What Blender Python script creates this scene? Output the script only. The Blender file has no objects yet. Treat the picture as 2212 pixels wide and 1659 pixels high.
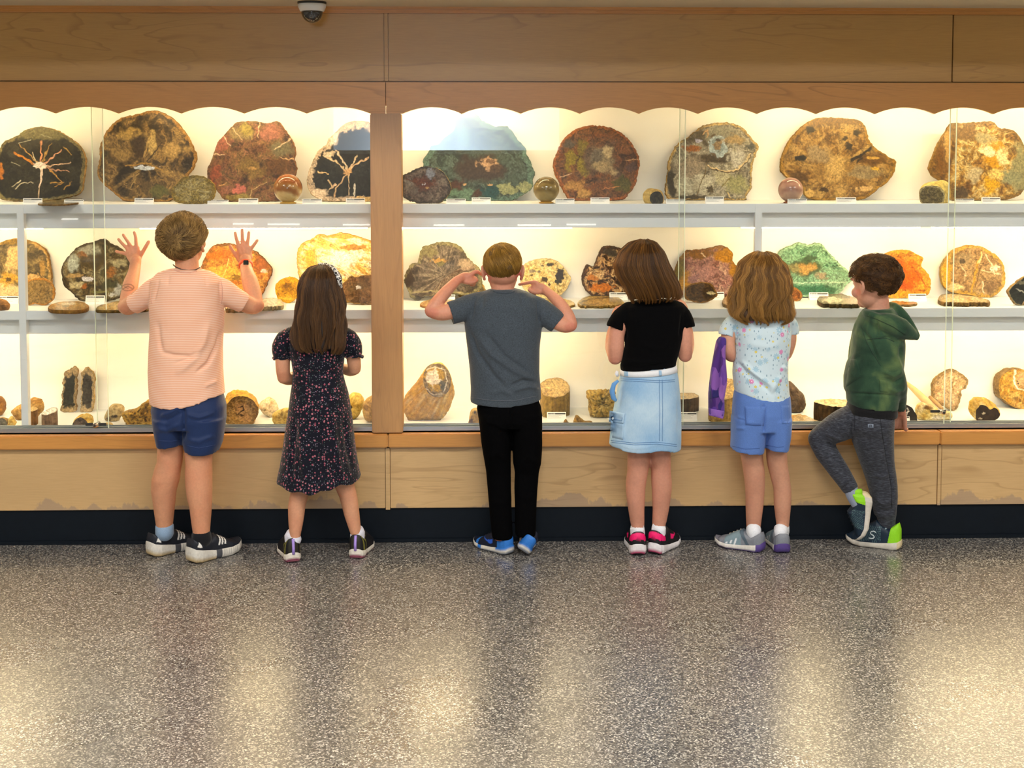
import bpy, bmesh, math, random
import numpy as np
from mathutils import Vector, Matrix, Euler
from mathutils.bvhtree import BVHTree

random.seed(7)
scene = bpy.context.scene
col = scene.collection
R = math.radians

# ------------------------------------------------------------------ camera
FPX = 2900.0          # focal length in photo pixels
PCX, PCY = 1106.0, 515.0
PITCH, YAW = math.atan(187.0 / FPX), R(1.46)
rot = Euler((R(90) - PITCH, 0, -YAW), 'XYZ')
RM = np.array(rot.to_matrix())


def ray(px, py):
    px = np.asarray(px, float); py = np.asarray(py, float)
    d = np.stack([(px - PCX) / FPX, -(py - PCY) / FPX, -np.ones_like(px)], -1)
    return d @ RM.T


_d = ray(1106, 1166)
CAMZ = float(-_d[2] / _d[1] * 5.53)
CAM = np.array([0.0, 0.0, CAMZ])
cam_data = bpy.data.cameras.new('camera')
cam = bpy.data.objects.new('camera', cam_data)
col.objects.link(cam)
cam.location = CAM
cam.rotation_euler = rot
cam_data.sensor_fit = 'HORIZONTAL'
cam_data.sensor_width = 36.0
cam_data.lens = FPX / 2212.0 * 36.0
cam_data.shift_x = 0.0
cam_data.shift_y = -(829.5 - PCY) / 2212.0
cam_data.clip_start = 0.05
scene.camera = cam

# ------------------------------------------------------------------ light and exposure
scene.view_settings.view_transform = 'Standard'
scene.view_settings.look = 'None'
scene.view_settings.gamma = 1.0
scene.view_settings.use_curve_mapping = False
scene.view_settings.exposure = 0.0
world = bpy.data.worlds.new('room_air')
scene.world = world
world.use_nodes = True
world.node_tree.nodes['Background'].inputs[0].default_value = (0.55, 0.6, 0.68, 1)
world.node_tree.nodes['Background'].inputs[1].default_value = 0.25


def area_light(name, loc, size, power, color, rx):
    ld = bpy.data.lights.new(name, 'AREA')
    ld.shape = 'RECTANGLE'
    ld.size, ld.size_y = size
    ld.energy = power
    ld.color = color
    o = bpy.data.objects.new(name, ld)
    col.objects.link(o)
    o.location = loc
    o.rotation_euler = (rx, 0, 0)
    return o


# the room's ceiling panels, behind and above the camera, and the daylight of the rear window
for i, (lx, ly) in enumerate([(-2.4, 2.6), (0.4, 2.6), (3.0, 2.6), (-2.4, 0.3), (0.4, 0.3), (3.0, 0.3)]):
    area_light('ceiling_panel_light', (lx, ly, 2.96), (1.2, 0.6), 56, (1.0, 0.96, 0.91), 0)

# ------------------------------------------------------------------ helpers


def lin(c):
    """sRGB 0-255 triple or hex string -> linear floats."""
    if isinstance(c, str):
        c = [int(c[i:i + 2], 16) for i in (0, 2, 4)]
    c = np.asarray(c, float) / 255.0
    return np.where(c <= 0.04045, c / 12.92, ((c + 0.055) / 1.055) ** 2.4)


def onY(px, py, Y):
    d = ray(px, py)
    t = Y / d[..., 1]
    return CAM + d * t[..., None]


def onZ(px, py, z):
    d = ray(px, py)
    t = (z - CAMZ) / d[..., 2]
    return CAM + d * t[..., None]


def onP(px, py, p0, n):
    d = ray(px, py)
    n = np.asarray(n, float)
    t = ((np.asarray(p0) - CAM) @ n) / (d @ n)
    return CAM + d * t[..., None]


def X(px, Y, py=600):
    return float(onY(px, py, Y)[0])


def Z(py, Y, px=1106):
    return float(onY(px, py, Y)[2])


def pxm(Y):
    return FPX / Y          # photo pixels per metre at depth Y


def tag(o, label=None, cat=None, group=None, kind=None):
    if label: o['label'] = label
    if cat: o['category'] = cat
    if group: o['group'] = group
    if kind: o['kind'] = kind
    return o


def empty(name, loc=(0, 0, 0)):
    o = bpy.data.objects.new(name, None)
    o.empty_display_size = 0.05
    o.location = loc
    col.objects.link(o)
    return o


def link(name, me, m=None, parent=None):
    o = bpy.data.objects.new(name, me)
    col.objects.link(o)
    if m is not None and not me.materials:
        me.materials.append(m)
    if parent is not None:
        o.parent = parent
        o.matrix_parent_inverse = Matrix.Translation(-Vector(parent_world(parent)))
    return o


def parent_world(p):
    v = Vector((0, 0, 0))
    while p is not None:
        v = v + Vector(p.location)
        if p.parent is not None and p.matrix_parent_inverse is not None:
            v = v + p.matrix_parent_inverse.translation
        p = p.parent
    return v


def mesh(name, V, F, m=None, parent=None, C=None, smooth=True, uv=None):
    """V (n,3) world coordinates, F list of faces or (k,4)/(k,3) array; C optional (n,3) linear vertex colours."""
    me = bpy.data.meshes.new(name)
    V = np.asarray(V, np.float32)
    if isinstance(F, np.ndarray):
        k = F.shape[1]
        me.vertices.add(len(V)); me.vertices.foreach_set('co', V.ravel())
        me.loops.add(F.size); me.loops.foreach_set('vertex_index', F.astype(np.int32).ravel())
        me.polygons.add(len(F))
        me.polygons.foreach_set('loop_start', np.arange(0, F.size, k, dtype=np.int32))
        me.update(calc_edges=True)
        me.validate()
    else:
        me.from_pydata([tuple(map(float, v)) for v in V], [], F)
        me.update()
    if C is not None:
        paint(me, C)
    if smooth:
        me.polygons.foreach_set('use_smooth', np.ones(len(me.polygons), bool))
    return link(name, me, m, parent)


def paint(me, C):
    a = me.color_attributes.get('Col') or me.color_attributes.new('Col', 'FLOAT_COLOR', 'POINT')
    c4 = np.ones((len(me.vertices), 4), np.float32)
    c4[:, :3] = np.clip(np.asarray(C), 0, 1)
    a.data.foreach_set('color', c4.ravel())


class MB:
    """collects boxes and tubes into one mesh"""
    def __init__(self):
        self.V, self.F, self.n = [], [], 0

    def add(self, V, F):
        self.V.extend([tuple(map(float, v)) for v in V])
        self.F.extend([tuple(i + self.n for i in f) for f in F])
        self.n += len(V)
        return self

    def box(self, a, b):
        (x0, y0, z0), (x1, y1, z1) = a, b
        x0, x1 = min(x0, x1), max(x0, x1); y0, y1 = min(y0, y1), max(y0, y1); z0, z1 = min(z0, z1), max(z0, z1)
        V = [(x, y, z) for x in (x0, x1) for y in (y0, y1) for z in (z0, z1)]
        F = [(0, 1, 3, 2), (4, 6, 7, 5), (0, 4, 5, 1), (2, 3, 7, 6), (0, 2, 6, 4), (1, 5, 7, 3)]
        return self.add(V, F)

    def tube(self, P, r, n=8, cap=True):
        P = [Vector(p) for p in P]
        rr = r if hasattr(r, '__len__') else [r] * len(P)
        V, F = [], []
        up = Vector((0.31, 0.2, 0.93))
        for i, p in enumerate(P):
            t = (P[min(i + 1, len(P) - 1)] - P[max(i - 1, 0)]).normalized()
            a = t.cross(up)
            if a.length < 1e-4: a = t.cross(Vector((1, 0, 0)))
            a.normalize(); b = t.cross(a)
            up = a.cross(t)
            for k in range(n):
                w = 2 * math.pi * k / n
                V.append(p + (a * math.cos(w) + b * math.sin(w)) * rr[i])
        for i in range(len(P) - 1):
            for k in range(n):
                F.append((i * n + k, i * n + (k + 1) % n, (i + 1) * n + (k + 1) % n, (i + 1) * n + k))
        if cap:
            F.append(tuple(range(n - 1, -1, -1))); F.append(tuple((len(P) - 1) * n + k for k in range(n)))
        return self.add(V, F)

    def build(self, name, m=None, parent=None, bevel=0.0, smooth=False):
        me = bpy.data.meshes.new(name)
        me.from_pydata(self.V, [], self.F); me.update()
        if bevel > 0:
            bm = bmesh.new(); bm.from_mesh(me)
            bmesh.ops.bevel(bm, geom=[e for e in bm.edges], offset=bevel, segments=2, affect='EDGES', clamp_overlap=True)
            bm.to_mesh(me); bm.free()
        if smooth:
            me.polygons.foreach_set('use_smooth', np.ones(len(me.polygons), bool))
        return link(name, me, m, parent)


# ---- numpy value noise
def _hash(i, j, k, s):
    h = (i * 374761393 + j * 668265263 + k * 2147483647 + s * 974634777) & 0x7fffffff
    h = ((h ^ (h >> 13)) * 1274126177) & 0x7fffffff
    h = ((h ^ (h >> 16)) * 1103515245) & 0x7fffffff
    return ((h >> 5) & 0xfffff) / float(0xfffff)


def vnoise(P, s=0):
    P = np.asarray(P, float)
    if P.shape[-1] == 2:
        P = np.concatenate([P, np.zeros(P.shape[:-1] + (1,))], -1)
    i = np.floor(P).astype(np.int64); f = P - i
    f = f * f * (3 - 2 * f)
    o = 0
    for a in (0, 1):
        for b in (0, 1):
            for c in (0, 1):
                w = (f[..., 0] if a else 1 - f[..., 0]) * (f[..., 1] if b else 1 - f[..., 1]) * (f[..., 2] if c else 1 - f[..., 2])
                o = o + w * _hash(i[..., 0] + a, i[..., 1] + b, i[..., 2] + c, s)
    return o


def fbm(P, s=0, octv=4):
    P = np.asarray(P, float)
    o, a, t = 0, 0.5, 0
    for k in range(octv):
        o = o + a * vnoise(P * (2.03 ** k) + 17.3 * k, s + k); t += a; a *= 0.55
    return o / t


def sstep(a, b, x):
    t = np.clip((x - a) / (b - a), 0, 1)
    return t * t * (3 - 2 * t)


# ---- materials
class NT:
    def __init__(self, name):
        self.m = bpy.data.materials.new(name)
        self.m.use_nodes = True
        self.t = self.m.node_tree
        self.b = self.t.nodes['Principled BSDF']

    def n(self, typ, **kw):
        nd = self.t.nodes.new(typ)
        for k, v in kw.items():
            if k.startswith('_'):
                nd.inputs[k[1:].replace('_', ' ')].default_value = v
            else:
                setattr(nd, k, v)
        return nd

    def l(self, a, b):
        self.t.links.new(a, b)

    def set(self, **kw):
        for k, v in kw.items():
            k = k.replace('_', ' ')
            if hasattr(v, 'is_linked') or hasattr(v, 'links'):
                self.l(v, self.b.inputs[k])
            else:
                self.b.inputs[k].default_value = v
        return self

    def math(self, op, a, b=None, c=None):
        nd = self.n('ShaderNodeMath', operation=op)
        for i, v in enumerate((a, b, c)):
            if v is None: continue
            if hasattr(v, 'links'): self.l(v, nd.inputs[i])
            else: nd.inputs[i].default_value = v
        return nd.outputs[0]

    def mix(self, f, a, b, bt='MIX'):
        nd = self.n('ShaderNodeMix', data_type='RGBA', blend_type=bt)
        for s, v in ((nd.inputs[0], f), (nd.inputs[6], a), (nd.inputs[7], b)):
            if hasattr(v, 'links'): self.l(v, s)
            elif hasattr(v, '__len__'): s.default_value = tuple(v)[:3] + (1,)
            else: s.default_value = v
        return nd.outputs[2]

    def ramp(self, f, stops):
        nd = self.n('ShaderNodeValToRGB')
        e = nd.color_ramp.elements
        while len(e) < len(stops): e.new(0.5)
        for el, (p, c) in zip(e, stops):
            el.position = p
            el.color = tuple(c)[:3] + (1,) if hasattr(c, '__len__') else (c, c, c, 1)
        self.l(f, nd.inputs[0])
        return nd.outputs[0]

    def coords(self, scale=(1, 1, 1), kind='Object', rotz=(0, 0, 0)):
        tc = self.n('ShaderNodeTexCoord')
        mp = self.n('ShaderNodeMapping')
        mp.inputs['Scale'].default_value = scale
        mp.inputs['Rotation'].default_value = rotz
        self.l(tc.outputs[kind], mp.inputs[0])
        return mp.outputs[0]

    def noise(self, vec, scale, detail=3, rough=0.5, dist=0.0):
        nd = self.n('ShaderNodeTexNoise', _Scale=scale, _Detail=detail, _Roughness=rough, _Distortion=dist)
        if vec is not None: self.l(vec, nd.inputs['Vector'])
        return nd.outputs[0]

    def bump(self, h, strength=0.3, dist=0.002):
        nd = self.n('ShaderNodeBump', _Strength=strength, _Distance=dist)
        self.l(h, nd.inputs['Height'])
        self.l(nd.outputs[0], self.b.inputs['Normal'])


def plain(name, c, rough=0.5, metal=0.0, spec=0.5, var=0.0, scale=60):
    t = NT(name)
    c = lin(c) if not (hasattr(c, '__len__') and not isinstance(c, str) and max(c) <= 1.0) else np.array(c)
    if var > 0:
        f = t.noise(t.coords(), scale, 4)
        t.set(Base_Color=t.mix(f, c * (1 - var), np.clip(c * (1 + var), 0, 1)))
    else:
        t.set(Base_Color=tuple(c) + (1,))
    t.set(Roughness=rough, Metallic=metal, Specular_IOR_Level=spec)
    return t.m


def painted(name, rough=0.5, spec=0.5, coat=0.0, grain=0.12, gscale=90, bump=0.15, bdist=0.001, sss=0.0):
    """colour from the mesh's own Col attribute with fine procedural grain on top"""
    t = NT(name)
    at = t.n('ShaderNodeAttribute', attribute_name='Col')
    f = t.noise(t.coords(), gscale, 5, 0.6)
    g = t.ramp(f, [(0.25, 1 - grain * 2), (0.75, 1 + grain)])
    t.set(Base_Color=t.mix(1.0, at.outputs[0], g, 'MULTIPLY'), Roughness=rough, Specular_IOR_Level=spec, Coat_Weight=coat, Coat_Roughness=0.03)
    if bump > 0:
        t.bump(f, bump, bdist)
    if sss > 0:
        t.set(Subsurface_Weight=sss, Subsurface_Radius=(0.01, 0.004, 0.002), Subsurface_Scale=0.4)
    return t.m


def wood(name, light, dark, vertical=False, seed=0.0, stain=False, rough=0.38, fig=0.75):
    t = NT(name)
    tc = t.n('ShaderNodeTexCoord')
    mp = t.n('ShaderNodeMapping')
    mp.inputs['Location'].default_value = (seed * 3.1, 0, seed * 1.7)
    t.l(tc.outputs['Object'], mp.inputs[0])
    mp2 = t.n('ShaderNodeMapping')
    mp2.inputs['Scale'].default_value = (3.4, 1, 0.5) if vertical else (0.55, 1, 3.4)
    t.l(mp.outputs[0], mp2.inputs[0])
    big = t.noise(mp2.outputs[0], 1.3, 3, 0.55, 0.6)
    lines = t.math('FRACT', t.math('MULTIPLY', big, 13.0))
    ln = t.ramp(lines, [(0.0, 0.55), (0.06, 0.0), (0.80, 0.0), (1.0, 0.55)])
    patch = t.noise(mp2.outputs[0], 2.1, 2)
    ln2 = t.math('MULTIPLY', ln, t.ramp(patch, [(0.42, 0.0), (0.62, 1.0)]))
    mp3 = t.n('ShaderNodeMapping')
    mp3.inputs['Scale'].default_value = (90, 30, 4) if vertical else (4, 30, 90)
    t.l(mp.outputs[0], mp3.inputs[0])
    fine = t.noise(mp3.outputs[0], 3.0, 4, 0.6)
    c = t.mix(t.ramp(big, [(0.3, 0), (0.7, 1)]), lin(light), lin(light) * 0.86)
    c = t.mix(t.math('MULTIPLY', t.ramp(fine, [(0.35, 0), (0.7, 1)]), 0.22), c, lin(dark))
    c = t.mix(t.math('MULTIPLY', ln2, fig), c, lin(dark) * 0.85)
    if stain:
        sx = t.n('ShaderNodeSeparateXYZ'); t.l(tc.outputs['Object'], sx.inputs[0])
        mp4 = t.n('ShaderNodeMapping'); mp4.inputs['Scale'].default_value = (2.6, 0.0, 1.2)
        t.l(tc.outputs['Object'], mp4.inputs[0])
        nz = t.noise(mp4.outputs[0], 1.6, 7, 0.62)
        hgt = t.math('SUBTRACT', t.math('MULTIPLY_ADD', nz, 0.34, -0.155), t.math('SUBTRACT', sx.outputs[2], 0.145))
        c = t.mix(t.math('MULTIPLY', t.ramp(hgt, [(0.0, 0), (0.008, 1)]), 0.5), c, lin('8f7d72'))
    t.set(Base_Color=c, Roughness=rough, Specular_IOR_Level=0.5, Coat_Weight=0.25, Coat_Roughness=0.30)
    t.bump(fine, 0.08, 0.001)
    return t.m


M = {}
M['wood_panel'] = wood('maple_panel', 'c99a54', '93632c', seed=1.0)
M['wood_frame'] = wood('maple_frame', 'd6964a', '945c24', seed=4.0)
M['wood_post'] = wood('maple_post', 'c29058', '8c6036', vertical=True, seed=2.0, fig=0.35)
M['wood_low'] = wood('maple_low_panel', 'd8b27c', 'a47c48', seed=7.0, stain=True)
M['white'] = plain('white_laminate', 'd9dde0', 0.45)
M['white_back'] = plain('white_back_board', 'efede6', 0.6)
M['alu'] = plain('aluminium', 'a9b0b6', 0.35, 0.85)
M['chrome'] = plain('chrome', 'd5d5d5', 0.12, 1.0)
M['steel'] = plain('dark_steel', '5a5a58', 0.3, 0.9)
M['black_rubber'] = plain('black_rubber', '08111a', 0.55, 0, 0.2, 0.2, 40)
M['ceiling'] = plain('ceiling_paint', 'cfc2a6', 0.8)
M['wall_paint'] = plain('wall_paint', 'b8b2a6', 0.8)
M['card'] = plain('white_card', 'f2f0ea', 0.6)
M['ink'] = plain('black_ink', '26241f', 0.6)
M['ink_grey'] = plain('grey_ink', 'a9a69c', 0.6)


def floor_mat():
    t = NT('speckled_floor')
    co = t.coords()
    v = t.n('ShaderNodeTexVoronoi', _Scale=235.0, _Randomness=1.0)
    nz = t.n('ShaderNodeTexNoise', _Scale=60.0, _Detail=2.0)
    t.l(co, nz.inputs['Vector'])
    t.l(co, v.inputs['Vector'])
    hsv = t.n('ShaderNodeSeparateColor'); t.l(v.outputs['Color'], hsv.inputs[0])
    c = t.ramp(hsv.outputs[0], [(0.0, lin('343437')), (0.30, lin('474647')), (0.52, lin('666461')), (0.72, lin('84817b')), (0.88, lin('b0aca3')), (1.0, lin('e4e0d8'))])
    c = t.mix(t.math('MULTIPLY', t.noise(co, 420, 2), 0.35), c, lin('302f31'))
    t.set(Base_Color=c, Roughness=t.ramp(t.noise(co, 2.2, 3), [(0.3, 0.25), (0.7, 0.33)]), Specular_IOR_Level=1.0)
    t.bump(t.noise(co, 160, 3), 0.06, 0.001)
    return t.m


def glass_mat():
    t = NT('clear_glass')
    t.t.nodes.remove(t.b)
    out = t.t.nodes['Material Output']
    tr = t.n('ShaderNodeBsdfTransparent'); tr.inputs[0].default_value = (0.985, 0.995, 0.985, 1)
    gl = t.n('ShaderNodeBsdfGlossy'); gl.inputs['Roughness'].default_value = 0.004
    lw = t.n('ShaderNodeLayerWeight'); lw.inputs[0].default_value = 0.5
    f = t.math('MULTIPLY_ADD', t.math('POWER', lw.outputs['Facing'], 5.0), 0.9, 0.035)
    ms = t.n('ShaderNodeMixShader')
    t.l(f, ms.inputs[0]); t.l(tr.outputs[0], ms.inputs[1]); t.l(gl.outputs[0], ms.inputs[2])
    t.l(ms.outputs[0], out.inputs[0])
    return t.m


def emit(name, c, s):
    t = NT(name)
    t.set(Base_Color=(0.8, 0.8, 0.8, 1), Emission_Color=tuple(c) + (1,), Emission_Strength=s)
    return t.m


M['floor'] = floor_mat()
M['glass'] = glass_mat()
M['glass_edge'] = plain('glass_edge', 'e8f3dc', 0.25)
M['tube'] = emit('warm_tube', (1.0, 0.73, 0.39), 66.0)
M['opp_tube'] = emit('white_tube', (1.0, 0.97, 0.9), 9.0)
M['panel_lamp'] = emit('ceiling_panel_diffuser', (1.0, 0.95, 0.88), 4.0)
td = NT('daylight_sky')
sx_ = td.n('ShaderNodeSeparateXYZ'); td.l(td.coords(), sx_.inputs[0])
dx = td.math('MULTIPLY', td.math('ADD', sx_.outputs[0], 0.42), 0.95)
td.set(Base_Color=(0.5, 0.5, 0.5, 1), Emission_Color=(0.62, 0.80, 1.0, 1), Emission_Strength=td.math('MULTIPLY_ADD', td.math('EXPONENT', td.math('MULTIPLY', td.math('MULTIPLY', dx, dx), -2.6)), 15.0, 2.2))
M['daylight'] = td.m
# ------------------------------------------------------------------ room shell
YF = 5.50                     # plane of the wood front
X0, X1 = -4.6, 5.0            # room left / right
YB = -3.9                     # rear wall
ZS = Z(16, YF)                # soffit height
ZC = 3.0

fl = MB().box((X0, YB, -0.08), (X1, 6.4, 0.0)).build('floor', M['floor']); tag(fl, kind='structure')
ce = MB().box((X0, 4.3, ZS), (X1, 6.4, ZC)).box((X0, YB, ZC), (X1, 4.3, ZC + 0.08)).build('ceiling', M['ceiling']); tag(ce, kind='structure')
for nm, a, b in (('wall_left', (X0 - 0.1, YB, 0), (X0, 6.4, ZC)), ('wall_right', (X1, YB, 0), (X1 + 0.1, 6.4, ZC))):
    tag(MB().box(a, b).build(nm, M['wall_paint']), kind='structure')
wx0, wx1, wz0, wz1 = -1.65, 0.95, 1.60, 2.55
wr = MB().box((X0, YB - 0.1, 0), (X1, YB, wz0)).box((X0, YB - 0.1, wz1), (X1, YB, ZC)).box((X0, YB - 0.1, wz0), (wx0, YB, wz1)).box((wx1, YB - 0.1, wz0), (X1, YB, wz1))
tag(wr.build('wall_rear', M['wall_paint']), kind='structure')
w = empty('window_1', (0, YB, wz0)); tag(w, kind='structure')
MB().box((wx0, YB - 0.09, wz0), (wx1, YB - 0.06, wz1)).build('window_pane', M['daylight'], w)
fr = MB()
for a, b in (((wx0, YB - 0.05, wz0), (wx1, YB + 0.02, wz0 + 0.04)), ((wx0, YB - 0.05, wz1 - 0.04), (wx1, YB + 0.02, wz1)),
             ((wx0, YB - 0.05, wz0), (wx0 + 0.04, YB + 0.02, wz1)), ((wx1 - 0.04, YB - 0.05, wz0), (wx1, YB + 0.02, wz1))):
    fr.box(a, b)
fr.build('window_frame', M['white'], w)

# ------------------------------------------------------------------ wood front of the built-in case
wf = empty('wall_front', (0, YF, 0)); tag(wf, kind='structure')


def plank(x0, x1, y0, y1, Yf, thick, m, name='panel', bev=0.002):
    """board whose front face lies in plane Yf, given by photo rows/columns of its edges"""
    return MB().box((X(x0, Yf, (y0 + y1) / 2), Yf, Z(y1, Yf)), (X(x1, Yf, (y0 + y1) / 2), Yf + thick, Z(y0, Yf))).build(name, m, wf, bev)


LX, RX = -420, 2560
for a, b in ((LX, 829.5), (838.5, 2057), (2059.5, RX)):
    plank(a, b, 29.5, 175.5, YF, 0.02, M['wood_panel'])
plank(830, 838, 29.5, 175.5, YF - 0.003, 0.02, M['wood_panel'], 'batten', 0.001)
plank(LX, RX, 10, 29, YF - 0.012, 0.05, M['wood_frame'], 'crown_strip', 0.003)
plank(LX, RX, 10, 21, YF - 0.022, 0.05, M['wood_frame'], 'crown_strip', 0.003)
MB().box((X(LX, YF), YF + 0.02, Z(222, YF)), (X(RX, YF), YF + 0.035, ZS)).build('backing', M['wood_panel'], wf)

# scalloped valance boards
YV = YF - 0.012


def valance(xs, xa, xb):
    zt, zc, za = Z(178, YV), Z(245.5, YV), Z(231.5, YV)
    top, low = [], []
    pts = []
    wx = lambda p: X(p, YV, 240)
    pts.append((wx(xa), zc))
    for a, b in zip(xs[:-1], xs[1:]):
        xa_, xb_ = wx(a), wx(b)
        for k in range(17):
            s = -1 + 2 * k / 16.0
            # circular arc of the measured rise
            c = (xb_ - xa_) / 2; h = za - zc; r = (c * c + h * h) / (2 * h)
            z = zc + math.sqrt(r * r - (s * c) ** 2) - (r - h)
            pts.append(((xa_ + xb_) / 2 + s * c, z))
    pts.append((wx(xb), zc))
    pts.sort(key=lambda q: q[0])
    V, F = [], []
    for (x, z) in pts:
        V += [(x, YV, z), (x, YV, zt), (x, YV + 0.022, z), (x, YV + 0.022, zt)]
    for i in range(len(pts) - 1):
        a, b = 4 * i, 4 * i + 4
        if abs(V[a][0] - V[b][0]) < 1e-6: continue
        F += [(a, b, b + 1, a + 1), (a + 2, a + 3, b + 3, b + 2), (a, a + 2, b + 2, b), (a + 1, b + 1, b + 3, a + 3)]
    n = len(V)
    F += [(0, 1, 3, 2), (n - 4, n - 2, n - 1, n - 3)]
    mesh('valance_board', V, F, M['wood_frame'], wf, smooth=False)


valance([-426 + 136 * k for k in range(4)] + [118.5, 254.5, 390.5, 526.5, 662, 799.5], LX - 6, 832.6)
valance([869.5 + 127.75 * k for k in range(14)], 834.0, RX)
MB().box((X(LX, YF), YF + 0.036, Z(228, YF)), (X(RX, YF), YF + 0.05, ZS)).build('backing', M['white'], wf)

# post between the two glazed bays
YP = YF - 0.018
MB().box((X(801.5, YP, 600), YP, Z(934, YP)), (X(868.5, YP, 600), YP + 0.10, Z(245.8, YP))).build('post', M['wood_post'], wf, 0.003)

# sill boards, low panels, kick board
YS = YF - 0.03
zs_t, zs_b = Z(937, YS), Z(966, YS)
ZSILL = zs_t
for a, b, dy in ((LX, 837.6, 0), (838.4, 2031, 0), (2031.6, RX, -0.004)):
    MB().box((X(a, YS, 950), YS + dy, zs_b), (X(b, YS, 950), YS + 0.14, zs_t)).build('sill_board', M['wood_frame'], wf, 0.004)
for a, b, dy in ((LX, 832, 0), (843.5, 2024, 0), (2033, RX, -0.003)):
    MB().box((X(a, YF, 1030), YF + dy, Z(1096, YF)), (X(b, YF, 1030), YF + 0.02, zs_b)).build('low_panel', M['wood_low'], wf, 0.0015)
MB().box((X(833, YF, 1030), YF - 0.004, Z(1099, YF)), (X(842.5, YF, 1030), YF + 0.02, zs_b - 0.006)).build('batten', M['wood_low'], wf, 0.001)
MB().box((X(2025, YF, 1030), YF - 0.004, Z(1097, YF)), (X(2032, YF, 1030), YF + 0.02, zs_b - 0.006)).build('batten', M['wood_low'], wf, 0.001)
zk = Z(1096, YF)
bb = empty('baseboard_front', (0, YF, 0)); tag(bb, kind='structure')
MB().box((X0, YF + 0.012, 0.016), (X1, YF + 0.04, zk)).build('kick_board', M['black_rubber'], bb)
MB().box((X0, YF + 0.002, 0.0), (X1, YF + 0.04, 0.016)).build('coving_lip', M['black_rubber'], bb, 0.002)
MB().box((X0, YF + 0.02, zk - 0.01), (X1, YF + 0.04, zs_b)).build('backing', M['wood_low'], wf)

# ------------------------------------------------------------------ display case interior
YSF, YBK = 5.60, 6.055         # shelf front edge, back board
XL, XR = X(-330, YSF), X(2480, YSF)
z_sh = [Z(440.5, YSF), Z(668.5, YSF), Z(925.0, YSF)]      # shelf tops at mid picture
case = empty('display_case', (0, YSF, ZSILL))
tag(case, 'lit white built-in display case with three rows of shelves behind glass', 'display case')
MB().box((XL, YBK, 0.40), (XR, YBK + 0.02, ZS)).build('back_board', M['white_back'], case)
for nm, xx in (('side_board', XL), ('side_board', XR)):
    MB().box((xx - 0.01, YF + 0.06, 0.40), (xx + 0.01, YBK, ZS)).build(nm, M['white_back'], case)
MB().box((XL, YF + 0.055, Z(150, YSF)), (XR, YBK, Z(140, YSF))).build('top_board', M['white_back'], case)
for k, z in enumerate(z_sh):
    th = 0.038
    if k == 2:
        MB().box((XL, YF + 0.115, z - th), (XR, YBK, z)).build('bottom_board', M['white'], case)
    else:
        MB().box((XL, YSF, z - th), (XR, YBK, z)).build('shelf_board', M['white'], case, 0.0015)
        MB().box((XL, YSF + 0.045, z - th - 0.064), (XR, YSF + 0.063, z - th)).build('light_valance', M['white'], case, 0.001)
for a, b in ((39, 54), (1630, 1645)):
    MB().box((X(a, YSF - 0.004), YSF - 0.004, z_sh[2] - 0.02), (X(b, YSF - 0.004), YSF + 0.03, z_sh[0] - 0.001)).build('upright', M['white'], case, 0.001)

# lamps: a row of tubes under the top and under each shelf
tubes = [(-330, 95), (305, 795), (872, 1235), (1600, 1985), (2010, 2480)]
for k in range(3):
    zt = (Z(205, YSF + 0.1), z_sh[0] - 0.098, z_sh[1] - 0.098)[k]
    yt = YSF + (0.06 if k == 0 else 0.10)
    for i, (a, b) in enumerate(tubes):
        o = empty('tube_lamp', (X((a + b) / 2, yt), yt, zt))
        row = ('behind the scalloped valance', 'under the top shelf', 'under the middle shelf')[k]
        wh = ('above the black star slab', 'between the boy in pink and the post', 'right of the post', 'beyond the right upright', 'at the far right end')[i]
        tag(o, 'warm fluorescent tube %s, %s' % (row, wh), 'lamp', 'tube lamps in the display case')
        MB().tube([(X(a, yt), yt, zt), (X(b, yt), yt, zt)], 0.011, 8).build('tube', M['tube'], o)
        MB().box((X(a, yt), yt - 0.015, zt + 0.013), (X(b, yt), yt + 0.02, zt + 0.02)).build('batten_fitting', M['white'], o)

# ------------------------------------------------------------------ sliding glass and its tracks
zg0, zg1 = Z(931, YF + 0.03), Z(215, YF + 0.03)
tr = MB()
tr.box((X(LX, YF), YF + 0.012, ZSILL), (X(RX, YF), YF + 0.085, ZSILL + 0.006))
for yy in (0.012, 0.044, 0.078):
    tr.box((X(LX, YF), YF + yy, ZSILL), (X(RX, YF), YF + yy + 0.006, Z(922, YF)))
o = tr.build('glass_track', M['alu']); tag(o, 'grey aluminium sliding track along the sill under the glass', 'track')
bays = [(-330, 228, 0.030, 'far left sliding glass pane beside the left upright'),
        (204, 803, 0.062, 'sliding glass pane between the left overlap and the post'),
        (867, 1478, 0.030, 'sliding glass pane right of the post'),
        (1466, 2060, 0.062, 'sliding glass pane between the two right overlaps'),
        (2046, 2480, 0.030, 'far right sliding glass pane')]
for a, b, dy, lab in bays:
    Yg = YF + dy
    g = MB().box((X(a, Yg), Yg, zg0), (X(b, Yg), Yg + 0.006, zg1)).build('glass_pane', M['glass'], case); g['label'] = lab
    for e in (a, b):
        if e in (228, 204, 1478, 1466, 2060, 2046):
            xe = X(e, Yg)
            MB().box((xe - 0.0012, Yg - 0.0005, zg0), (xe + 0.0012, Yg + 0.0065, zg1)).build('polished_edge', M['glass_edge'], g)


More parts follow.
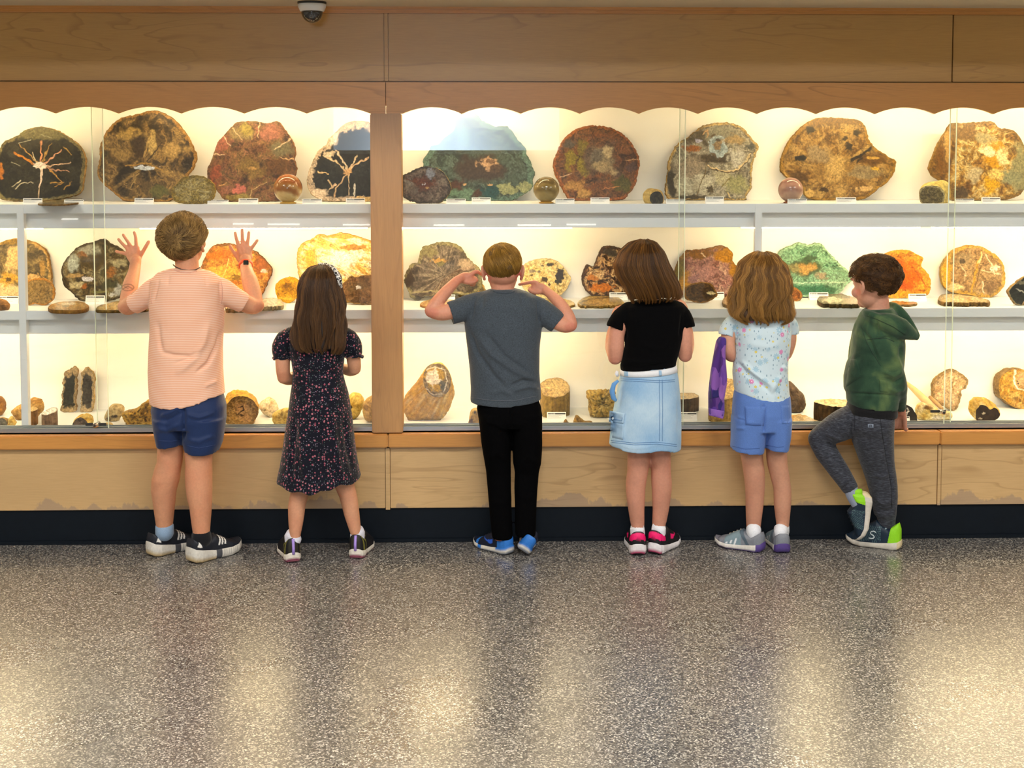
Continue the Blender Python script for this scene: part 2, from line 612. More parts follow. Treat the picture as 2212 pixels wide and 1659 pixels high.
def lock(px, py, lab):
    Yl = YF + 0.024
    p = onY(px, py, Yl)
    o = empty('showcase_lock', p); tag(o, lab, 'lock', 'ratchet locks of the sliding glass')
    MB().tube([p + [0, -0.03, 0], p + [0, 0.03, 0]], 0.0085, 16).build('lock_barrel', M['chrome'], o, 0.0015, True)
    MB().tube([p + [0, -0.031, 0], p + [0, -0.029, 0]], 0.005, 12).build('key_face', M['steel'], o)
    MB().tube([p + [-0.011, -0.012, 0.004], p + [0.011, -0.012, -0.004]], 0.0085, 14).build('lock_collar', M['chrome'], o, 0.002, True)
    MB().box(p + [-0.047, 0.001, -0.005], p + [0.012, 0.004, 0.006]).build('ratchet_bar', M['steel'], o, 0.0008)
    MB().box(p + [0.012, 0.001, -0.005], p + [0.038 if px < 1000 else 0.02, 0.004, 0.006]).build('ratchet_bar', M['steel'], o, 0.0008)


lock(209, 917, 'chrome showcase lock at the left glass overlap, beside the boy in pink')
lock(2034, 889, 'chrome showcase lock at the right glass overlap, right of the boy in green')

# ------------------------------------------------------------------ dome camera on the soffit
yc = 5.32
pc = np.array([X(674, yc, 12), yc, ZS])
dc = empty('dome_camera', pc); tag(dc, 'white dome security camera with dark bubble on the ceiling above the wood front', 'security camera')


def lathe(prof, c, n=28, name='body', m=None, parent=None, squash=1.0):
    V, F = [], []
    for r, z in prof:
        for k in range(n):
            a = 2 * math.pi * k / n
            V.append((c[0] + r * math.cos(a), c[1] + r * math.sin(a), c[2] + z))
    for i in range(len(prof) - 1):
        for k in range(n):
            F.append((i * n + k, i * n + (k + 1) % n, (i + 1) * n + (k + 1) % n, (i + 1) * n + k))
    F.append(tuple(range(n))[::-1]); F.append(tuple((len(prof) - 1) * n + k for k in range(n)))
    return mesh(name, V, F, m, parent)


lathe([(0.056, 0.0), (0.057, -0.006), (0.052, -0.009)], pc, name='base_ring', m=plain('camera_black', '1c1a18', 0.4), parent=dc)
lathe([(0.050, -0.006), (0.055, -0.010), (0.054, -0.020), (0.047, -0.036), (0.038, -0.038)], pc, name='housing', m=plain('camera_white', 'e9e7e2', 0.35), parent=dc)
tg = NT('smoked_dome'); tg.set(Base_Color=(0.03, 0.025, 0.02, 1), Roughness=0.06, Coat_Weight=1.0)
prof = [(0.043 * math.cos(a), -0.036 - 0.046 * math.sin(a)) for a in np.linspace(0, 1.5, 10)]
lathe(prof, pc, name='bubble', m=tg.m, parent=dc)
led = plain('infrared_diode', 'c9a878', 0.3)
for k in range(9):
    a = math.pi + math.pi * (k + 0.5) / 9
    q = pc + [0.030 * math.cos(a), 0.028 * math.sin(a), -0.060 + 0.006 * math.sin(3 * k)]
    q = pc + (q - pc) * [1, 1, 1] + [0, -0.004, 0]
    MB().tube([q, q + [0, -0.003, -0.001]], 0.0016, 6).build('diode', led, dc)
q = pc + [0.048, -0.0265, -0.020]
MB().box(q + [-0.016, 0, -0.003], q + [-0.004, 0.003, 0.004]).build('maker_mark', plain('red_ink', 'b03028', 0.5), dc)

# lamps of the case on the opposite wall (they show as bars mirrored in the glass)
for i, (a, b, y) in enumerate([(131, 169, 473), (502, 546, 484), (577, 646, 485), (740, 798, 486), (937, 1003, 486), (1118, 1190, 486), (1224, 1287, 485), (2005, 2033, 476)]):
    Yv = 2 * (YF + 0.045) - YB - 0.02
    pa, pb = onY(a, y, Yv), onY(b, y, Yv)
    o = MB().box((pa[0], YB, pa[2] - 0.008), (pb[0], YB + 0.03, pa[2] + 0.008)).build('strip_lamp', M['opp_tube'])
    tag(o, 'white strip lamp on the wall behind the viewer, %s from the left' % ('first second third fourth fifth sixth seventh eighth ninth'.split()[i]), 'lamp', 'strip lamps of the opposite wall')

# ------------------------------------------------------------------ lamps of the room behind the camera (seen mirrored in the glass)
for i, (lx, ly) in enumerate([(-2.4, 2.6), (0.4, 2.6), (3.0, 2.6), (-2.4, 0.3), (0.4, 0.3), (3.0, 0.3)]):
    o = MB().box((lx - 0.6, ly - 0.3, 2.975), (lx + 0.6, ly + 0.3, 3.0)).build('ceiling_panel', M['panel_lamp'])
    tag(o, 'ceiling light panel of the room, %s row, %s' % (('nearer', 'rear')[i // 3], ('left', 'middle', 'right')[i % 3]), 'lamp', 'ceiling panels of the room')
# ------------------------------------------------------------------ petrified wood specimens
M['stone'] = painted('polished_stone', rough=0.38, spec=0.3, coat=0.3, grain=0.2, gscale=130, bump=0.02)
M['bark'] = painted('stone_rind', rough=0.75, spec=0.25, grain=0.3, gscale=70, bump=0.8, bdist=0.004)
M['rock'] = painted('rough_stone', rough=0.7, spec=0.3, grain=0.28, gscale=80, bump=0.7, bdist=0.004)
M['gloss'] = painted('polished_ball', rough=0.08, spec=0.35, coat=0.15, grain=0.05, gscale=40, bump=0)


def closed(pts, n, jag=0.0, seed=0):
    """closed Catmull-Rom curve through photo points, n samples evenly by length, optional ragged edge"""
    p = np.asarray(pts, float)
    # clockwise or not: make it one way
    if np.sum(p[:, 0] * np.roll(p[:, 1], -1) - np.roll(p[:, 0], -1) * p[:, 1]) < 0: p = p[::-1]
    m = len(p); out = []
    for i in range(m):
        a, b, c, d = p[i - 1], p[i], p[(i + 1) % m], p[(i + 2) % m]
        for u in np.arange(12) / 12.0:
            out.append(0.5 * ((2 * b) + (c - a) * u + (2 * a - 5 * b + 4 * c - d) * u * u + (3 * b - a - 3 * c + d) * u ** 3))
    q = np.array(out)
    L = np.concatenate([[0], np.cumsum(np.linalg.norm(np.roll(q, -1, 0) - q, axis=1))])
    s = np.linspace(0, L[-1], n, endpoint=False)
    qc = np.vstack([q, q[:1]])
    r = np.stack([np.interp(s, L, qc[:, 0]), np.interp(s, L, qc[:, 1])], -1)
    if jag > 0:
        t = np.roll(r, -1, 0) - np.roll(r, 1, 0)
        nn = np.stack([t[:, 1], -t[:, 0]], -1) / np.maximum(np.linalg.norm(t, axis=1, keepdims=True), 1e-6)
        r = r + nn * ((fbm(r / 5.0, seed, 3) - 0.5) * 2 * jag)[:, None]
    return r


def pal_lookup(pal, n):
    P = np.array([lin(c) for c in pal])
    x = np.clip(n, 0, 1) * (len(P) - 1)
    i = np.minimum(x.astype(int), len(P) - 2) if len(P) > 1 else np.zeros(len(x), int)
    if len(P) == 1: return np.repeat(P, len(n), 0)
    f = (x - i)[:, None]
    return P[i] * (1 - f) + P[i + 1] * f


def seg_dist(P, a, b):
    a = np.asarray(a, float); b = np.asarray(b, float)
    d = b - a
    u = np.clip(((P - a) @ d) / max(d @ d, 1e-9), 0, 1)
    return np.linalg.norm(P - (a + u[:, None] * d), axis=1), u


def shade(P, t, ang, sp, seed):
    sc = sp.get('sc', 22.0)
    sc = sc * 0.8; q = P / sc
    st = sp.get('streak')
    if st:                                   # grain running along an angle
        a = R(st[0]); q = np.stack([(P @ [math.cos(a), math.sin(a)]) / (sc * st[1]), (P @ [-math.sin(a), math.cos(a)]) / sc], -1)
    w = np.stack([fbm(q * 0.8, seed + 40, 3), fbm(q * 0.8 + 9, seed + 60, 3)], -1) - 0.5
    n = fbm(q + 1.8 * w, seed, 5)
    n = (n - 0.5) * sp.get('con', 2.7) + 0.5
    C = pal_lookup(sp['pal'], n)
    ca = np.stack([np.cos(ang), np.sin(ang)], -1)
    if 'rings' in sp:
        c, fr, s = sp['rings']
        v = 0.5 + 0.5 * np.sin(t * fr + 5 * (fbm(np.c_[ca * 1.2, t * 1.5], seed + 5, 3) - 0.5) * 2)
        C = C + (lin(c) - C) * (s * sstep(0.55, 0.95, v) * (0.4 + 0.6 * vnoise(P / 9.0, seed + 3)))[:, None]
    if 'rays' in sp:
        c, k, s = sp['rays']
        v = fbm(np.c_[ca * k, t * 1.1], seed + 7, 4)
        C = C + (lin(c) - C) * (s * sstep(0.5, 0.68, v) * np.clip(1.15 - 0.35 * t, 0, 1))[:, None]
    if 'rim' in sp:
        c, wd = sp['rim']
        e = t + (fbm(P / 7.0, seed + 9, 3) - 0.5) * wd * 1.6
        C = C + (lin(c) - C) * (sstep(1 - wd * 1.15, 1 - wd * 0.75, e) * (0.75 + 0.25 * vnoise(P / 4.0, seed)))[:, None]
        C = C * (1 - 0.35 * np.exp(-((e - (1 - wd * 1.25)) / 0.018) ** 2))[:, None]
    # hairline veins of the fossil wood
    rd = 1 - np.abs(2 * fbm(q * 1.3 + 2.2 * w, seed + 70, 4) - 1)
    C = C * (1 - 0.55 * sstep(0.90, 0.985, rd))[:, None]
    rd = 1 - np.abs(2 * fbm(q * 1.7 + 3.0 * w + 31, seed + 80, 4) - 1)
    lt = np.minimum(pal_lookup(sp['pal'], np.ones(1))[0] * 1.6 + 0.05, 0.9)
    C = C + (lt - C) * (0.42 * sstep(0.92, 0.99, rd) * (vnoise(P / 30.0, seed + 90) > 0.4))[:, None]
    for ft in sp.get('f', ()):
        if ft[0] == 'l':                     # vein: points, width at start, width at end, colour
            _, pts, w0, w1, c = ft
            dd = np.full(len(P), 1e9); ww = np.full(len(P), float(w0))
            m = len(pts) - 1
            Pw = P + (np.stack([vnoise(P / 6.0, seed + 21), vnoise(P / 6.0 + 7, seed + 22)], -1) - 0.5) * min(5.0, 1.2 + w0)
            for i in range(m):
                d, u = seg_dist(Pw, pts[i], pts[i + 1])
                wi = w0 + (w1 - w0) * ((i + u) / m)
                k = (d - wi * 0.5) < (dd - ww * 0.5)
                dd = np.where(k, d, dd); ww = np.where(k, wi, ww)
            a = 1 - sstep(ww * 0.28, ww * 0.28 + 0.9, dd)
        else:                                # patch: x, y, rx, ry, colour, softness
            _, x, y, rx, ry, c, sf = ft
            r = np.hypot((P[:, 0] - x) / rx, (P[:, 1] - y) / ry) + (fbm(P / max(2.5, 0.28 * (rx + ry)), seed + 31, 5) - 0.5) * 1.5
            sf = sf * 0.6; a = 1 - sstep(1 - sf, 1 + sf * 0.4, r)
        C = C + (lin(c) - C) * a[:, None]
    fine = fbm(P / 2.6, seed + 13, 3)
    return np.clip(C * (0.22 + 0.94 * fine * (0.8 + 0.4 * vnoise(P / 1.6, seed + 17)))[:, None], 0.002, 1)


def res(pts, s):
    """resample an outline so that it starts straight right of its centre (for lofting)"""
    c = s.mean(0)
    k = np.argmin(np.abs(np.arctan2(s[:, 1] - c[1], s[:, 0] - c[0])))
    return np.roll(s, -k, 0)


_sp_seed = [100]


def specimen(name, label, out, pal, row, c=None, mode='stand', thick=0.03, lean=None, body=None, bdep=0.05, jag=1.6,
             bark=('a98a55', '7a5c30'), fb=None, h=0.016, nr=None, ns=None, cat='petrified wood', group=None, mat='stone', tilt=None, Y=None, **sp):
    """one piece of petrified wood: a polished face and the rind round it, standing on shelf row or lying on it"""
    _sp_seed[0] += 1; seed = _sp_seed[0]
    sp['pal'] = pal
    out = np.asarray(out, float)
    size = out.max(0) - out.min(0)
    ns = ns or int(np.clip(size.sum() * 1.0, 60, 380)); nr = nr or int(np.clip(size.max() * 0.42, 10, 84))
    o = res(out, closed(out, ns, jag, seed))
    c = np.asarray(c if c is not None else o.mean(0), float)
    zs = z_sh[row]
    bot = out[np.argmax(out[:, 1])]
    if lean is None: lean = (5.0, 1.5, 3.0)[row]
    if mode == 'stand':
        ref = np.asarray(body, float) if body is not None else out
        bot = ref[np.argmax(ref[:, 1])]
        Y0 = float(onZ(bot[0], bot[1], zs)[1]) if Y is None else Y
        hgt = size[1] / pxm(5.9)
        tn = math.tan(R(lean))
        lim = YBK - thick - tn * hgt - 0.004 - (bdep if body is not None else 0)
        Y0 = min(max(Y0, YSF + 0.008), max(lim, YSF + 0.012))
        if tilt is not None: tn = math.tan(R(tilt))
        p0 = np.array([0, Y0, zs]); n = np.array([0, -1.0, tn]); n /= np.linalg.norm(n)
    else:
        if fb is not None:
            Yb = max(float(onZ(fb[0], fb[1], zs)[1]), YSF + 0.004)
            h = float(onY(fb[0], fb[2], Yb)[2]) - zs
        p0 = np.array([0, 5.8, zs + h]); n = np.array([0, 0, 1.0])
        if tilt: n = np.array([0, -math.sin(R(tilt)), math.cos(R(tilt))]); p0 = np.array([0, float(onZ(fb[0], fb[1], zs)[1]) if fb else 5.7, zs + h])
    tt = np.linspace(0, 1, nr + 1)[1:]
    Pf = np.concatenate([c[None], (c + (o[None] - c) * tt[:, None, None]).reshape(-1, 2)])
    T = np.concatenate([[0], np.repeat(tt, ns)])
    A = np.arctan2(Pf[:, 1] - c[1], Pf[:, 0] - c[0])
    V = onP(Pf[:, 0], Pf[:, 1], p0, n)
    C = shade(Pf, T, A, sp, seed)
    dz = 0.0
    if mode == 'stand' and body is None:
        dz = zs + 0.0005 - V[:, 2].min()
    V[:, 2] += dz
    F3 = [(0, 1 + (k + 1) % ns, 1 + k) for k in range(ns)]
    i = np.arange(nr - 1)[:, None] * ns + 1; k = np.arange(ns)[None]
    Q = np.stack([i + k, i + (k + 1) % ns, i + ns + (k + 1) % ns, i + ns + k], -1).reshape(-1, 4)
    faces = F3 + [tuple(q) for q in Q.tolist()]
    # orient towards the viewer
    e = V[1 + ns // 4] - V[0]; g = V[1] - V[0]
    if np.dot(np.cross(V[F3[0][1]] - V[0], V[F3[0][2]] - V[0]), n) < 0: faces = [f[::-1] for f in faces]
    ctr = V.mean(0)
    root = empty(name, (ctr[0], ctr[1], zs))
    tag(root, label, cat, group)
    mesh('polished_face', V, faces, M[mat], root, C)
    # rind
    E = V[-ns:]
    cw = E.mean(0)
    rows = []
    if mode == 'flat':
        base = onZ(o[:, 0], o[:, 1], zs + h) if not tilt else E.copy()
        for s_, q_ in ((1.0, 0.0), (1.012, 0.25), (1.015, 0.6), (1.0, 1.0)):
            r_ = cw + (E - cw) * s_
            r_[:, 2] = r_[:, 2] * (1 - q_) + (zs + 0.0005) * q_
            if sp.get('drop'): r_ = r_
            rows.append(r_)
        rows.append(np.repeat(np.r_[cw[:2], zs + 0.0005][None], ns, 0))
    elif body is not None:
        b = res(body, closed(body, ns, jag, seed + 1))
        pb = p0 + np.array([0, bdep * 0.55, 0])
        Bm = onP(b[:, 0], b[:, 1], pb, np.array([0, -1.0, 0]))
        Bm[:, 2] = np.maximum(Bm[:, 2], zs + 0.0005)
        bc = Bm.mean(0)
        for u in (0, 0.15, 0.45, 0.8):
            rr = E * (1 - u) + Bm * u
            rr[:, 1] = E[:, 1] * (1 - u) + Bm[:, 1] * u
            rows.append(rr)
        rows.append(Bm)
        for s_, dy in ((0.96, 0.4), (0.75, 0.8), (0.35, 1.0), (0.0, 1.02)):
            r_ = bc + (Bm - bc) * s_; r_[:, 1] += bdep * dy; r_[:, 2] = np.maximum(r_[:, 2], zs + 0.0005); rows.append(r_)
    else:
        for s_, q_ in ((1.0, 0.0), (1.012, 0.15), (1.015, 0.5), (1.0, 0.9), (0.95, 1.0), (0.0, 1.0)):
            r_ = cw + (E - cw) * s_ - n * thick * q_
            r_[:, 2] = np.maximum(r_[:, 2], zs + 0.0005)
            rows.append(r_)
    W = np.array(rows)
    if len(W) > 3:
        nz = fbm(W[1:-1].reshape(-1, 3) * 70, seed + 2, 3).reshape(len(W) - 2, ns, 1) - 0.5
        d = W[1:-1] - cw; d /= np.maximum(np.linalg.norm(d, axis=2, keepdims=True), 1e-6)
        W[1:-1] += d * nz * (0.0012 if mode == 'flat' and h < 0.03 else 0.004 if body is None else 0.007)
        W[..., 2] = np.maximum(W[..., 2], zs + 0.0003)
    m = len(W)
    i = np.arange(m - 1)[:, None] * ns; k = np.arange(ns)[None]
    Q = np.stack([i + k, i + (k + 1) % ns, i + ns + (k + 1) % ns, i + ns + k], -1).reshape(-1, 4)
    Wf = W.reshape(-1, 3)
    a, b_, c_ = Wf[Q[ns // 3][0]], Wf[Q[ns // 3][1]], Wf[Q[ns // 3][3]]
    if np.dot(np.cross(b_ - a, c_ - a), a - cw) < 0 and body is None: Q = Q[:, ::-1]
    nn = fbm(Wf * 45, seed + 4, 4)
    Cb = pal_lookup(bark, (nn - 0.5) * 2 + 0.5) * (0.5 + 0.4 * vnoise(Wf * 160, seed))[:, None]
    mesh('rind', Wf, Q, M['bark'], root, Cb)
    return root


def rock(name, label, out, pal, row, dep=0.035, bump=0.006, bs=40, cat='petrified wood', group=None, pits=0.0, Y=None, f=(), sq=0.5, sc=12):
    """a rough lump: the outline inflated to full depth, bumpy, flat where it sits"""
    _sp_seed[0] += 1; seed = _sp_seed[0]
    out = np.asarray(out, float)
    size = out.max(0) - out.min(0)
    ns = int(np.clip(size.sum() * 1.0, 40, 170)); nl = int(np.clip(size.max() * 0.45, 16, 60))
    o = closed(out, ns, 0.6, seed)
    zs = z_sh[row]
    bot = out[np.argmax(out[:, 1])]
    Y0 = float(onZ(bot[0], bot[1], zs)[1]) if Y is None else Y
    Yc = min(max(Y0 + dep * 0.75, YSF + dep + 0.006), YBK - dep - 0.01)
    E = onY(o[:, 0], o[:, 1], Yc)
    c = E.mean(0)
    hs = np.linspace(0.02, 1, nl // 2); ta = np.arccos(np.clip(hs ** (1 / sq), 0, 1))
    th = np.concatenate([-ta, ta[::-1][1:]]); nl = len(th)
    V = []
    for a in th:
        s = max(math.cos(a), 0.0) ** sq
        r = c + (E - c) * s; r[:, 1] = Yc + dep * math.sin(a)
        V.append(r)
    V = np.array(V).reshape(-1, 3)
    d = V - c; d /= np.maximum(np.linalg.norm(d, axis=1, keepdims=True), 1e-6)
    rx_, rz_ = np.abs(V - c)[:, 0].max(), np.abs(V - c)[:, 2].max(); q_ = (V - c) / [rx_, dep, rz_]; ee = 2 / sq - 1
    d = np.sign(q_) * np.abs(q_) ** ee / [rx_, dep, rz_]; d /= np.maximum(np.linalg.norm(d, axis=1, keepdims=True), 1e-9)
    nz = fbm(V * bs, seed, 4) - 0.5
    V = V + d * (nz * 2 * bump)[:, None]
    if pits > 0:
        pt = sstep(0.52, 0.64, fbm(V * bs * 2.2, seed + 8, 2))
        V = V - d * (pt * pits)[:, None]
    V[:, 2] = np.maximum(V[:, 2], zs + 0.0004)
    if V[:, 2].min() > zs + 0.0006: V[:, 2] -= V[:, 2].min() - zs - 0.0005
    V[:, 1] = np.minimum(V[:, 1], YBK - 0.003)
    n = fbm(V * bs * 1.1 + 3, seed + 3, 5)
    C = pal_lookup(pal, (n - 0.5) * 2.2 + 0.5)
    if pits > 0: C = C * (1 - 0.55 * pt)[:, None]
    # painted marks by photo position
    if f:
        Pp = np.tile(np.stack([o[:, 0], o[:, 1]], -1), (nl, 1)); cc = o.mean(0)
        s = np.repeat(np.maximum(np.cos(th), 0) ** sq, ns)[:, None]
        Pp = cc + (Pp - cc) * s
        front = np.repeat(np.sin(th) < 0.1, ns)
        for _, x, y, rx, ry, cl, sf in f:
            r = np.hypot((Pp[:, 0] - x) / rx, (Pp[:, 1] - y) / ry) + (fbm(Pp / 5.0, seed + 31, 3) - 0.5) * 0.9
            C = C + (lin(cl) - C) * ((1 - sstep(1 - sf, 1 + sf * 0.4, r)) * front)[:, None]
    C = C * (0.5 + 0.45 * vnoise(V * 260, seed + 6))[:, None]
    i = np.arange(nl - 1)[:, None] * ns; k = np.arange(ns)[None]
    Q = np.stack([i + k, i + ns + k, i + ns + (k + 1) % ns, i + (k + 1) % ns], -1).reshape(-1, 4)
    ob = mesh(name, V, Q, M['rock'], None, C)
    tag(ob, label, cat, group)
    return ob


def ball(label, x, y, r, pal, axis, stand, row=0):
    z0 = z_sh[row]
    Yc = YSF + 0.055
    rad = r / pxm(Yc)
    p = onY(x, y, Yc)
    root = empty('stone_sphere', (p[0], p[1], z0)); tag(root, label, 'sphere', 'polished spheres on the top shelf')
    n1, n2 = 40, 64
    V, C = [], []
    for i in range(n1 + 1):
        a = math.pi * i / n1
        for k in range(n2):
            b = 2 * math.pi * k / n2
            V.append((math.sin(a) * math.cos(b), math.sin(a) * math.sin(b), math.cos(a)))
    V = np.array(V)
    ax = np.array(axis, float); ax /= np.linalg.norm(ax)
    band = V @ ax
    n = 0.5 + 0.5 * np.sin(band * 9 + 4 * fbm(V * 2.2, 77, 4)) * 0.6 + (fbm(V * 4, 5, 4) - 0.5) * 0.8
    C = pal_lookup(pal, np.clip(0.65 * (0.5 - 0.5 * V[:, 2]) + 0.35 * n, 0, 1)) * 0.8
    i = np.arange(n1)[:, None] * n2; k = np.arange(n2)[None]
    Q = np.stack([i + k, i + n2 + k, i + n2 + (k + 1) % n2, i + (k + 1) % n2], -1).reshape(-1, 4)
    zc = max(p[2], z0 + rad + 0.004)
    mesh('ball', V * rad + [p[0], p[1], zc], Q, M['gloss'], root, C)
    base = zc - z0
    prof = [(0.55 * rad, 0.0), (0.58 * rad, 0.004), (0.42 * rad, 0.008), (0.40 * rad, max(base - 0.93 * rad, 0.009)), (0.47 * rad, max(base - 0.86 * rad, 0.011))]
    lathe(prof, (p[0], p[1], z0), 24, 'stand', plain('stand_' + stand, stand, 0.35), root)


_card = [0]


def card(x0, y0, x1, y1, row, lab):
    z0 = z_sh[row]
    Yc = float(onZ((x0 + x1) / 2, y1, z0)[1])
    Yc = min(max(Yc, YSF + 0.006), YBK - 0.04)
    a, b = onY(x0, y1, Yc), onY(x1, y1, Yc)
    hgt = (y1 - y0) / pxm(Yc)
    root = empty('specimen_card', ((a[0] + b[0]) / 2, Yc, z0)); tag(root, lab, 'label card', 'printed cards beside the specimens')
    w = b[0] - a[0]; dy = hgt * 0.35

    def onc(u0, v0, u1, v1, off):
        """box on the sloping front of the card; u along, v up"""
        V = []
        for o_ in (off, off - 0.0006):
            for (u, v) in ((u0, v0), (u1, v0), (u1, v1), (u0, v1)):
                V.append((a[0] + u * w, Yc + v * dy - 0.0 + (-0.0006 if o_ != off else 0), z0 + 0.0004 + v * hgt))
        return V
    F = [(4, 5, 6, 7), (0, 3, 2, 1), (0, 1, 5, 4), (1, 2, 6, 5), (2, 3, 7, 6), (3, 0, 4, 7)]
    sheet = MB().add([(a[0], Yc, z0), (b[0], Yc, z0), (b[0], Yc + dy, z0 + hgt), (a[0], Yc + dy, z0 + hgt),
                      (a[0], Yc + 2 * dy, z0), (b[0], Yc + 2 * dy, z0), (b[0], Yc + dy + 0.0012, z0 + hgt), (a[0], Yc + dy + 0.0012, z0 + hgt)],
                     [(0, 1, 2, 3), (5, 4, 7, 6), (0, 3, 7, 4), (1, 5, 6, 2), (3, 2, 6, 7), (0, 4, 5, 1)])
    sheet.build('folded_card', M['card'], root)
    ink = MB().add(onc(0.42, 0.74, 0.97, 0.88, 0), F)
    ink.build('header_bar', M['ink'], root)
    rr = random.Random(_card[0]); _card[0] += 1
    t = MB(); x = 0.05
    while x < 0.40:
        wd = rr.uniform(0.02, 0.045); t.add(onc(x, 0.75, min(x + wd, 0.4), 0.88, 0), F); x += wd + 0.012
    t.build('title_letters', M['ink'], root)
    t = MB()
    for v, e in ((0.58, 0.8), (0.46, 0.62), (0.30, 0.72)):
        x = 0.05
        while x < e:
            wd = rr.uniform(0.04, 0.1); t.add(onc(x, v, min(x + wd, e), v + 0.035, 0), F); x += wd + 0.015
    t.build('text_lines', M['ink_grey'], root)


G1, G2, G3 = 'slabs on the top shelf', 'slabs on the middle shelf', 'fossil pieces on the bottom shelf'
S = specimen
W_ = 'f2e2c8'
# ---- top shelf
S('petrified_slab', 'black polished slab with an orange and white star crack, far left of top shelf',
  [(-12, 400), (0, 429), (20, 434), (50, 436), (84, 436), (150, 427), (175, 415), (178, 398), (183, 367), (184, 345), (175, 322), (162, 309), (144, 296), (122, 284), (106, 279), (86, 276), (71, 279), (53, 284), (38, 295), (15, 305), (4, 315), (-8, 345)],
  ['1d1a13', '262319', '37321f', '1f1c14'], 0, c=(90, 358), group=G1, rim=('83764a', 0.07), bark=('c39c5e', '8a6c3c'),
  f=[('b', 90, 290, 60, 13, '6c6540', .5), ('l', [(75, 358), (55, 345), (30, 332)], 11, 3, 'c47c22'), ('l', [(88, 352), (89, 330), (88, 306)], 6, 4, 'cf8e62'), ('l', [(92, 352), (100, 330), (111, 311)], 4, 3, 'a78342'),
     ('l', [(80, 350), (62, 335), (42, 316)], 4, 2, 'b48a4c'), ('l', [(98, 354), (115, 340), (131, 327)], 7, 2, 'd39a78'), ('l', [(100, 362), (125, 357), (153, 353)], 5, 2, 'cfae90'), ('l', [(100, 364), (125, 370), (150, 371)], 5, 2, 'c09070'),
     ('l', [(108, 368), (120, 380), (136, 396)], 4, 2, 'b5863c'), ('l', [(90, 364), (90, 385), (83, 408)], 11, 4, 'e8cdb8'), ('l', [(84, 408), (82, 434)], 3, 1, 'cfb28e'), ('b', 88, 359, 15, 8, 'f6e4d6', .3), ('l', [(70, 330), (78, 350)], 2, 2, 'c9b896'),
     ('l', [(40, 312), (66, 303)], 2, 1, 'a8a48e'), ('l', [(45, 392), (25, 406)], 3, 1, 'b7ad92'), ('l', [(34, 410), (45, 398), (72, 396)], 3, 1, 'cfc4a8'), ('l', [(110, 397), (138, 396)], 3, 1, 'b58c40'), ('l', [(118, 405), (140, 396)], 3, 1, 'a97f35'),
     ('l', [(138, 410), (156, 394)], 3, 1, 'b3893f'), ('l', [(136, 318), (153, 335)], 3, 1, 'b08b45'), ('l', [(90, 293), (110, 299)], 2, 1, '9a9478'), ('l', [(25, 352), (44, 360)], 2, 1, '8f8c78'), ('b', 2, 372, 6, 16, 'b06a1c', .4)])
S('petrified_slab', 'large dark brown round slab with a slit hole, behind the small yellow slab',
  [(215, 322), (216, 342), (213, 357), (211, 377), (220, 393), (235, 408), (253, 423), (268, 434), (291, 436), (329, 436), (367, 434), (392, 412), (405, 380), (415, 367), (421, 352), (423, 337), (415, 317), (405, 296), (395, 281), (380, 264), (365, 252), (339, 242), (314, 243), (301, 248), (278, 252), (263, 256), (248, 266), (235, 279), (225, 294), (218, 312)],
  ['2c2212', '4a3a20', '5f4a29', '9a7c48', '4a3a22'], 0, c=(316, 360), group=G1, rim=('a87c38', 0.045), rays=('a8884e', 4, 0.6), bark=('b98a42', '86602c'),
  f=[('b', 375, 325, 34, 16, 'a98a52', .8), ('b', 328, 310, 11, 24, 'b4985c', .6), ('b', 285, 290, 30, 14, 'a98a4a', .9), ('b', 262, 335, 30, 16, '8f7444', .9), ('b', 300, 315, 18, 26, '40301c', .7), ('l', [(312, 340), (326, 290)], 6, 2, 'a98c54'), ('l', [(318, 350), (350, 310)], 2, 2, '2a1f10'),
     ('l', [(272, 361), (300, 355), (318, 352), (335, 362), (352, 369)], 4, 3, 'a8823c'), ('b', 315, 364, 23, 5, 'c9d3e4', .15), ('b', 345, 415, 22, 14, '5c5a2e', .5), ('l', [(280, 410), (300, 375)], 3, 1, 'a08655'), ('b', 315, 405, 11, 18, '5c4a2c', .5)])
S('petrified_slab', 'small thick yellow oval slab leaning between two big slabs on top shelf',
  [(370, 415), (373, 430), (383, 438), (400, 441), (430, 441), (450, 438), (462, 425), (464, 408), (458, 395), (445, 385), (428, 381), (410, 381), (395, 385), (383, 397), (373, 405)],
  ['9a8434', 'b89f50', 'cdb770', 'a48a3a'], 0, c=(415, 411), group=G1, rim=('9a7c1c', 0.2), rays=('e2d29a', 6, 0.5), sc=10, bark=('b18d26', '8c6d18'), thick=0.025)
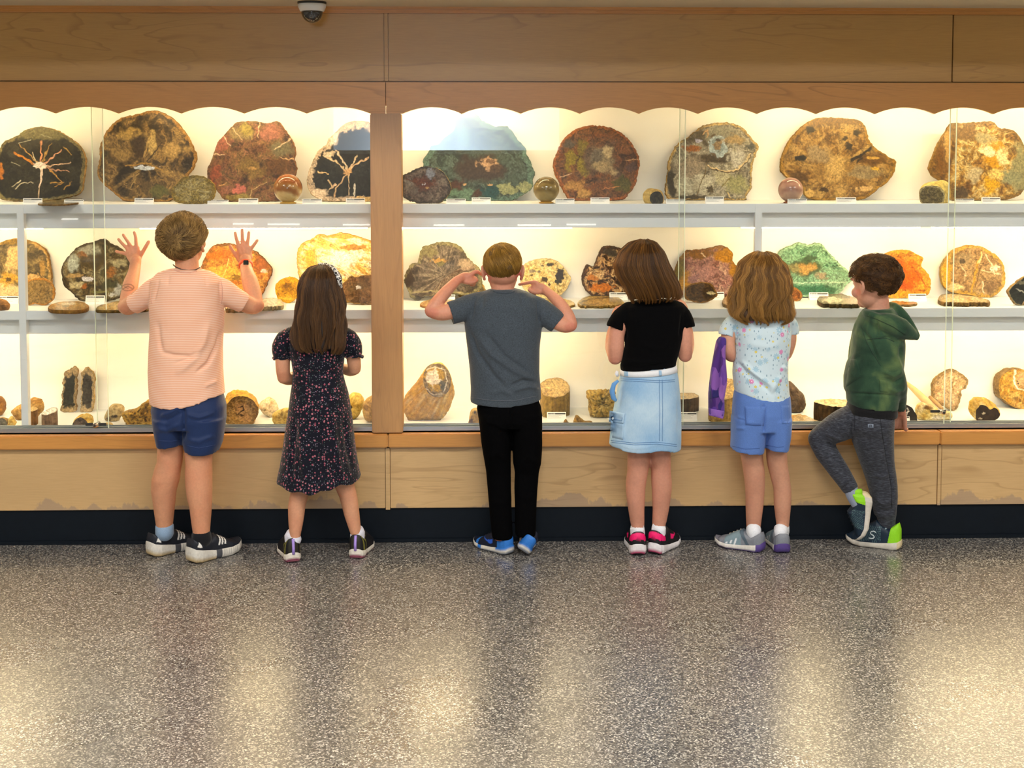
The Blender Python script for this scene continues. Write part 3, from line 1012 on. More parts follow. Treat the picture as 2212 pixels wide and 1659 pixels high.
S('petrified_slab', 'reddish brown slab with pale rim cracks behind the orange sphere',
  [(448, 370), (451, 395), (463, 405), (473, 418), (489, 434), (521, 436), (557, 436), (585, 434), (605, 432), (628, 400), (640, 370), (638, 355), (635, 345), (638, 332), (635, 317), (628, 301), (620, 289), (610, 276), (603, 266), (592, 265), (577, 269), (562, 266), (547, 264), (527, 265), (511, 267), (501, 276), (486, 291), (483, 296), (471, 309), (463, 329), (458, 345), (453, 357)],
  ['3a2618', '5a3c26', '754c30', '6b5a34', '8a5a3c'], 0, c=(545, 363), group=G1, rings=('8c7040', 26, 0.45), bark=('a4744a', '7a4c2c'),
  f=[('b', 480, 315, 20, 20, '8e5540', .5), ('b', 518, 290, 30, 14, '857148', .6), ('b', 532, 281, 14, 13, '96853e', .5), ('b', 585, 287, 26, 18, '9b6450', .7), ('b', 610, 325, 24, 18, '6c6448', .6), ('b', 517, 410, 15, 10, 'b9685a', .4), ('b', 487, 412, 14, 12, '8a5c48', .5), ('b', 520, 427, 30, 8, '8c7a3e', .5), ('b', 465, 378, 14, 20, '84442a', .5),
     ('b', 545, 365, 30, 24, '7a6232', .7), ('b', 545, 365, 12, 4, 'a88248', .6), ('b', 600, 360, 34, 16, '5e4020', .7), ('l', [(561, 266), (559, 285), (557, 300)], 3, 1, 'd9b48c'), ('l', [(502, 277), (512, 290), (523, 303)], 3, 1, 'd9b48c'), ('l', [(484, 296), (490, 308), (500, 317)], 3, 1, 'd9b894'), ('l', [(462, 333), (483, 336)], 3, 1, 'e0c19c'),
     ('l', [(628, 302), (604, 316), (590, 325)], 4, 1, 'd9b894'), ('l', [(637, 344), (618, 346), (603, 340)], 4, 1, 'd8b080'), ('l', [(470, 405), (490, 396)], 2, 1, 'c89a64'), ('l', [(541, 430), (543, 412), (575, 395)], 2, 1, 'c0a06c')])
ball('orange banded stone sphere on a small gold stand, left of the post', 622, 408, 31, ['a0602c', '8a4a22', '9c6a3a', 'd9bf84', 'b89448'], (0.2, 0.3, 1), 'b58a2e')
S('petrified_slab', 'black slab with cream rim and radiating veins partly behind the post',
  [(663, 390), (666, 408), (676, 423), (699, 434), (754, 436), (800, 436), (822, 425), (830, 380), (828, 330), (818, 290), (799, 268), (780, 263), (754, 266), (737, 276), (724, 289), (711, 301), (704, 314), (686, 329), (678, 345), (671, 362), (666, 377)],
  ['181816', '22211e', '2c2b26', '1c1b19'], 0, c=(752, 373), group=G1, rim=('d8bfa4', 0.14), bark=('d9bd92', 'a98a5c'),
  f=[('l', [(750, 372), (725, 350), (697, 337)], 5, 3, 'd8bd98'), ('l', [(750, 368), (738, 345), (727, 326)], 6, 5, 'd9c4a8'), ('l', [(755, 366), (765, 350), (772, 338)], 5, 4, 'dcc3a2'), ('l', [(756, 366), (775, 352), (797, 342)], 6, 5, 'd0ae8c'), ('l', [(688, 373), (710, 376)], 7, 2, 'd8b988'), ('l', [(708, 390), (718, 406)], 5, 2, 'd9bd92'),
     ('l', [(750, 378), (728, 405), (722, 428)], 4, 3, 'c8a680'), ('l', [(754, 380), (753, 430)], 3, 2, 'c9b090'), ('l', [(764, 400), (765, 425)], 6, 4, 'cfc8bc'), ('l', [(725, 400), (712, 412)], 4, 2, 'd8b998'), ('b', 690, 420, 22, 10, 'e2cbb2', .5), ('b', 752, 372, 9, 8, 'caa070', .5), ('b', 712, 335, 14, 7, 'dcc9ae', .4), ('b', 790, 432, 30, 6, 'd2b070', .5), ('b', 720, 300, 10, 16, 'e6d6c2', .6)])
S('petrified_slab', 'small brown flower-shaped slab right of the post in front of the green slab',
  [(870, 382), (869, 408), (871, 426), (891, 436), (916, 440), (946, 438), (964, 428), (973, 408), (969, 390), (961, 377), (949, 367), (934, 362), (916, 360), (901, 365), (888, 371)],
  ['4c3a30', '6e5848', '8c7660', '5a4636'], 0, c=(917, 400), group=G1, rays=('a8947c', 5, 0.6), rim=('3c2e18', 0.1), bark=('54421f', 'b5984e'), jag=2.2, sc=12,
  f=[('b', 930, 375, 10, 12, '9a9ca4', .5), ('b', 917, 398, 26, 16, '70381c', .8), ('b', 883, 398, 12, 12, '948878', .6), ('b', 893, 412, 12, 10, '7a6a58', .6), ('b', 916, 398, 4, 3, 'f4eee6', .3), ('b', 922, 406, 4, 3, 'd8a860', .3), ('l', [(915, 398), (880, 388)], 5, 2, '7a4424')])
S('petrified_slab', 'large dark green mountain-shaped slab right of the post',
  [(916, 357), (916, 345), (924, 332), (934, 317), (949, 312), (959, 299), (972, 291), (982, 281), (984, 266), (988, 251), (997, 246), (1017, 246), (1030, 251), (1043, 264), (1055, 269), (1068, 275), (1083, 274), (1096, 276), (1108, 289), (1116, 302), (1126, 312), (1135, 324), (1136, 334), (1144, 347), (1149, 362), (1154, 375), (1148, 390), (1151, 403), (1139, 415), (1126, 423), (1113, 431), (1093, 434), (1060, 434), (1017, 434), (970, 434), (940, 430), (920, 400), (914, 375)],
  ['28332c', '3a4a42', '56685e', '343f38', '445248'], 0, c=(1035, 365), group=G1, rim=('5e7c70', 0.1), bark=('8aa294', '54705e'), jag=2.0, sc=18,
  f=[('b', 1040, 365, 62, 34, '3c2e22', .8), ('b', 1055, 355, 24, 13, 'c09a74', .5), ('b', 1070, 365, 14, 12, '4a3626', .5), ('b', 1060, 350, 12, 5, '6a5038', .5), ('b', 1095, 411, 24, 12, '8c9068', .15), ('b', 1135, 407, 17, 13, '8c9068', .15), ('b', 1060, 418, 22, 14, '1f4446', .2), ('b', 1000, 418, 34, 10, '62806c', .6), ('b', 1030, 420, 10, 10, '4a3022', .5), ('b', 985, 400, 18, 12, '4a2e22', .7),
     ('b', 1004, 400, 4, 2.5, 'c8a070', .3), ('b', 1058, 401, 6, 2.5, 'c8a070', .3), ('b', 1000, 290, 20, 24, '54706a', .8)])
ball('olive banded stone sphere on a gold stand in front of the red brown round slab', 1180, 410, 28, ['746034', '5c4a26', '8a7444', 'a4905c', '8c7a48'], (0.2, 0.4, 1), 'a87c22')
S('petrified_slab', 'round red brown slab with pale speckled heart on top shelf',
  [(1196, 357), (1202, 334), (1210, 317), (1220, 302), (1235, 286), (1255, 277), (1278, 273), (1301, 275), (1321, 279), (1341, 289), (1356, 302), (1369, 319), (1379, 340), (1381, 357), (1377, 380), (1372, 400), (1359, 418), (1344, 432), (1296, 434), (1245, 434), (1227, 428), (1215, 408), (1205, 388), (1198, 372)],
  ['4a3020', '6e4828', '855830', '5c4636', '7a4c28'], 0, c=(1295, 350), group=G1, rings=('8c4c24', 20, 0.4), rim=('a4602a', 0.06), bark=('b4702e', '7c461c'), jag=2.2,
  f=[('b', 1232, 345, 14, 24, '867620', .5), ('b', 1262, 365, 15, 26, '8c7c22', .4), ('b', 1258, 320, 12, 18, '7a6c24', .6), ('b', 1295, 348, 44, 40, '5e4c40', .7), ('b', 1300, 345, 26, 26, '8a7a60', .9), ('b', 1310, 330, 16, 12, 'b7a480', .8), ('b', 1300, 362, 22, 14, 'a89470', .9), ('b', 1325, 372, 10, 8, 'b09a74', .8), ('b', 1290, 340, 16, 14, '6c6458', .6),
     ('b', 1240, 405, 26, 14, 'b08448', .8), ('b', 1260, 420, 16, 10, 'c09450', .7), ('b', 1345, 400, 22, 18, '585428', .5), ('b', 1363, 362, 12, 10, '5c4440', .5), ('b', 1230, 312, 14, 10, '565048', .6), ('l', [(1209, 385), (1235, 376)], 2, 1, 'd9b890'), ('l', [(1380, 346), (1350, 348)], 2, 1, 'd2a878'), ('l', [(1300, 410), (1340, 404)], 2, 1, 'c88448')])
S('fossil_egg', 'small egg-like stone with a dark round polished end on top shelf', [(1404, 432), (1406, 420), (1415, 414), (1426, 415), (1432, 425), (1431, 437), (1424, 442), (1411, 441)],
  ['1e1a12', '3a3424', '544a30'], 0, group=G1, body=[(1389, 430), (1391, 415), (1400, 408), (1414, 407), (1428, 412), (1434, 424), (1433, 437), (1425, 442), (1398, 442)], bdep=0.04, bark=('dcc07c', 'c4a058'), sc=7, jag=0.3)
S('petrified_slab', 'grey agate slab with a curled knot near its top, behind the glass overlap',
  [(1440, 423), (1438, 408), (1442, 383), (1444, 362), (1447, 345), (1457, 324), (1472, 307), (1487, 299), (1502, 286), (1520, 274), (1540, 269), (1563, 267), (1583, 270), (1604, 279), (1614, 289), (1626, 304), (1638, 318), (1632, 337), (1626, 357), (1623, 383), (1623, 408), (1611, 425), (1609, 433), (1553, 433), (1502, 433), (1452, 432)],
  ['7a7260', '979080', 'b4ae9c', '8a826c', 'a29a84'], 0, c=(1540, 362), group=G1, rim=('c4a460', 0.045), bark=('c8a04c', '7c5c24'), jag=2.2, sc=26,
  f=[('b', 1500, 300, 50, 20, '4c4230', .7), ('b', 1535, 345, 60, 12, '463a24', .7), ('b', 1495, 323, 19, 8, '9c5c16', .5), ('b', 1555, 296, 46, 20, '84806e', .7), ('b', 1551, 316, 20, 24, '5c4c34', .2), ('b', 1551, 315, 17, 21, 'a9bac0', .15), ('b', 1551, 315, 13, 17, '8a9a9c', .15), ('b', 1551, 316, 9, 13, '8c7452', .3), ('b', 1552, 304, 6, 3, '3c3228', .4), ('b', 1508, 306, 9, 5, 'a8a8c0', .4),
     ('b', 1590, 345, 18, 22, 'c0bcb0', .5), ('b', 1586, 303, 22, 12, '9c8458', .7), ('b', 1622, 318, 12, 8, '50524c', .5), ('b', 1490, 365, 30, 26, '9a8c78', .7), ('b', 1480, 400, 26, 18, 'b4b09c', .6), ('b', 1525, 400, 24, 24, 'c2bda8', .6), ('b', 1590, 400, 30, 22, '9c9a6c', .6), ('b', 1560, 385, 20, 14, 'b8b292', .6), ('b', 1450, 400, 10, 30, '3a3220', .5), ('b', 1535, 412, 8, 10, '4c4028', .5), ('b', 1490, 428, 40, 5, '463c24', .5),
     ('l', [(1530, 361), (1548, 368), (1572, 374), (1592, 371), (1606, 356), (1622, 336)], 8, 6, '4a3820'), ('l', [(1530, 360), (1548, 367), (1572, 372), (1592, 369), (1606, 354), (1622, 334)], 4, 4, 'e6cb9a'), ('l', [(1520, 290), (1530, 282), (1527, 300)], 6, 4, 'c8a070'), ('l', [(1505, 425), (1512, 400), (1522, 380), (1526, 355)], 2, 2, '6c5a30'), ('l', [(1560, 405), (1576, 388)], 2, 2, '7c6c2c'), ('l', [(1572, 420), (1580, 430)], 3, 2, 'e6c888')])
ball('pinkish purple stone sphere on a red stand beside the gold slab', 1708, 412, 27, ['7c544c', '94685c', 'b48a78', 'c8a48c', '6c4444'], (0.1, 0.5, 1), '8c4a22')
S('petrified_slab', 'wide golden brown slab with black blotches and a pointed right side',
  [(1687, 362), (1690, 340), (1700, 314), (1713, 296), (1728, 279), (1748, 264), (1768, 256), (1794, 255), (1824, 257), (1852, 260), (1865, 269), (1872, 284), (1877, 302), (1890, 319), (1905, 329), (1920, 340), (1934, 347), (1933, 367), (1925, 383), (1915, 395), (1900, 405), (1885, 418), (1865, 429), (1829, 432), (1794, 433), (1758, 431), (1741, 423), (1736, 408), (1725, 395), (1703, 385), (1690, 372)],
  ['5a3e10', '7c5a1e', '97763c', 'a3824a', '6e4e14'], 0, c=(1805, 366), group=G1, rays=('c4a25c', 4, 0.65), rim=('96701e', 0.06), bark=('b99448', '7c5a20'), sc=24,
  f=[('b', 1812, 372, 70, 32, '8c6c34', .9), ('b', 1806, 366, 22, 34, 'b8985a', .9), ('b', 1770, 335, 30, 22, '8f7a58', .9), ('b', 1870, 372, 36, 16, '887654', .7), ('b', 1800, 262, 70, 9, '7a5812', .6), ('b', 1728, 385, 24, 14, '4e3408', .8), ('b', 1880, 345, 30, 14, '5c3e0c', .7), ('b', 1729, 341, 14, 6, '22201a', .25), ('b', 1750, 282, 11, 8, '2c2618', .35), ('l', [(1838, 347), (1858, 337), (1880, 322)], 9, 13, '221c12'), ('l', [(1852, 352), (1862, 342)], 7, 7, '221c12'), ('b', 1834, 317, 8, 11, '2c2416', .3), ('b', 1826, 300, 7, 5, '3a2e16', .4),
     ('b', 1850, 287, 8, 8, '2e281a', .35), ('b', 1780, 410, 10, 6, '3a280a', .5), ('b', 1890, 365, 10, 4, 'c29c30', .4), ('b', 1885, 342, 14, 3, 'c09a44', .4), ('b', 1870, 408, 20, 6, 'c8a468', .5), ('b', 1745, 418, 14, 8, 'c8a45c', .5), ('l', [(1700, 385), (1694, 370)], 3, 2, 'd0a868')])
S('yellow_log', 'short pale yellow log with a round grey sawn end, right end of top shelf', [(1986, 428), (1986, 412), (1995, 403), (2012, 401), (2030, 404), (2040, 416), (2040, 430), (2033, 440), (1994, 440)],
  ['7c6a3c', '978456', '6a5a34'], 0, c=(2012, 424), group=G1, body=[(1990, 425), (1992, 405), (2005, 394), (2025, 391), (2042, 390), (2050, 398), (2053, 415), (2050, 433), (2042, 441), (1998, 441)], bdep=0.06, rays=('5a4a28', 7, 0.5), rim=('e0c88c', 0.14), bark=('ecd88c', 'd8bc5c'), sc=8, jag=0.5)
S('petrified_slab', 'marbled yellow and cream slab at the right end of top shelf',
  [(2009, 370), (2010, 355), (2019, 332), (2029, 309), (2042, 289), (2057, 269), (2082, 269), (2108, 267), (2133, 265), (2148, 267), (2158, 279), (2179, 281), (2196, 289), (2206, 304), (2216, 325), (2228, 355), (2225, 390), (2212, 412), (2195, 426), (2165, 433), (2110, 434), (2062, 434), (2055, 420), (2047, 395), (2025, 388)],
  ['5c3e14', '8a6428', 'b28c3c', 'd8c48c', '8c6a2c'], 0, c=(2125, 355), group=G1, rim=('7c5c24', 0.06), bark=('b08c4c', '70501c'), sc=20, con=2.6,
  f=[('b', 2040, 350, 20, 60, '6c4814', .7), ('b', 2080, 290, 40, 18, '7c6038', .7), ('b', 2205, 360, 20, 60, '8a8660', .7), ('b', 2130, 300, 30, 12, 'a0946c', .7), ('b', 2150, 340, 26, 30, 'c08c0c', .8), ('b', 2135, 330, 16, 12, 'f0e0b4', .6), ('b', 2165, 345, 14, 22, 'ecd8a0', .7), ('b', 2140, 400, 20, 22, 'cc9c08', .6), ('b', 2105, 380, 18, 16, 'b4a480', .7), ('b', 2080, 415, 20, 18, '4c3c28', .6), ('b', 2155, 380, 20, 12, 'e2c470', .7), ('b', 2185, 385, 20, 24, '8a8a68', .6), ('b', 2048, 320, 8, 40, 'b08c4c', .6)])
S('petrified_slab', 'thin flat slice lying in front of the black star slab', [(84, 440), (95, 435), (130, 431), (165, 428), (178, 430), (170, 437), (130, 441)],
  ['6c5c30', '8c7a48', '54461f'], 0, mode='flat', group=G1, h=0.008, sc=8, jag=0.3)

# ---- middle shelf
S('petrified_slab', 'grey and cream slab with a yellow star heart behind the left upright',
  [(-30, 590), (-25, 560), (-15, 530), (0, 521), (15, 515), (32, 512), (50, 514), (68, 518), (84, 526), (95, 535), (103, 550), (107, 570), (109, 590), (110, 610), (106, 625), (95, 640), (20, 641), (-20, 640)],
  ['4c4028', '6c5c3c', '8c7848', '5a4a2c'], 1, c=(20, 598), group=G2, rim=('cfa45c', 0.06), bark=('d2a050', '8c6428'),
  f=[('b', 10, 625, 36, 22, 'e2c48a', .5), ('b', 30, 560, 14, 36, 'd9b478', .5), ('b', 18, 598, 20, 16, 'c8962e', .7), ('b', 70, 597, 20, 10, 'd2a868', .3), ('b', 92, 575, 7, 18, 'b48c48', .5), ('b', 18, 600, 6, 5, '5c4418', .6), ('b', 30, 517, 40, 7, '8c6c1c', .4)], rays=('d8b878', 4, 0.5))
S('petrified_slab', 'small tan slab with scalloped gold edge beside the left upright', [(44, 655), (60, 660), (75, 656), (95, 660), (110, 652), (117, 640), (117, 625), (111, 612), (98, 603), (85, 601), (65, 605), (48, 615), (41, 635)],
  ['8c7040', 'a98a54', '9c7c44'], 1, group=G2, rim=('c8862a', 0.12), bark=('d09440', 'a46c28'), sc=14, thick=0.015, jag=1.2)
rock('fossil_lump', 'brown lump at the far left edge of middle shelf', [(-15, 645), (5, 646), (18, 655), (21, 666), (10, 673), (-15, 673)], ['8c5c24', 'a8743a', '6c4418'], 1, group=G2)
S('petrified_slab', 'flat tan oval slice lying left of the first boy', [(104, 664), (112, 657), (130, 652), (150, 651), (172, 651), (186, 656), (192, 662), (185, 667), (165, 670), (140, 670), (115, 669)],
  ['c8984c', 'd9b474', 'b4843c'], 1, mode='flat', group=G2, rim=('c08628', 0.12), f=[('b', 142, 660, 12, 3.5, '8c7c54', .5), ('b', 150, 656, 20, 3, 'f4e6c8', .7)], sc=14, jag=0.4, bark=('a4762c', '7c5620'))
S('petrified_slab', 'mottled olive, grey and white slab behind the left hand of the first boy',
  [(133, 590), (136, 574), (143, 561), (154, 549), (168, 536), (184, 529), (204, 524), (224, 518), (235, 527), (250, 534), (264, 543), (276, 556), (282, 575), (281, 600), (272, 625), (255, 645), (224, 653), (185, 653), (165, 645), (157, 636), (145, 625), (137, 614)],
  ['30260f', '4c3e1c', '6c5a2c', 'a09674', '54481f'], 1, c=(205, 592), group=G2, rim=('352a14', 0.05), bark=('5c4824', '34280f'), jag=1.8, sc=20, rays=('b8a878', 3, 0.35),
  f=[('b', 158, 572, 16, 18, 'a9b0a4', .6), ('b', 195, 543, 26, 12, 'a0a090', .6), ('b', 178, 552, 10, 7, '8c6030', .4), ('b', 205, 570, 32, 18, '4c3c0c', .7), ('b', 240, 590, 10, 12, '8c5c24', .5), ('b', 258, 570, 18, 8, 'a49c78', .6), ('b', 188, 604, 14, 5, 'd2d0d4', .3), ('b', 181, 620, 7, 6, '9c5c18', .4), ('b', 165, 618, 16, 8, 'b4a880', .6), ('b', 252, 625, 10, 16, 'b8bab4', .6), ('b', 160, 597, 20, 5, 'a88a54', .6), ('b', 235, 615, 18, 14, '424020', .6), ('b', 215, 632, 18, 3, '8c8648', .4), ('b', 241, 638, 6, 5, 'cfd0cc', .4)])
S('petrified_slab', 'cream flat slice lying behind the left elbow of the first boy', [(208, 667), (214, 660), (235, 655), (255, 650), (300, 651), (320, 660), (316, 668), (262, 670), (214, 670)],
  ['e2bc70', 'ecce90', 'd2a450'], 1, mode='flat', group=G2, h=0.012, streak=(-20, 3), sc=6, jag=0.4, rim=('8c7428', 0.06), bark=('8c6c28', '5c4818'))
S('petrified_slab', 'bright orange slab with dark ragged right edge behind the first boy',
  [(430, 600), (437, 570), (448, 545), (462, 531), (482, 526), (505, 528), (530, 536), (550, 543), (562, 552), (573, 563), (583, 575), (587, 586), (582, 600), (575, 615), (569, 628), (560, 640), (520, 645), (470, 640), (440, 625)],
  ['b4661c', 'd0852c', 'e0a444', 'c07424', 'd89a48'], 1, c=(505, 588), group=G2, rim=('945424', 0.08), bark=('8c5424', '5c3414'), jag=2, sc=20,
  f=[('b', 562, 575, 18, 24, 'a05c2c', .6), ('b', 490, 590, 40, 16, 'd8a83c', .8), ('b', 570, 585, 9, 4, 'ecd8c8', .4), ('b', 475, 550, 30, 12, 'c46c1c', .7), ('b', 480, 528, 26, 4, '7c5028', .5), ('l', [(495, 560), (488, 580), (480, 600)], 2, 2, 'e8c878'), ('b', 510, 600, 12, 8, '7c5c1c', .8)])
S('petrified_slab', 'large cream slab with amber streaks behind the girl in the navy dress',
  [(643, 575), (642, 555), (645, 540), (655, 527), (672, 519), (690, 509), (710, 511), (738, 505), (765, 511), (790, 519), (812, 528), (822, 545), (825, 590), (815, 630), (790, 650), (700, 655), (665, 640), (650, 615)],
  ['d9a040', 'ecc878', 'f4e2b4', 'f6ead0', 'e0b058'], 1, c=(735, 575), group=G2, rim=('c08824', 0.05), streak=(25, 4), sc=12, bark=('d0a040', '9c7020'), f=[('b', 735, 512, 50, 5, 'b88a30', .5), ('b', 765, 535, 30, 7, 'b07c30', .6), ('b', 665, 560, 22, 26, 'd89c38', .8), ('b', 740, 560, 40, 18, 'f8eed8', .8)])
S('petrified_slab', 'small amber yellow round slab left of the girl in the navy dress', [(595, 630), (595, 618), (603, 608), (620, 601), (637, 601), (646, 612), (648, 630), (640, 645), (625, 655), (610, 653), (600, 645)],
  ['cc8c04', 'e0a40c', 'd89a08'], 1, c=(621, 624), group=G2, rim=('d8a010', 0.1), f=[('b', 622, 622, 15, 14, 'a07008', .9), ('b', 620, 618, 8, 8, '785004', .9), ('b', 620, 646, 20, 4, 'ecbc3c', .5)], bark=('c8900c', 'a47208'), sc=8, thick=0.015)
S('petrified_slab', 'grey brown slab with a white speck in front of the cream slab', [(738, 620), (748, 608), (758, 597), (768, 600), (785, 596), (815, 598), (828, 625), (822, 652), (790, 659), (760, 655), (745, 645)],
  ['6c4c28', '84603a', '967450', '5a4024'], 1, c=(775, 622), group=G2, rays=('5c3c1c', 5, 0.5), rim=('a07a34', 0.06), f=[('b', 770, 620, 26, 12, '6c5434', .8), ('b', 774, 622, 7, 4, 'e8e6e0', .3)], jag=1.5, sc=14)
S('pale_log_slice', 'whitish flat piece lying behind the right elbow of the first boy', [(488, 664), (496, 655), (560, 646), (590, 643), (605, 646), (612, 656), (606, 661), (560, 663), (500, 667)],
  ['d8ccb0', 'e8dec8', 'c4b490'], 1, mode='flat', group=G2, h=0.018, streak=(-5, 4), sc=6, bark=('b8a880', '8c7c54'))
S('petrified_slab', 'dark grey slab with knobbly rim and fine rays, right of the post on middle shelf',
  [(875, 611), (876, 593), (884, 577), (890, 570), (902, 569), (905, 559), (908, 546), (915, 534), (931, 529), (945, 525), (972, 525), (988, 530), (999, 539), (1008, 555), (1022, 568), (1033, 577), (1038, 588), (1040, 606), (1036, 625), (1010, 636), (960, 638), (927, 639), (913, 643), (904, 650), (888, 642), (884, 631)],
  ['463c30', '5c5042', '74685a', '3c3226'], 1, c=(962, 592), group=G2, rays=('b4a48c', 12, 0.55), rim=('8c845c', 0.09), bark=('9a8c58', '54482c'), jag=2,
  f=[('b', 885, 600, 12, 24, '30261a', .5), ('b', 1010, 570, 20, 14, 'a08c74', .8), ('b', 950, 562, 18, 6, 'b08848', .5), ('b', 950, 570, 10, 6, '6c6438', .3), ('b', 1000, 550, 12, 10, '4c4434', .6), ('l', [(885, 632), (930, 628), (1000, 632)], 6, 5, 'a89c74'), ('b', 925, 645, 30, 5, '3c3a38', .4), ('b', 925, 545, 20, 12, '7c7450', .7)])
S('agate_jug', 'small rounded agate with a gold-ringed eye behind the boy in the dark tee', [(1000, 640), (1000, 624), (1010, 614), (1030, 612), (1043, 620), (1047, 633), (1045, 642)],
  ['6c5c3c', '8c7c54', '5c4c30'], 1, c=(1022, 630), group=G2, body=[(993, 641), (992, 622), (1000, 613), (1018, 610), (1038, 611), (1047, 620), (1050, 636), (1046, 643)], bdep=0.04, f=[('b', 1021, 630, 14, 11, 'c89430', .2), ('b', 1022, 630, 9, 7, '544830', .2), ('b', 1020, 628, 5, 2.5, 'a8a078', .3)], bark=('c8a04c', '8c6c34'), sc=10)
S('petrified_slab', 'peach flat dish-like slice lying under the left elbow of the boy in the dark tee', [(908, 657), (918, 650), (935, 646), (965, 645), (985, 650), (980, 657), (955, 660), (920, 661)], ['d89c5c', 'ecc490', 'c88844'], 1, mode='flat', group=G2, h=0.010, rim=('e8c484', 0.15), sc=10, bark=('c8965c', 'a47034'))
S('petrified_slab', 'cream oval slab with black blotches right of the boy in the dark tee',
  [(1125, 605), (1128, 580), (1135, 568), (1150, 561), (1175, 557), (1200, 561), (1215, 572), (1226, 588), (1233, 600), (1227, 615), (1217, 630), (1202, 640), (1175, 642), (1150, 635), (1132, 622)],
  ['d8b468', 'e8cc88', 'f0dca4', 'dcbc74'], 1, c=(1180, 598), group=G2, rim=('ecd49a', 0.12), bark=('f0dcae', 'd8b878'), thick=0.04, sc=16, f=[('b', 1210, 590, 10, 13, '34343a', .3), ('b', 1206, 605, 8, 6, '3c3a38', .4), ('b', 1176, 602, 7, 7, '3c342a', .5), ('b', 1189, 569, 10, 4, '3e3c3c', .4), ('b', 1150, 583, 8, 4, '8a7c68', .6), ('b', 1165, 585, 5, 3, '6c6050', .6), ('b', 1148, 592, 4, 2, '4c4030', .5), ('b', 1160, 608, 5, 2, '54482c', .5), ('b', 1187, 612, 3, 3, '4c4030', .5), ('b', 1172, 572, 4, 2, '4c4030', .5)])
S('petrified_slab', 'yellow flat disc lying beside the right elbow of the boy in the dark tee', [(1168, 656), (1178, 647), (1200, 643), (1225, 647), (1240, 654), (1236, 660), (1195, 661), (1175, 660)], ['d8b864', 'e8d08c', 'c8a448'], 1, mode='flat', group=G2, h=0.010, rings=('b8902c', 14, 0.4), sc=12, bark=('c8a040', 'a47c28'))
S('petrified_slab', 'yellow flat disc with a dark crack lying left of the girl in the black tee', [(1249, 653), (1261, 643), (1284, 637), (1308, 637), (1331, 641), (1345, 649), (1346, 656), (1327, 659), (1261, 660), (1252, 657)],
  ['c8a858', 'dcc07c', 'b89444'], 1, mode='flat', group=G2, h=0.012, f=[('l', [(1252, 654), (1275, 646), (1300, 644), (1335, 641)], 2, 2, '5c4820'), ('b', 1322, 649, 13, 5, 'b08c44', .3), ('l', [(1258, 658), (1300, 656)], 2, 1, '6c5424')], sc=12, bark=('b89040', '8c6c28'), rim=('dcc484', 0.08))
S('petrified_slab', 'cream, black and orange slab behind the girl in the black tee',
  [(1258, 600), (1259, 585), (1265, 570), (1270, 566), (1280, 575), (1287, 560), (1293, 545), (1302, 529), (1322, 527), (1345, 534), (1362, 550), (1368, 590), (1360, 625), (1345, 637), (1300, 638), (1280, 635), (1265, 620)],
  ['2c1c10', '6c4424', 'd8a868', 'ecca94', '8c5c30', '34200f'], 1, c=(1315, 588), group=G2, rim=('4c301c', 0.06), sc=13, con=2.8, bark=('6c4824', '3c2610'), jag=1.6, f=[('b', 1300, 616, 24, 9, 'd07818', .4), ('b', 1280, 595, 12, 8, 'c87c30', .6), ('b', 1322, 540, 22, 10, '4c4438', .6), ('l', [(1268, 600), (1290, 604), (1320, 596)], 5, 3, '2c1c10')])
S('petrified_slab', 'mauve and gold slab between the two girls on the right',
  [(1457, 625), (1455, 597), (1460, 577), (1469, 557), (1482, 541), (1500, 538), (1525, 535), (1539, 534), (1548, 530), (1566, 530), (1582, 545), (1582, 561), (1593, 573), (1596, 580), (1591, 600), (1590, 635), (1560, 640), (1500, 638), (1470, 634)],
  ['7c4c44', '94645c', 'b48478', 'a07468', 'c49c84'], 1, c=(1530, 595), group=G2, rim=('8c5c0c', 0.08), sc=12, bark=('9c6c1c', '6c480c'), jag=2, f=[('b', 1470, 595, 12, 45, '6c5c14', .6), ('b', 1482, 605, 16, 22, 'b07c14', .7), ('b', 1570, 550, 26, 20, 'b47c0c', .5), ('b', 1505, 547, 34, 10, '84580c', .5), ('b', 1585, 580, 10, 20, 'a87410', .6), ('b', 1530, 585, 30, 18, 'ac7c74', .9), ('b', 1500, 600, 14, 12, '946c6c', .7), ('l', [(1515, 545), (1525, 553)], 3, 2, 'ecd4b4')])
S('petrified_slab', 'small dark brown slab standing before the mauve and gold slab', [(1478, 636), (1479, 625), (1492, 616), (1510, 611), (1523, 611), (1539, 616), (1544, 625), (1550, 638), (1541, 647), (1523, 655), (1505, 654), (1485, 649)],
  ['2c1a08', '48300f', '64461c', '38220c'], 1, group=G2, rim=('8c6010', 0.12), sc=9, bark=('a87c20', '6c4a10'), f=[('b', 1535, 634, 10, 4, 'c8b888', .5)], jag=1.6, thick=0.018)
S('stone_dish', 'small pale dish-like slice left of the blond girl', [(1560, 652), (1565, 643), (1580, 637), (1605, 637), (1612, 650), (1600, 658), (1570, 659)], ['c8a468', 'dcbc84', 'b48c4c'], 1, mode='flat', group=G2, h=0.014, rim=('8c6c34', 0.12), sc=8)
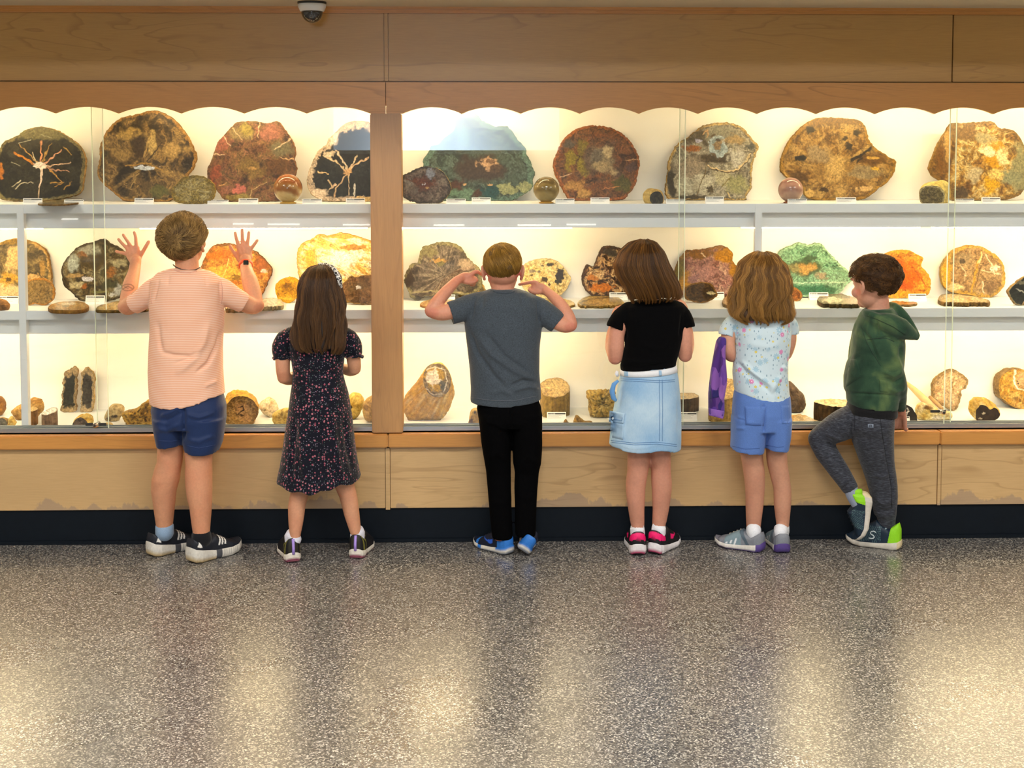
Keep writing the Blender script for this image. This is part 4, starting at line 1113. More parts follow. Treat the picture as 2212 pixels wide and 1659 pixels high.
S('petrified_slab', 'mint green slab with tan heart between the blond girl and the boy in green',
  [(1675, 560), (1680, 553), (1690, 541), (1710, 533), (1725, 527), (1748, 531), (1763, 527), (1776, 531), (1789, 546), (1804, 561), (1817, 574), (1834, 589), (1842, 604), (1829, 617), (1817, 632), (1790, 641), (1740, 643), (1690, 640), (1676, 600)],
  ['4c7c5c', '74a884', '98c4a0', '5c8c68', '84b490'], 1, c=(1742, 586), group=G2, rim=('a8d0ac', 0.07), bark=('a0c8a4', '6c9474'), jag=1.6, sc=12, f=[('b', 1738, 580, 48, 26, '485c3c', .9), ('b', 1738, 582, 24, 13, 'b8904c', .7), ('b', 1715, 580, 14, 10, '8c8454', .9), ('b', 1775, 597, 14, 8, '9c8c70', .9), ('b', 1750, 560, 16, 8, '3c5438', .8), ('b', 1750, 628, 60, 9, '3c7454', .6), ('l', [(1690, 613), (1760, 612), (1828, 610)], 3, 3, 'b8d4b4')])
S('small_log', 'small orange brown log with a hollow end right of the blond girl', [(1700, 640), (1702, 622), (1713, 620), (1726, 628), (1732, 638), (1728, 648), (1712, 650)], ['8c4c0c', 'b4702c', '7c400c'], 1, group=G2, body=[(1690, 642), (1690, 618), (1705, 616), (1722, 623), (1733, 634), (1730, 647), (1715, 651), (1695, 651)], bdep=0.04, rim=('c08438', 0.15), sc=7, bark=('a86c1c', '7c4c14'))
S('petrified_slab', 'dark and cream flat slice lying left of the boy in green', [(1765, 648), (1771, 640), (1789, 634), (1814, 634), (1834, 639), (1855, 646), (1857, 653), (1849, 657), (1784, 656), (1771, 653)],
  ['5c4c34', '7c6c54', 'a89478'], 1, mode='flat', group=G2, h=0.018, f=[('b', 1800, 648, 26, 6, 'ecdcc0', .5), ('b', 1840, 650, 20, 6, 'b49c84', .5)], sc=10, bark=('6c5428', '3c2c14'))
S('petrified_slab', 'vivid orange slab behind the head of the boy in green',
  [(1905, 600), (1910, 560), (1918, 548), (1940, 543), (1965, 544), (1982, 553), (1994, 560), (1990, 575), (2002, 590), (2010, 605), (2010, 625), (2003, 640), (1985, 643), (1925, 645), (1908, 630)],
  ['c85c0c', 'e0841c', 'f0a838', 'd8701c'], 1, c=(1958, 600), group=G2, rim=('e0a030', 0.14), sc=16, streak=(20, 2), bark=('e0a840', 'a87018'), f=[('b', 1960, 600, 34, 26, 'd8640c', .8), ('b', 1945, 620, 30, 8, 'c8540c', .7), ('b', 1950, 636, 40, 6, 'd89820', .5), ('l', [(1970, 575), (1985, 600), (2000, 620)], 3, 2, 'a8500c')])
S('petrified_slab', 'thin brown flat slice lying behind the hood of the boy in green', [(1915, 653), (1935, 650), (1975, 652), (1978, 656), (1950, 658), (1918, 658)], ['a87830', 'c09448', '8c5c20'], 1, mode='flat', group=G2, h=0.010, sc=8)
S('petrified_slab', 'round tan slab with a gold vein and white star crack, right part of middle shelf',
  [(2034, 602), (2034, 581), (2044, 558), (2062, 541), (2087, 532), (2115, 533), (2138, 543), (2156, 556), (2168, 574), (2171, 594), (2171, 614), (2161, 629), (2143, 642), (2120, 643), (2097, 638), (2057, 632), (2042, 622)],
  ['94724a', 'ac8a5c', 'bc9c6c', 'a07c50'], 1, c=(2110, 585), group=G2, rays=('7c5c34', 4, 0.45), rim=('c89c3c', 0.12), bark=('d8b060', 'a07c34'), sc=18, f=[('b', 2046, 590, 10, 36, 'd09c28', .6), ('b', 2060, 620, 20, 10, 'e4cc94', .5), ('b', 2085, 560, 22, 16, '9c8460', .8), ('b', 2078, 565, 7, 6, '544838', .5), ('l', [(2122, 545), (2112, 575), (2105, 600), (2098, 640)], 9, 6, 'c09030'), ('l', [(2122, 545), (2115, 570)], 5, 3, 'e8d4a0'), ('l', [(2118, 580), (2108, 620)], 3, 2, '6c4c20'), ('b', 2148, 580, 10, 7, 'f0e2c4', .4), ('l', [(2130, 550), (2140, 570), (2148, 592)], 4, 3, 'ecdcb8'), ('l', [(2122, 585), (2160, 592)], 3, 2, 'e8d4a8'), ('l', [(2075, 575), (2085, 590), (2083, 605)], 3, 2, 'e0caa0'), ('b', 2140, 620, 14, 16, '7c6040', .8), ('l', [(2122, 610), (2126, 636)], 3, 2, 'e8d0b0')])
S('petrified_slab', 'thick flat round slice lying in front of the round tan slab', [(2027, 645), (2033, 637), (2055, 634), (2090, 638), (2120, 643), (2134, 648), (2133, 653), (2060, 653), (2033, 651)], ['e0c490', 'ecd8b0', 'cca868'], 1, mode='flat', group=G2, h=0.018, rim=('8c6824', 0.08), sc=12, bark=('8c6824', '5c4416'))
S('petrified_slab', 'small black slab with pale rim at the right edge of middle shelf', [(2178, 632), (2185, 622), (2196, 612), (2205, 605), (2225, 600), (2242, 630), (2228, 656), (2200, 660), (2188, 650)], ['22241f', '32342c', '1a1c18'], 1, group=G2, rim=('b8a878', 0.05), sc=12, f=[('l', [(2195, 625), (2210, 632), (2225, 640)], 3, 2, 'd8d0b8'), ('b', 2205, 612, 12, 4, '8c8468', .4)])
rock('fossil_lump', 'tiny pale crystal lump at the right edge above the small black slab', [(2206, 658), (2210, 650), (2220, 648), (2228, 660)], ['c8b088', 'a88c5c'], 1, group=G2, dep=0.015)

# ---- bottom shelf
TAN = ['8c6020', 'b4843c', 'd0a45c', '9c702c']
YEL = ['b48420', 'd8ac48', 'ecd07c', 'c89838']
rock('fossil_lump', 'brown rounded lump at the far left edge of bottom shelf', [(-22, 870), (-15, 855), (0, 856), (8, 865), (11, 880), (5, 895), (-15, 900)], ['8c5c20', 'b07c34', '7c4c18'], 2, group=G3)
S('fossil_lump', 'small grey-faced stone at the lower left corner of the case', [(-12, 918), (-8, 906), (8, 904), (14, 912), (13, 923), (-8, 924)], ['6c6a5c', '8c8878', '54523f'], 2, group=G3, body=[(-14, 920), (-10, 904), (8, 902), (22, 908), (20, 924), (-8, 925)], bdep=0.03, sc=8)
rock('fossil_lump', 'small gold bumpy stone beside the grey-faced stone', [(16, 910), (24, 899), (31, 905), (34, 916), (27, 924), (16, 924)], YEL, 2, dep=0.02, bump=0.006, bs=90, group=G3)
rock('fossil_lump', 'two-lobed tan lump behind the left upright on bottom shelf', [(26, 890), (30, 882), (45, 872), (55, 868), (68, 862), (75, 858), (88, 862), (95, 872), (94, 885), (85, 895), (70, 905), (50, 908), (38, 905)], TAN, 2, dep=0.045, bump=0.008, group=G3)
S('fossil_stub', 'small brown upright stub behind the left upright', [(62, 884), (70, 879), (80, 880), (82, 884), (74, 888), (64, 888)], ['c8a058', 'dcb878'], 2, mode='flat', fb=(72, 918, 886), group=G3, sc=6, bark=('a8742c', '7c5018'))
S('fossil_stub', 'short grey bark log with a white top beside the left upright', [(90, 894), (97, 887), (110, 881), (122, 880), (125, 885), (115, 892), (100, 897)], ['f0e8d8', 'fbf6ec', 'e8dcc4'], 2, mode='flat', fb=(116, 922, 894), tilt=28, group=G3, sc=8, rim=('b4946c', 0.1), bark=('9c7c5c', '6c523c'))
ED = [(133, 890), (132, 877), (134, 866), (133, 852), (136, 838), (135, 827), (139, 816), (139, 807), (148, 800), (159, 794), (167, 796), (168, 805), (165, 816), (166, 827), (165, 841), (165, 856), (162, 867), (164, 881), (161, 891)]
S('petrified_slab', 'tall narrow dark slab with frilled cream edges, left one of the pair', ED, ['262820', '34362c', '1e201a'], 2, c=(150, 846), group=G3, rim=('b09870', 0.3), bark=('c8a468', '8c6c3c'), jag=3.0, sc=10, thick=0.02)
S('petrified_slab', 'tall narrow dark slab with frilled cream edges, right one of the pair', [(173, 891), (175, 880), (174, 866), (176, 852), (174, 838), (177, 825), (174, 812), (178, 804), (187, 797), (196, 802), (203, 810), (205, 820), (203, 835), (202, 850), (204, 866), (200, 880), (197, 891)],
  ['34302a', '443e34', '28241e'], 2, c=(188, 846), group=G3, rim=('b8a078', 0.26), bark=('d8b468', '9c7c40'), jag=2.6, sc=10, thick=0.02)
S('fossil_lump', 'gold stone with a purple grey face beside the left lock', [(158, 921), (162, 908), (172, 902), (184, 906), (190, 916), (186, 923)], ['544438', '786658', '40342c'], 2, group=G3, body=[(159, 920), (161, 907), (172, 897), (188, 895), (199, 900), (201, 912), (195, 923), (165, 923)], bdep=0.035, sc=8, bark=YEL)
rock('fossil_lump', 'pale tan rounded stone with a dark hole right of the left lock', [(225, 905), (230, 890), (240, 875), (255, 872), (266, 876), (269, 886), (262, 900), (255, 910), (238, 911)], ['b49a64', 'd0b884', 'a88c54'], 2, dep=0.03, group=G3, bump=0.003, f=[('b', 250, 897, 7, 4, '3c2c20', .3), ('b', 238, 902, 7, 6, '6c5c48', .5)])
rock('fossil_lump', 'large spongy gold rock behind the first boy', [(264, 895), (270, 888), (290, 883), (310, 870), (325, 862), (342, 868), (348, 921), (290, 921), (272, 912)], ['7c5808', 'a87c1c', 'c8a03c', '8c6810'], 2, dep=0.06, bump=0.008, bs=60, pits=0.006, group=G3)
S('fossil_lump', 'small dark hollow piece above the spongy gold rock', [(303, 876), (303, 860), (312, 851), (326, 849), (330, 874)], ['4c3818', '7c6030', '34260f'], 2, Y=5.85, group=G3, sc=6, f=[('b', 315, 865, 5, 8, 'c8b078', .4), ('b', 315, 866, 2.5, 5, '2c1c0c', .4)], bark=('8c6820', '5c4414'))
rock('fossil_lump', 'tiny cream stone beside the left lock', [(224, 922), (228, 911), (240, 909), (245, 916), (242, 922)], ['c8a868', 'dcc494'], 2, dep=0.015, group=G3, Y=5.62)
S('fossil_log', 'large round gold log end right of the legs of the first boy', [(488, 912), (485, 895), (490, 875), (500, 862), (515, 856), (532, 857), (547, 865), (557, 880), (558, 893), (550, 907), (540, 919), (505, 920)],
  ['a07834', 'b8904c', 'cca868', '94702c'], 2, c=(523, 887), group=G3, body=[(484, 905), (482, 880), (488, 855), (500, 845), (520, 844), (540, 852), (553, 866), (558, 885), (552, 905), (540, 920), (500, 920)], bdep=0.10, rings=('74541c', 22, 0.55), rim=('8c6c2c', 0.16), bark=('dcac44', 'b4842c'), f=[('b', 522, 887, 16, 16, 'd0a468', .7), ('l', [(515, 880), (525, 877), (527, 886), (517, 893)], 3, 3, '3c2408'), ('l', [(512, 895), (530, 898)], 2, 2, '4c3010'), ('b', 530, 905, 16, 8, 'c89a5c', .6)], sc=14)
rock('fossil_lump', 'cream knobbly stone right of the large log end', [(559, 880), (562, 870), (572, 862), (580, 858), (592, 863), (600, 875), (602, 885), (597, 897), (588, 902), (572, 895)], ['d0a868', 'ecd4a4', 'f4e6c8', 'c89850'], 2, dep=0.04, group=G3, f=[('b', 577, 882, 3, 2, '54401c', .3), ('b', 590, 880, 12, 14, 'ecd8b4', .7)])
rock('fossil_lump', 'yellow oval stone beside the skirt of the navy dress', [(588, 903), (590, 893), (605, 884), (625, 881), (640, 890), (638, 915), (628, 921), (600, 921), (590, 912)], ['a88420', 'ccac48', 'dcc470', '94701c'], 2, dep=0.04, bump=0.003, group=G3)
rock('fossil_lump', 'yellow round stone right of the navy dress', [(745, 880), (748, 865), (755, 853), (765, 847), (778, 850), (786, 862), (784, 880), (775, 897), (762, 907), (750, 905)], ['d0a838', 'e8cc74', 'c8a03c'], 2, dep=0.045, bump=0.004, group=G3, f=[('b', 761, 875, 2.5, 4, '3c2c0c', .3)])
rock('fossil_lump', 'speckled tan stone half behind the post', [(784, 890), (786, 870), (797, 857), (815, 855), (824, 880), (820, 905), (800, 913), (788, 905)], ['a4803c', 'c8a45c', '8c6828'], 2, dep=0.04, bump=0.004, group=G3)
S('fossil_bulb', 'big yellow bulb-shaped log with a ringed hollow end right of the post', [(914, 820), (917, 803), (926, 790), (942, 785), (958, 789), (970, 803), (974, 822), (970, 842), (958, 855), (943, 858), (928, 852), (918, 838)],
  ['84704c', 'a08c64', '746040'], 2, c=(943, 820), group=G3, body=[(871, 880), (874, 858), (885, 842), (900, 825), (912, 806), (926, 790), (945, 784), (964, 792), (975, 815), (981, 845), (978, 865), (970, 885), (955, 905), (940, 914), (905, 915), (885, 910), (875, 895)], bdep=0.12, bark=('e4bc54', 'c4902c', 'f0d48c'), tilt=10, mat='rock',
  rings=('5c4a30', 26, 0.5), f=[('b', 942, 818, 22, 27, 'b8943c', .2), ('b', 937, 817, 15, 17, 'f8ecd8', .3), ('b', 945, 838, 10, 8, 'b48c2c', .5), ('b', 957, 832, 8, 10, '5c5844', .5), ('l', [(922, 800), (940, 791), (960, 800), (967, 822), (958, 845)], 2, 2, 'e8dcc4'), ('l', [(920, 840), (935, 852), (955, 850)], 2, 2, 'e0d0b0')], sc=10)
rock('fossil_lump', 'small gold stone with dark holes left of the black trousers', [(1012, 921), (1013, 905), (1018, 885), (1030, 881), (1040, 890), (1040, 921)], ['b08834', 'd0ac5c', '9c7428'], 2, dep=0.03, group=G3, f=[('b', 1018, 910, 5, 9, '4c3414', .4), ('b', 1026, 888, 2.5, 2.5, '3c2810', .3)])
S('fossil_stump', 'upright stump with a rayed pale top right of the black trousers', [(1168, 838), (1170, 826), (1186, 818), (1205, 816), (1222, 823), (1231, 836), (1228, 847), (1215, 855), (1195, 858), (1175, 853)],
  ['cca458', 'dcbc78', 'b89048'], 2, c=(1194, 836), mode='flat', fb=(1196, 903, 857), tilt=12, group=G3, rays=('9c7430', 5, 0.55), rim=('a88438', 0.06), bark=('b4943c', '8c6c28'), sc=12)
rock('fossil_block', 'porous gold block left of the denim skirt', [(1266, 845), (1280, 842), (1300, 841), (1328, 845), (1332, 890), (1318, 902), (1290, 903), (1275, 898), (1270, 875)], ['a8802c', 'c8a448', 'dcbc6c', '94702c'], 2, dep=0.05, bump=0.007, bs=55, pits=0.005, group=G3, sq=0.42)
rock('fossil_pebble', 'small tan knobs lying before the porous block', [(1240, 920), (1242, 900), (1247, 896), (1255, 903), (1265, 910), (1278, 910), (1280, 918), (1275, 921)], ['94702c', 'b08c48', '7c5c20'], 2, dep=0.02, bump=0.003, group=G3)
rock('fossil_pebble', 'small curled tan knob left of the larger knobs', [(1217, 920), (1218, 909), (1223, 905), (1228, 912), (1236, 915), (1238, 921)], ['94702c', 'b08c48', '7c5c20'], 2, dep=0.012, bump=0.002, group=G3)
rock('fossil_pebble', 'thin tan sliver beside the black trousers', [(1190, 921), (1198, 914), (1208, 918), (1212, 922)], ['a07c3c', 'b8985c'], 2, dep=0.008, bump=0.001, group=G3)
S('fossil_stump', 'dark grey stump with a pale flat top right of the denim skirt', [(1460, 856), (1472, 849), (1492, 848), (1508, 854), (1507, 859), (1488, 862), (1466, 862)], ['c8a45c', 'dcbc78', 'b08c48'], 2, mode='flat', fb=(1486, 892, 861), group=G3, sc=10, rim=('8c6c34', 0.08), bark=('6c5438', '3c2e1e'))
S('fossil_stump', 'tall pale log behind the purple jacket', [(1531, 838), (1540, 824), (1560, 817), (1580, 819), (1594, 830), (1592, 850), (1575, 862), (1548, 862), (1534, 852)], ['c8a054', 'dcbc78', 'a8803c'], 2, mode='flat', fb=(1560, 914, 861), tilt=15, group=G3, rays=('8c6c34', 6, 0.5), bark=('d8b460', 'a88438'), sc=9)
rock('fossil_lump', 'dark brown rough rock right of the blond girl', [(1690, 835), (1702, 823), (1714, 829), (1725, 842), (1734, 850), (1740, 870), (1735, 885), (1722, 893), (1706, 892), (1692, 885)], ['3c2a18', '54402a', '6c563c'], 2, dep=0.045, bump=0.005, bs=70, group=G3)
S('petrified_slab', 'flat ringed slice lying at the feet of the dark brown rock', [(1695, 903), (1710, 896), (1735, 896), (1758, 905), (1768, 911), (1740, 913), (1700, 913)], ['d8b884', 'e8d0a4', 'c49c60'], 2, mode='flat', group=G3, h=0.008, rings=('a8763c', 14, 0.5), sc=12, bark=('b8904c', '8c6c34'))
S('fossil_block', 'dark bark block with a cream sawn top left of the boy in green', [(1758, 867), (1780, 862), (1820, 863), (1845, 868), (1835, 878), (1800, 878), (1772, 872)], ['e0c48c', 'ecd8ac', 'd0ac6c'], 2, mode='flat', fb=(1795, 916, 878), tilt=8, group=G3, streak=(5, 3), sc=7, bark=('5c4428', '34240f', '7c5c34'))
rock('fossil_lump', 'small cream lump behind the dark bark block', [(1810, 875), (1812, 860), (1822, 853), (1836, 858), (1840, 878)], YEL, 2, dep=0.03, group=G3, Y=5.88)
S('fossil_lump', 'black stone with white scratches beside the hand of the boy in green', [(1940, 912), (1938, 885), (1950, 876), (1966, 880), (1977, 893), (1981, 906), (1978, 913)], ['1c1610', '2a2218', '14100c'], 2, group=G3, sc=8, thick=0.025, f=[('l', [(1957, 902), (1962, 888), (1958, 884)], 2, 2, 'f0e8dc'), ('l', [(1955, 893), (1965, 890)], 2, 1, 'f0e8dc')], bark=('a87c3c', '6c4c20'))
mb = MB().tube([onY(1952, 822, 5.98), onY(1975, 842, 5.93), onY(2000, 866, 5.88), onY(2022, 888, 5.84)], [0.006, 0.013, 0.017, 0.015], 12)
tag(mb.build('fossil_branch', plain('branch_stone', 'c8a070', 0.6, var=0.25, scale=50), None, 0, True), 'long tan branch leaning from the boy in green down to the gold chunk', 'petrified wood', G3)
mb = MB().tube([onY(2008, 857, 5.90), onY(2020, 868, 5.87), onY(2036, 884, 5.83)], [0.007, 0.009, 0.008], 12)
tag(mb.build('fossil_branch', plain('twig_stone', '9c7c50', 0.6, var=0.25, scale=50), None, 0, True), 'short brown twig between the long branch and the pale slab', 'petrified wood', G3)
rock('fossil_lump', 'yellow chunk behind the right lock', [(1977, 885), (1985, 870), (2000, 871), (2030, 884), (2053, 890), (2056, 902), (2040, 908), (1985, 907)], ['c89c30', 'e8cc74', 'f4e4b0', 'b4842c'], 2, dep=0.03, bump=0.005, group=G3, f=[('b', 2000, 878, 12, 5, '7c5820', .6), ('b', 2020, 900, 14, 5, 'f6ead0', .6)])
S('petrified_slab', 'pale pinkish slab with a curled right lobe behind the right glass overlap', [(2015, 846), (2016, 829), (2024, 816), (2039, 806), (2054, 799), (2070, 803), (2087, 816), (2092, 826), (2087, 839), (2077, 844), (2077, 856), (2072, 872), (2067, 884), (2057, 888), (2042, 879), (2019, 867)],
  ['c89c6c', 'dcb88c', 'e4c89c', 'd0a878'], 2, c=(2046, 842), group=G3, rim=('8c7044', 0.16), bark=('a8884c', '6c5430'), sc=12, jag=1.4, f=[('l', [(2062, 815), (2056, 832), (2060, 850)], 3, 2, '9c7c4c'), ('b', 2078, 825, 9, 8, 'c0a070', .5)])
S('fossil_lump', 'gold stone with a dark clover-shaped face, right part of bottom shelf', [(2108, 905), (2109, 887), (2118, 875), (2130, 876), (2138, 884), (2150, 881), (2159, 893), (2155, 905), (2140, 910), (2128, 912), (2115, 911)],
  ['2c1c10', '44301c', '382414'], 2, group=G3, c=(2130, 895), body=[(2095, 890), (2096, 870), (2105, 860), (2120, 858), (2140, 865), (2155, 880), (2161, 893), (2152, 906), (2130, 913), (2112, 910)], bdep=0.05, bark=('e0bc5c', 'c89c40', 'f0dc9c'), sc=8, f=[('b', 2125, 893, 4, 2.5, 'd8c8a8', .5), ('b', 2118, 904, 4, 2, 'c8b898', .5)])
S('fossil_log', 'gold log end with a white curved vein at the right edge', [(2158, 830), (2160, 812), (2170, 798), (2190, 790), (2215, 792), (2240, 810), (2245, 850), (2225, 872), (2195, 873), (2175, 860), (2162, 847)],
  ['b07c20', 'c8983c', 'dcb460', 'a8741c'], 2, c=(2200, 832), group=G3, sc=16, rim=('b88828', 0.06), thick=0.08, f=[('b', 2212, 812, 22, 18, 'c8a070', .4), ('l', [(2193, 790), (2190, 812), (2200, 830), (2216, 834)], 5, 4, 'fbf2dc'), ('b', 2198, 815, 2, 2, '2c1c0c', .3), ('b', 2200, 820, 2, 1.5, '2c1c0c', .3)])
for i, (x0, y0, x1, y1, lab) in enumerate([
        (49, 429, 90, 442, 'under the black star slab'), (138, 432, 180, 442, 'right of the thin flat slice on the top shelf'), (290, 429, 331, 442, 'under the large dark brown slab with a slit'),
        (448, 433, 493, 442, 'right of the small yellow oval slab'), (515, 430, 557, 442, 'under the reddish brown slab'), (653, 431, 695, 442, 'right of the orange sphere'), (747, 429, 788, 441, 'under the black slab with cream rim'),
        (964, 430, 1006, 441, 'right of the flower-shaped slab'), (1019, 427, 1060, 440, 'under the dark green slab'), (1200, 430, 1241, 441, 'right of the olive sphere'), (1276, 427, 1317, 440, 'under the round red brown slab'),
        (1439, 432, 1480, 442, 'right of the egg-like stone'), (1524, 426, 1564, 441, 'under the grey agate slab'), (1702, 431, 1743, 441, 'before the pinkish purple sphere'), (1807, 427, 1850, 440, 'under the wide golden slab'),
        (2064, 430, 2105, 440, 'right of the pale yellow log'), (2122, 427, 2162, 440, 'under the marbled yellow slab')]):
    card(x0, y0, x1, y1, 0, 'white printed card ' + lab)
for x0, y0, x1, y1, lab in [(-6, 640, 39, 656, 'under the grey and cream slab at the left upright'), (184, 639, 225, 657, 'before the mottled olive slab'), (950, 637, 983, 652, 'behind the left arm of the boy in the dark tee'), (1317, 632, 1356, 648, 'behind the hair of the girl in the black tee'),
                            (1525, 631, 1565, 648, 'right of the small dark brown slab'), (1749, 632, 1790, 648, 'before the mint green slab'), (1964, 635, 2002, 651, 'before the vivid orange slab')]:
    card(x0, y0, x1, y1, 1, 'white printed card ' + lab)
for x0, y0, x1, y1, lab in [(1182, 891, 1223, 909, 'before the upright rayed stump'), (1470, 891, 1506, 909, 'before the dark grey stump'), (1928, 900, 1966, 914, 'before the black stone with scratches')]:
    card(x0, y0, x1, y1, 2, 'white printed card ' + lab)
# ------------------------------------------------------------------ people: machinery


def proj(V):
    d = (np.asarray(V, float) - CAM) @ RM
    return np.stack([PCX + FPX * d[..., 0] / -d[..., 2], PCY - FPX * d[..., 1] / -d[..., 2]], -1)


class Vol:
    """closed tubes and ellipsoids collected, then fused into one continuous skin"""
    def __init__(self):
        self.V, self.F, self.n = [], [], 0

    def grid(self, rows):
        rows = np.asarray(rows, float); m, n = rows.shape[:2]
        V = rows.reshape(-1, 3)
        c0, c1 = rows[0].mean(0), rows[-1].mean(0)
        F = []
        for i in range(m - 1):
            for k in range(n):
                F.append((i * n + k, i * n + (k + 1) % n, (i + 1) * n + (k + 1) % n, (i + 1) * n + k))
        for k in range(n):
            F.append((m * n, (k + 1) % n, k)); F.append((m * n + 1, (m - 1) * n + k, (m - 1) * n + (k + 1) % n))
        V = np.vstack([V, c0, c1])
        # outward orientation
        a = 0.0
        for f in F[:m * n]:
            p, q, r = V[f[0]], V[f[1]], V[f[2]]; a += np.dot(p - V.mean(0), np.cross(q - p, r - p))
        if a < 0: F = [f[::-1] for f in F]
        self.V.append(V); self.F += [tuple(i + self.n for i in f) for f in F]; self.n += len(V)
        return self

    def ell(self, c, ax, n=24, sq=1.0):
        """ellipsoid: centre, three axis vectors"""
        c = np.asarray(c, float); ax = np.asarray(ax, float)
        rows = []
        for a in np.linspace(-math.pi / 2 + 0.08, math.pi / 2 - 0.08, n // 2 + 1):
            t = np.linspace(0, 2 * math.pi, n, endpoint=False)
            rows.append(c + np.cos(a) * (np.cos(t)[:, None] * ax[0] + np.sin(t)[:, None] * ax[1]) + np.sin(a) * ax[2])
        return self.grid(rows)

    def tube(self, P, r, n=16, flat=None, cut=False):
        """rounded tube through 3-D points with a radius each (flat: (axis, factor) squashes it along an axis)"""
        P = np.asarray(P, float); r = np.asarray(r, float)
        # smooth the path
        k = 4 * (len(P) - 1) + 1
        u = np.linspace(0, len(P) - 1, k)
        Q = []
        for x in u:
            i = min(int(x), len(P) - 2); f = x - i
            a, b, c, d = P[max(i - 1, 0)], P[i], P[i + 1], P[min(i + 2, len(P) - 1)]
            Q.append(0.5 * (2 * b + (c - a) * f + (2 * a - 5 * b + 4 * c - d) * f * f + (3 * b - a - 3 * c + d) * f ** 3))
        Q = np.array(Q); rr = np.interp(u, np.arange(len(P)), r)
        T = np.gradient(Q, axis=0); T /= np.maximum(np.linalg.norm(T, axis=1, keepdims=True), 1e-9)
        # end caps
        c0 = [(Q[0] - T[0] * rr[0] * math.sin(a), rr[0] * math.cos(a), T[0]) for a in (1.35, 1.0, 0.6, 0.25)]
        c1 = [(Q[-1] + T[-1] * rr[-1] * math.sin(a), rr[-1] * math.cos(a), T[-1]) for a in (0.25, 0.6, 1.0, 1.35)]
        if cut: c1 = [(Q[-1] + T[-1] * 0.001, rr[-1] * 0.97, T[-1]), (Q[-1] - T[-1] * 0.004, rr[-1] * 0.85, T[-1])]
        seq = c0 + list(zip(Q, rr, T)) + c1
        up = np.array([0.23, 0.11, 0.96]); rows = []
        for p, ra, t in seq:
            a = np.cross(t, up)
            if np.linalg.norm(a) < 1e-3: a = np.cross(t, [1, 0, 0])
            a /= np.linalg.norm(a); b = np.cross(t, a); up = np.cross(a, t)
            w = np.linspace(0, 2 * math.pi, n, endpoint=False)
            o = (np.cos(w)[:, None] * a + np.sin(w)[:, None] * b) * ra
            if flat is not None:
                ax = np.asarray(flat[0], float); o = o - np.outer(o @ ax, ax) * (1 - flat[1])
            rows.append(p + o)
        return self.grid(rows)

    def rows(self, R_, n=40, sq=0.85, close=True):
        """stacked rings given in photo rows: (y_left, y_right, x_left, x_right, depth Y, half depth in m)"""
        out = []
        w = np.linspace(0, 2 * math.pi, n, endpoint=False)
        cx = np.sign(np.cos(w)) * np.abs(np.cos(w)) ** sq; sy = np.sign(np.sin(w)) * np.abs(np.sin(w)) ** sq
        for (yl, yr, xl, xr, Y, hd) in R_:
            a = onY(xl, yl, Y); b = onY(xr, yr, Y)
            c = (a + b) / 2; h = (b - a) / 2
            out.append(c + cx[:, None] * h + sy[:, None] * np.array([0, hd, 0]))
        return self.grid(out)

    def fuse(self, vox, smooth=4, fac=0.5):
        me = bpy.data.meshes.new('tmp')
        V = np.vstack(self.V)
        me.from_pydata([tuple(v) for v in V.tolist()], [], self.F); me.update()
        o = bpy.data.objects.new('tmp', me); col.objects.link(o)
        md = o.modifiers.new('r', 'REMESH'); md.mode = 'VOXEL'; md.voxel_size = vox; md.adaptivity = 0
        if smooth:
            s = o.modifiers.new('s', 'SMOOTH'); s.factor = fac; s.iterations = smooth
        dg = bpy.context.evaluated_depsgraph_get(); dg.update()
        res_ = bpy.data.meshes.new_from_object(o.evaluated_get(dg))
        bpy.data.objects.remove(o); bpy.data.meshes.remove(me)
        res_.polygons.foreach_set('use_smooth', np.ones(len(res_.polygons), bool))
        return res_


def mco(me):
    a = np.empty(len(me.vertices) * 3, np.float32); me.vertices.foreach_get('co', a); return a.reshape(-1, 3).astype(float)


def mno(me):
    a = np.empty(len(me.vertices) * 3, np.float32); me.vertices.foreach_get('normal', a); return a.reshape(-1, 3).astype(float)


def put(me, V):
    me.vertices.foreach_set('co', np.asarray(V, np.float32).ravel()); me.update()


def folds(me, lines, fine=0.0012, seed=1, fs=28, stretch=(1, 1, 0.6)):
    """cloth creases: (points in photo pixels, width px, height m), felt only on the side they are seen on"""
    V, N = mco(me), mno(me)
    P = proj(V)
    view = V - CAM; view /= np.linalg.norm(view, axis=1, keepdims=True)
    face = np.clip(-(N * view).sum(1) * 1.6, 0, 1)
    d = np.zeros(len(V))
    for pts, w, h in lines:
        dd = np.full(len(V), 1e9); uu = np.zeros(len(V)); m = len(pts) - 1
        for i in range(m):
            q, u = seg_dist(P, pts[i], pts[i + 1]); k = q < dd
            dd = np.where(k, q, dd); uu = np.where(k, (i + u) / m, uu)
        d += 1.5 * h * np.exp(-(dd / w) ** 2) * np.clip(np.minimum(uu, 1 - uu) * 5, 0.0, 1) * face
    if fine:
        q = V * np.asarray(stretch) * fs
        d += (fbm(q, seed, 3) - 0.5) * 2 * fine
    put(me, V + N * d[:, None])
    return me


# ---- materials of skin, hair and cloth
M['skin'] = painted('skin', rough=0.5, spec=0.35, grain=0.05, gscale=120, bump=0.05, sss=0.12)


def cloth(name, c, var=0.12, scale=220, rough=0.85, weave=0.25, spec=0.2, sheen=0.15):
    t = NT(name)
    f = t.noise(t.coords((1, 1, 1)), scale, 3, 0.6)
    b = t.noise(t.coords(), 14, 3)
    c = lin(c)
    cc = t.mix(t.ramp(f, [(0.3, 0), (0.7, 1)]), c * (1 - var), np.clip(c * (1 + var), 0, 1))
    cc = t.mix(t.math('MULTIPLY', b, 0.25), cc, c * 0.8)
    t.set(Base_Color=cc, Roughness=rough, Specular_IOR_Level=spec, Sheen_Weight=sheen)
    t.bump(f, weave, 0.0008)
    return t


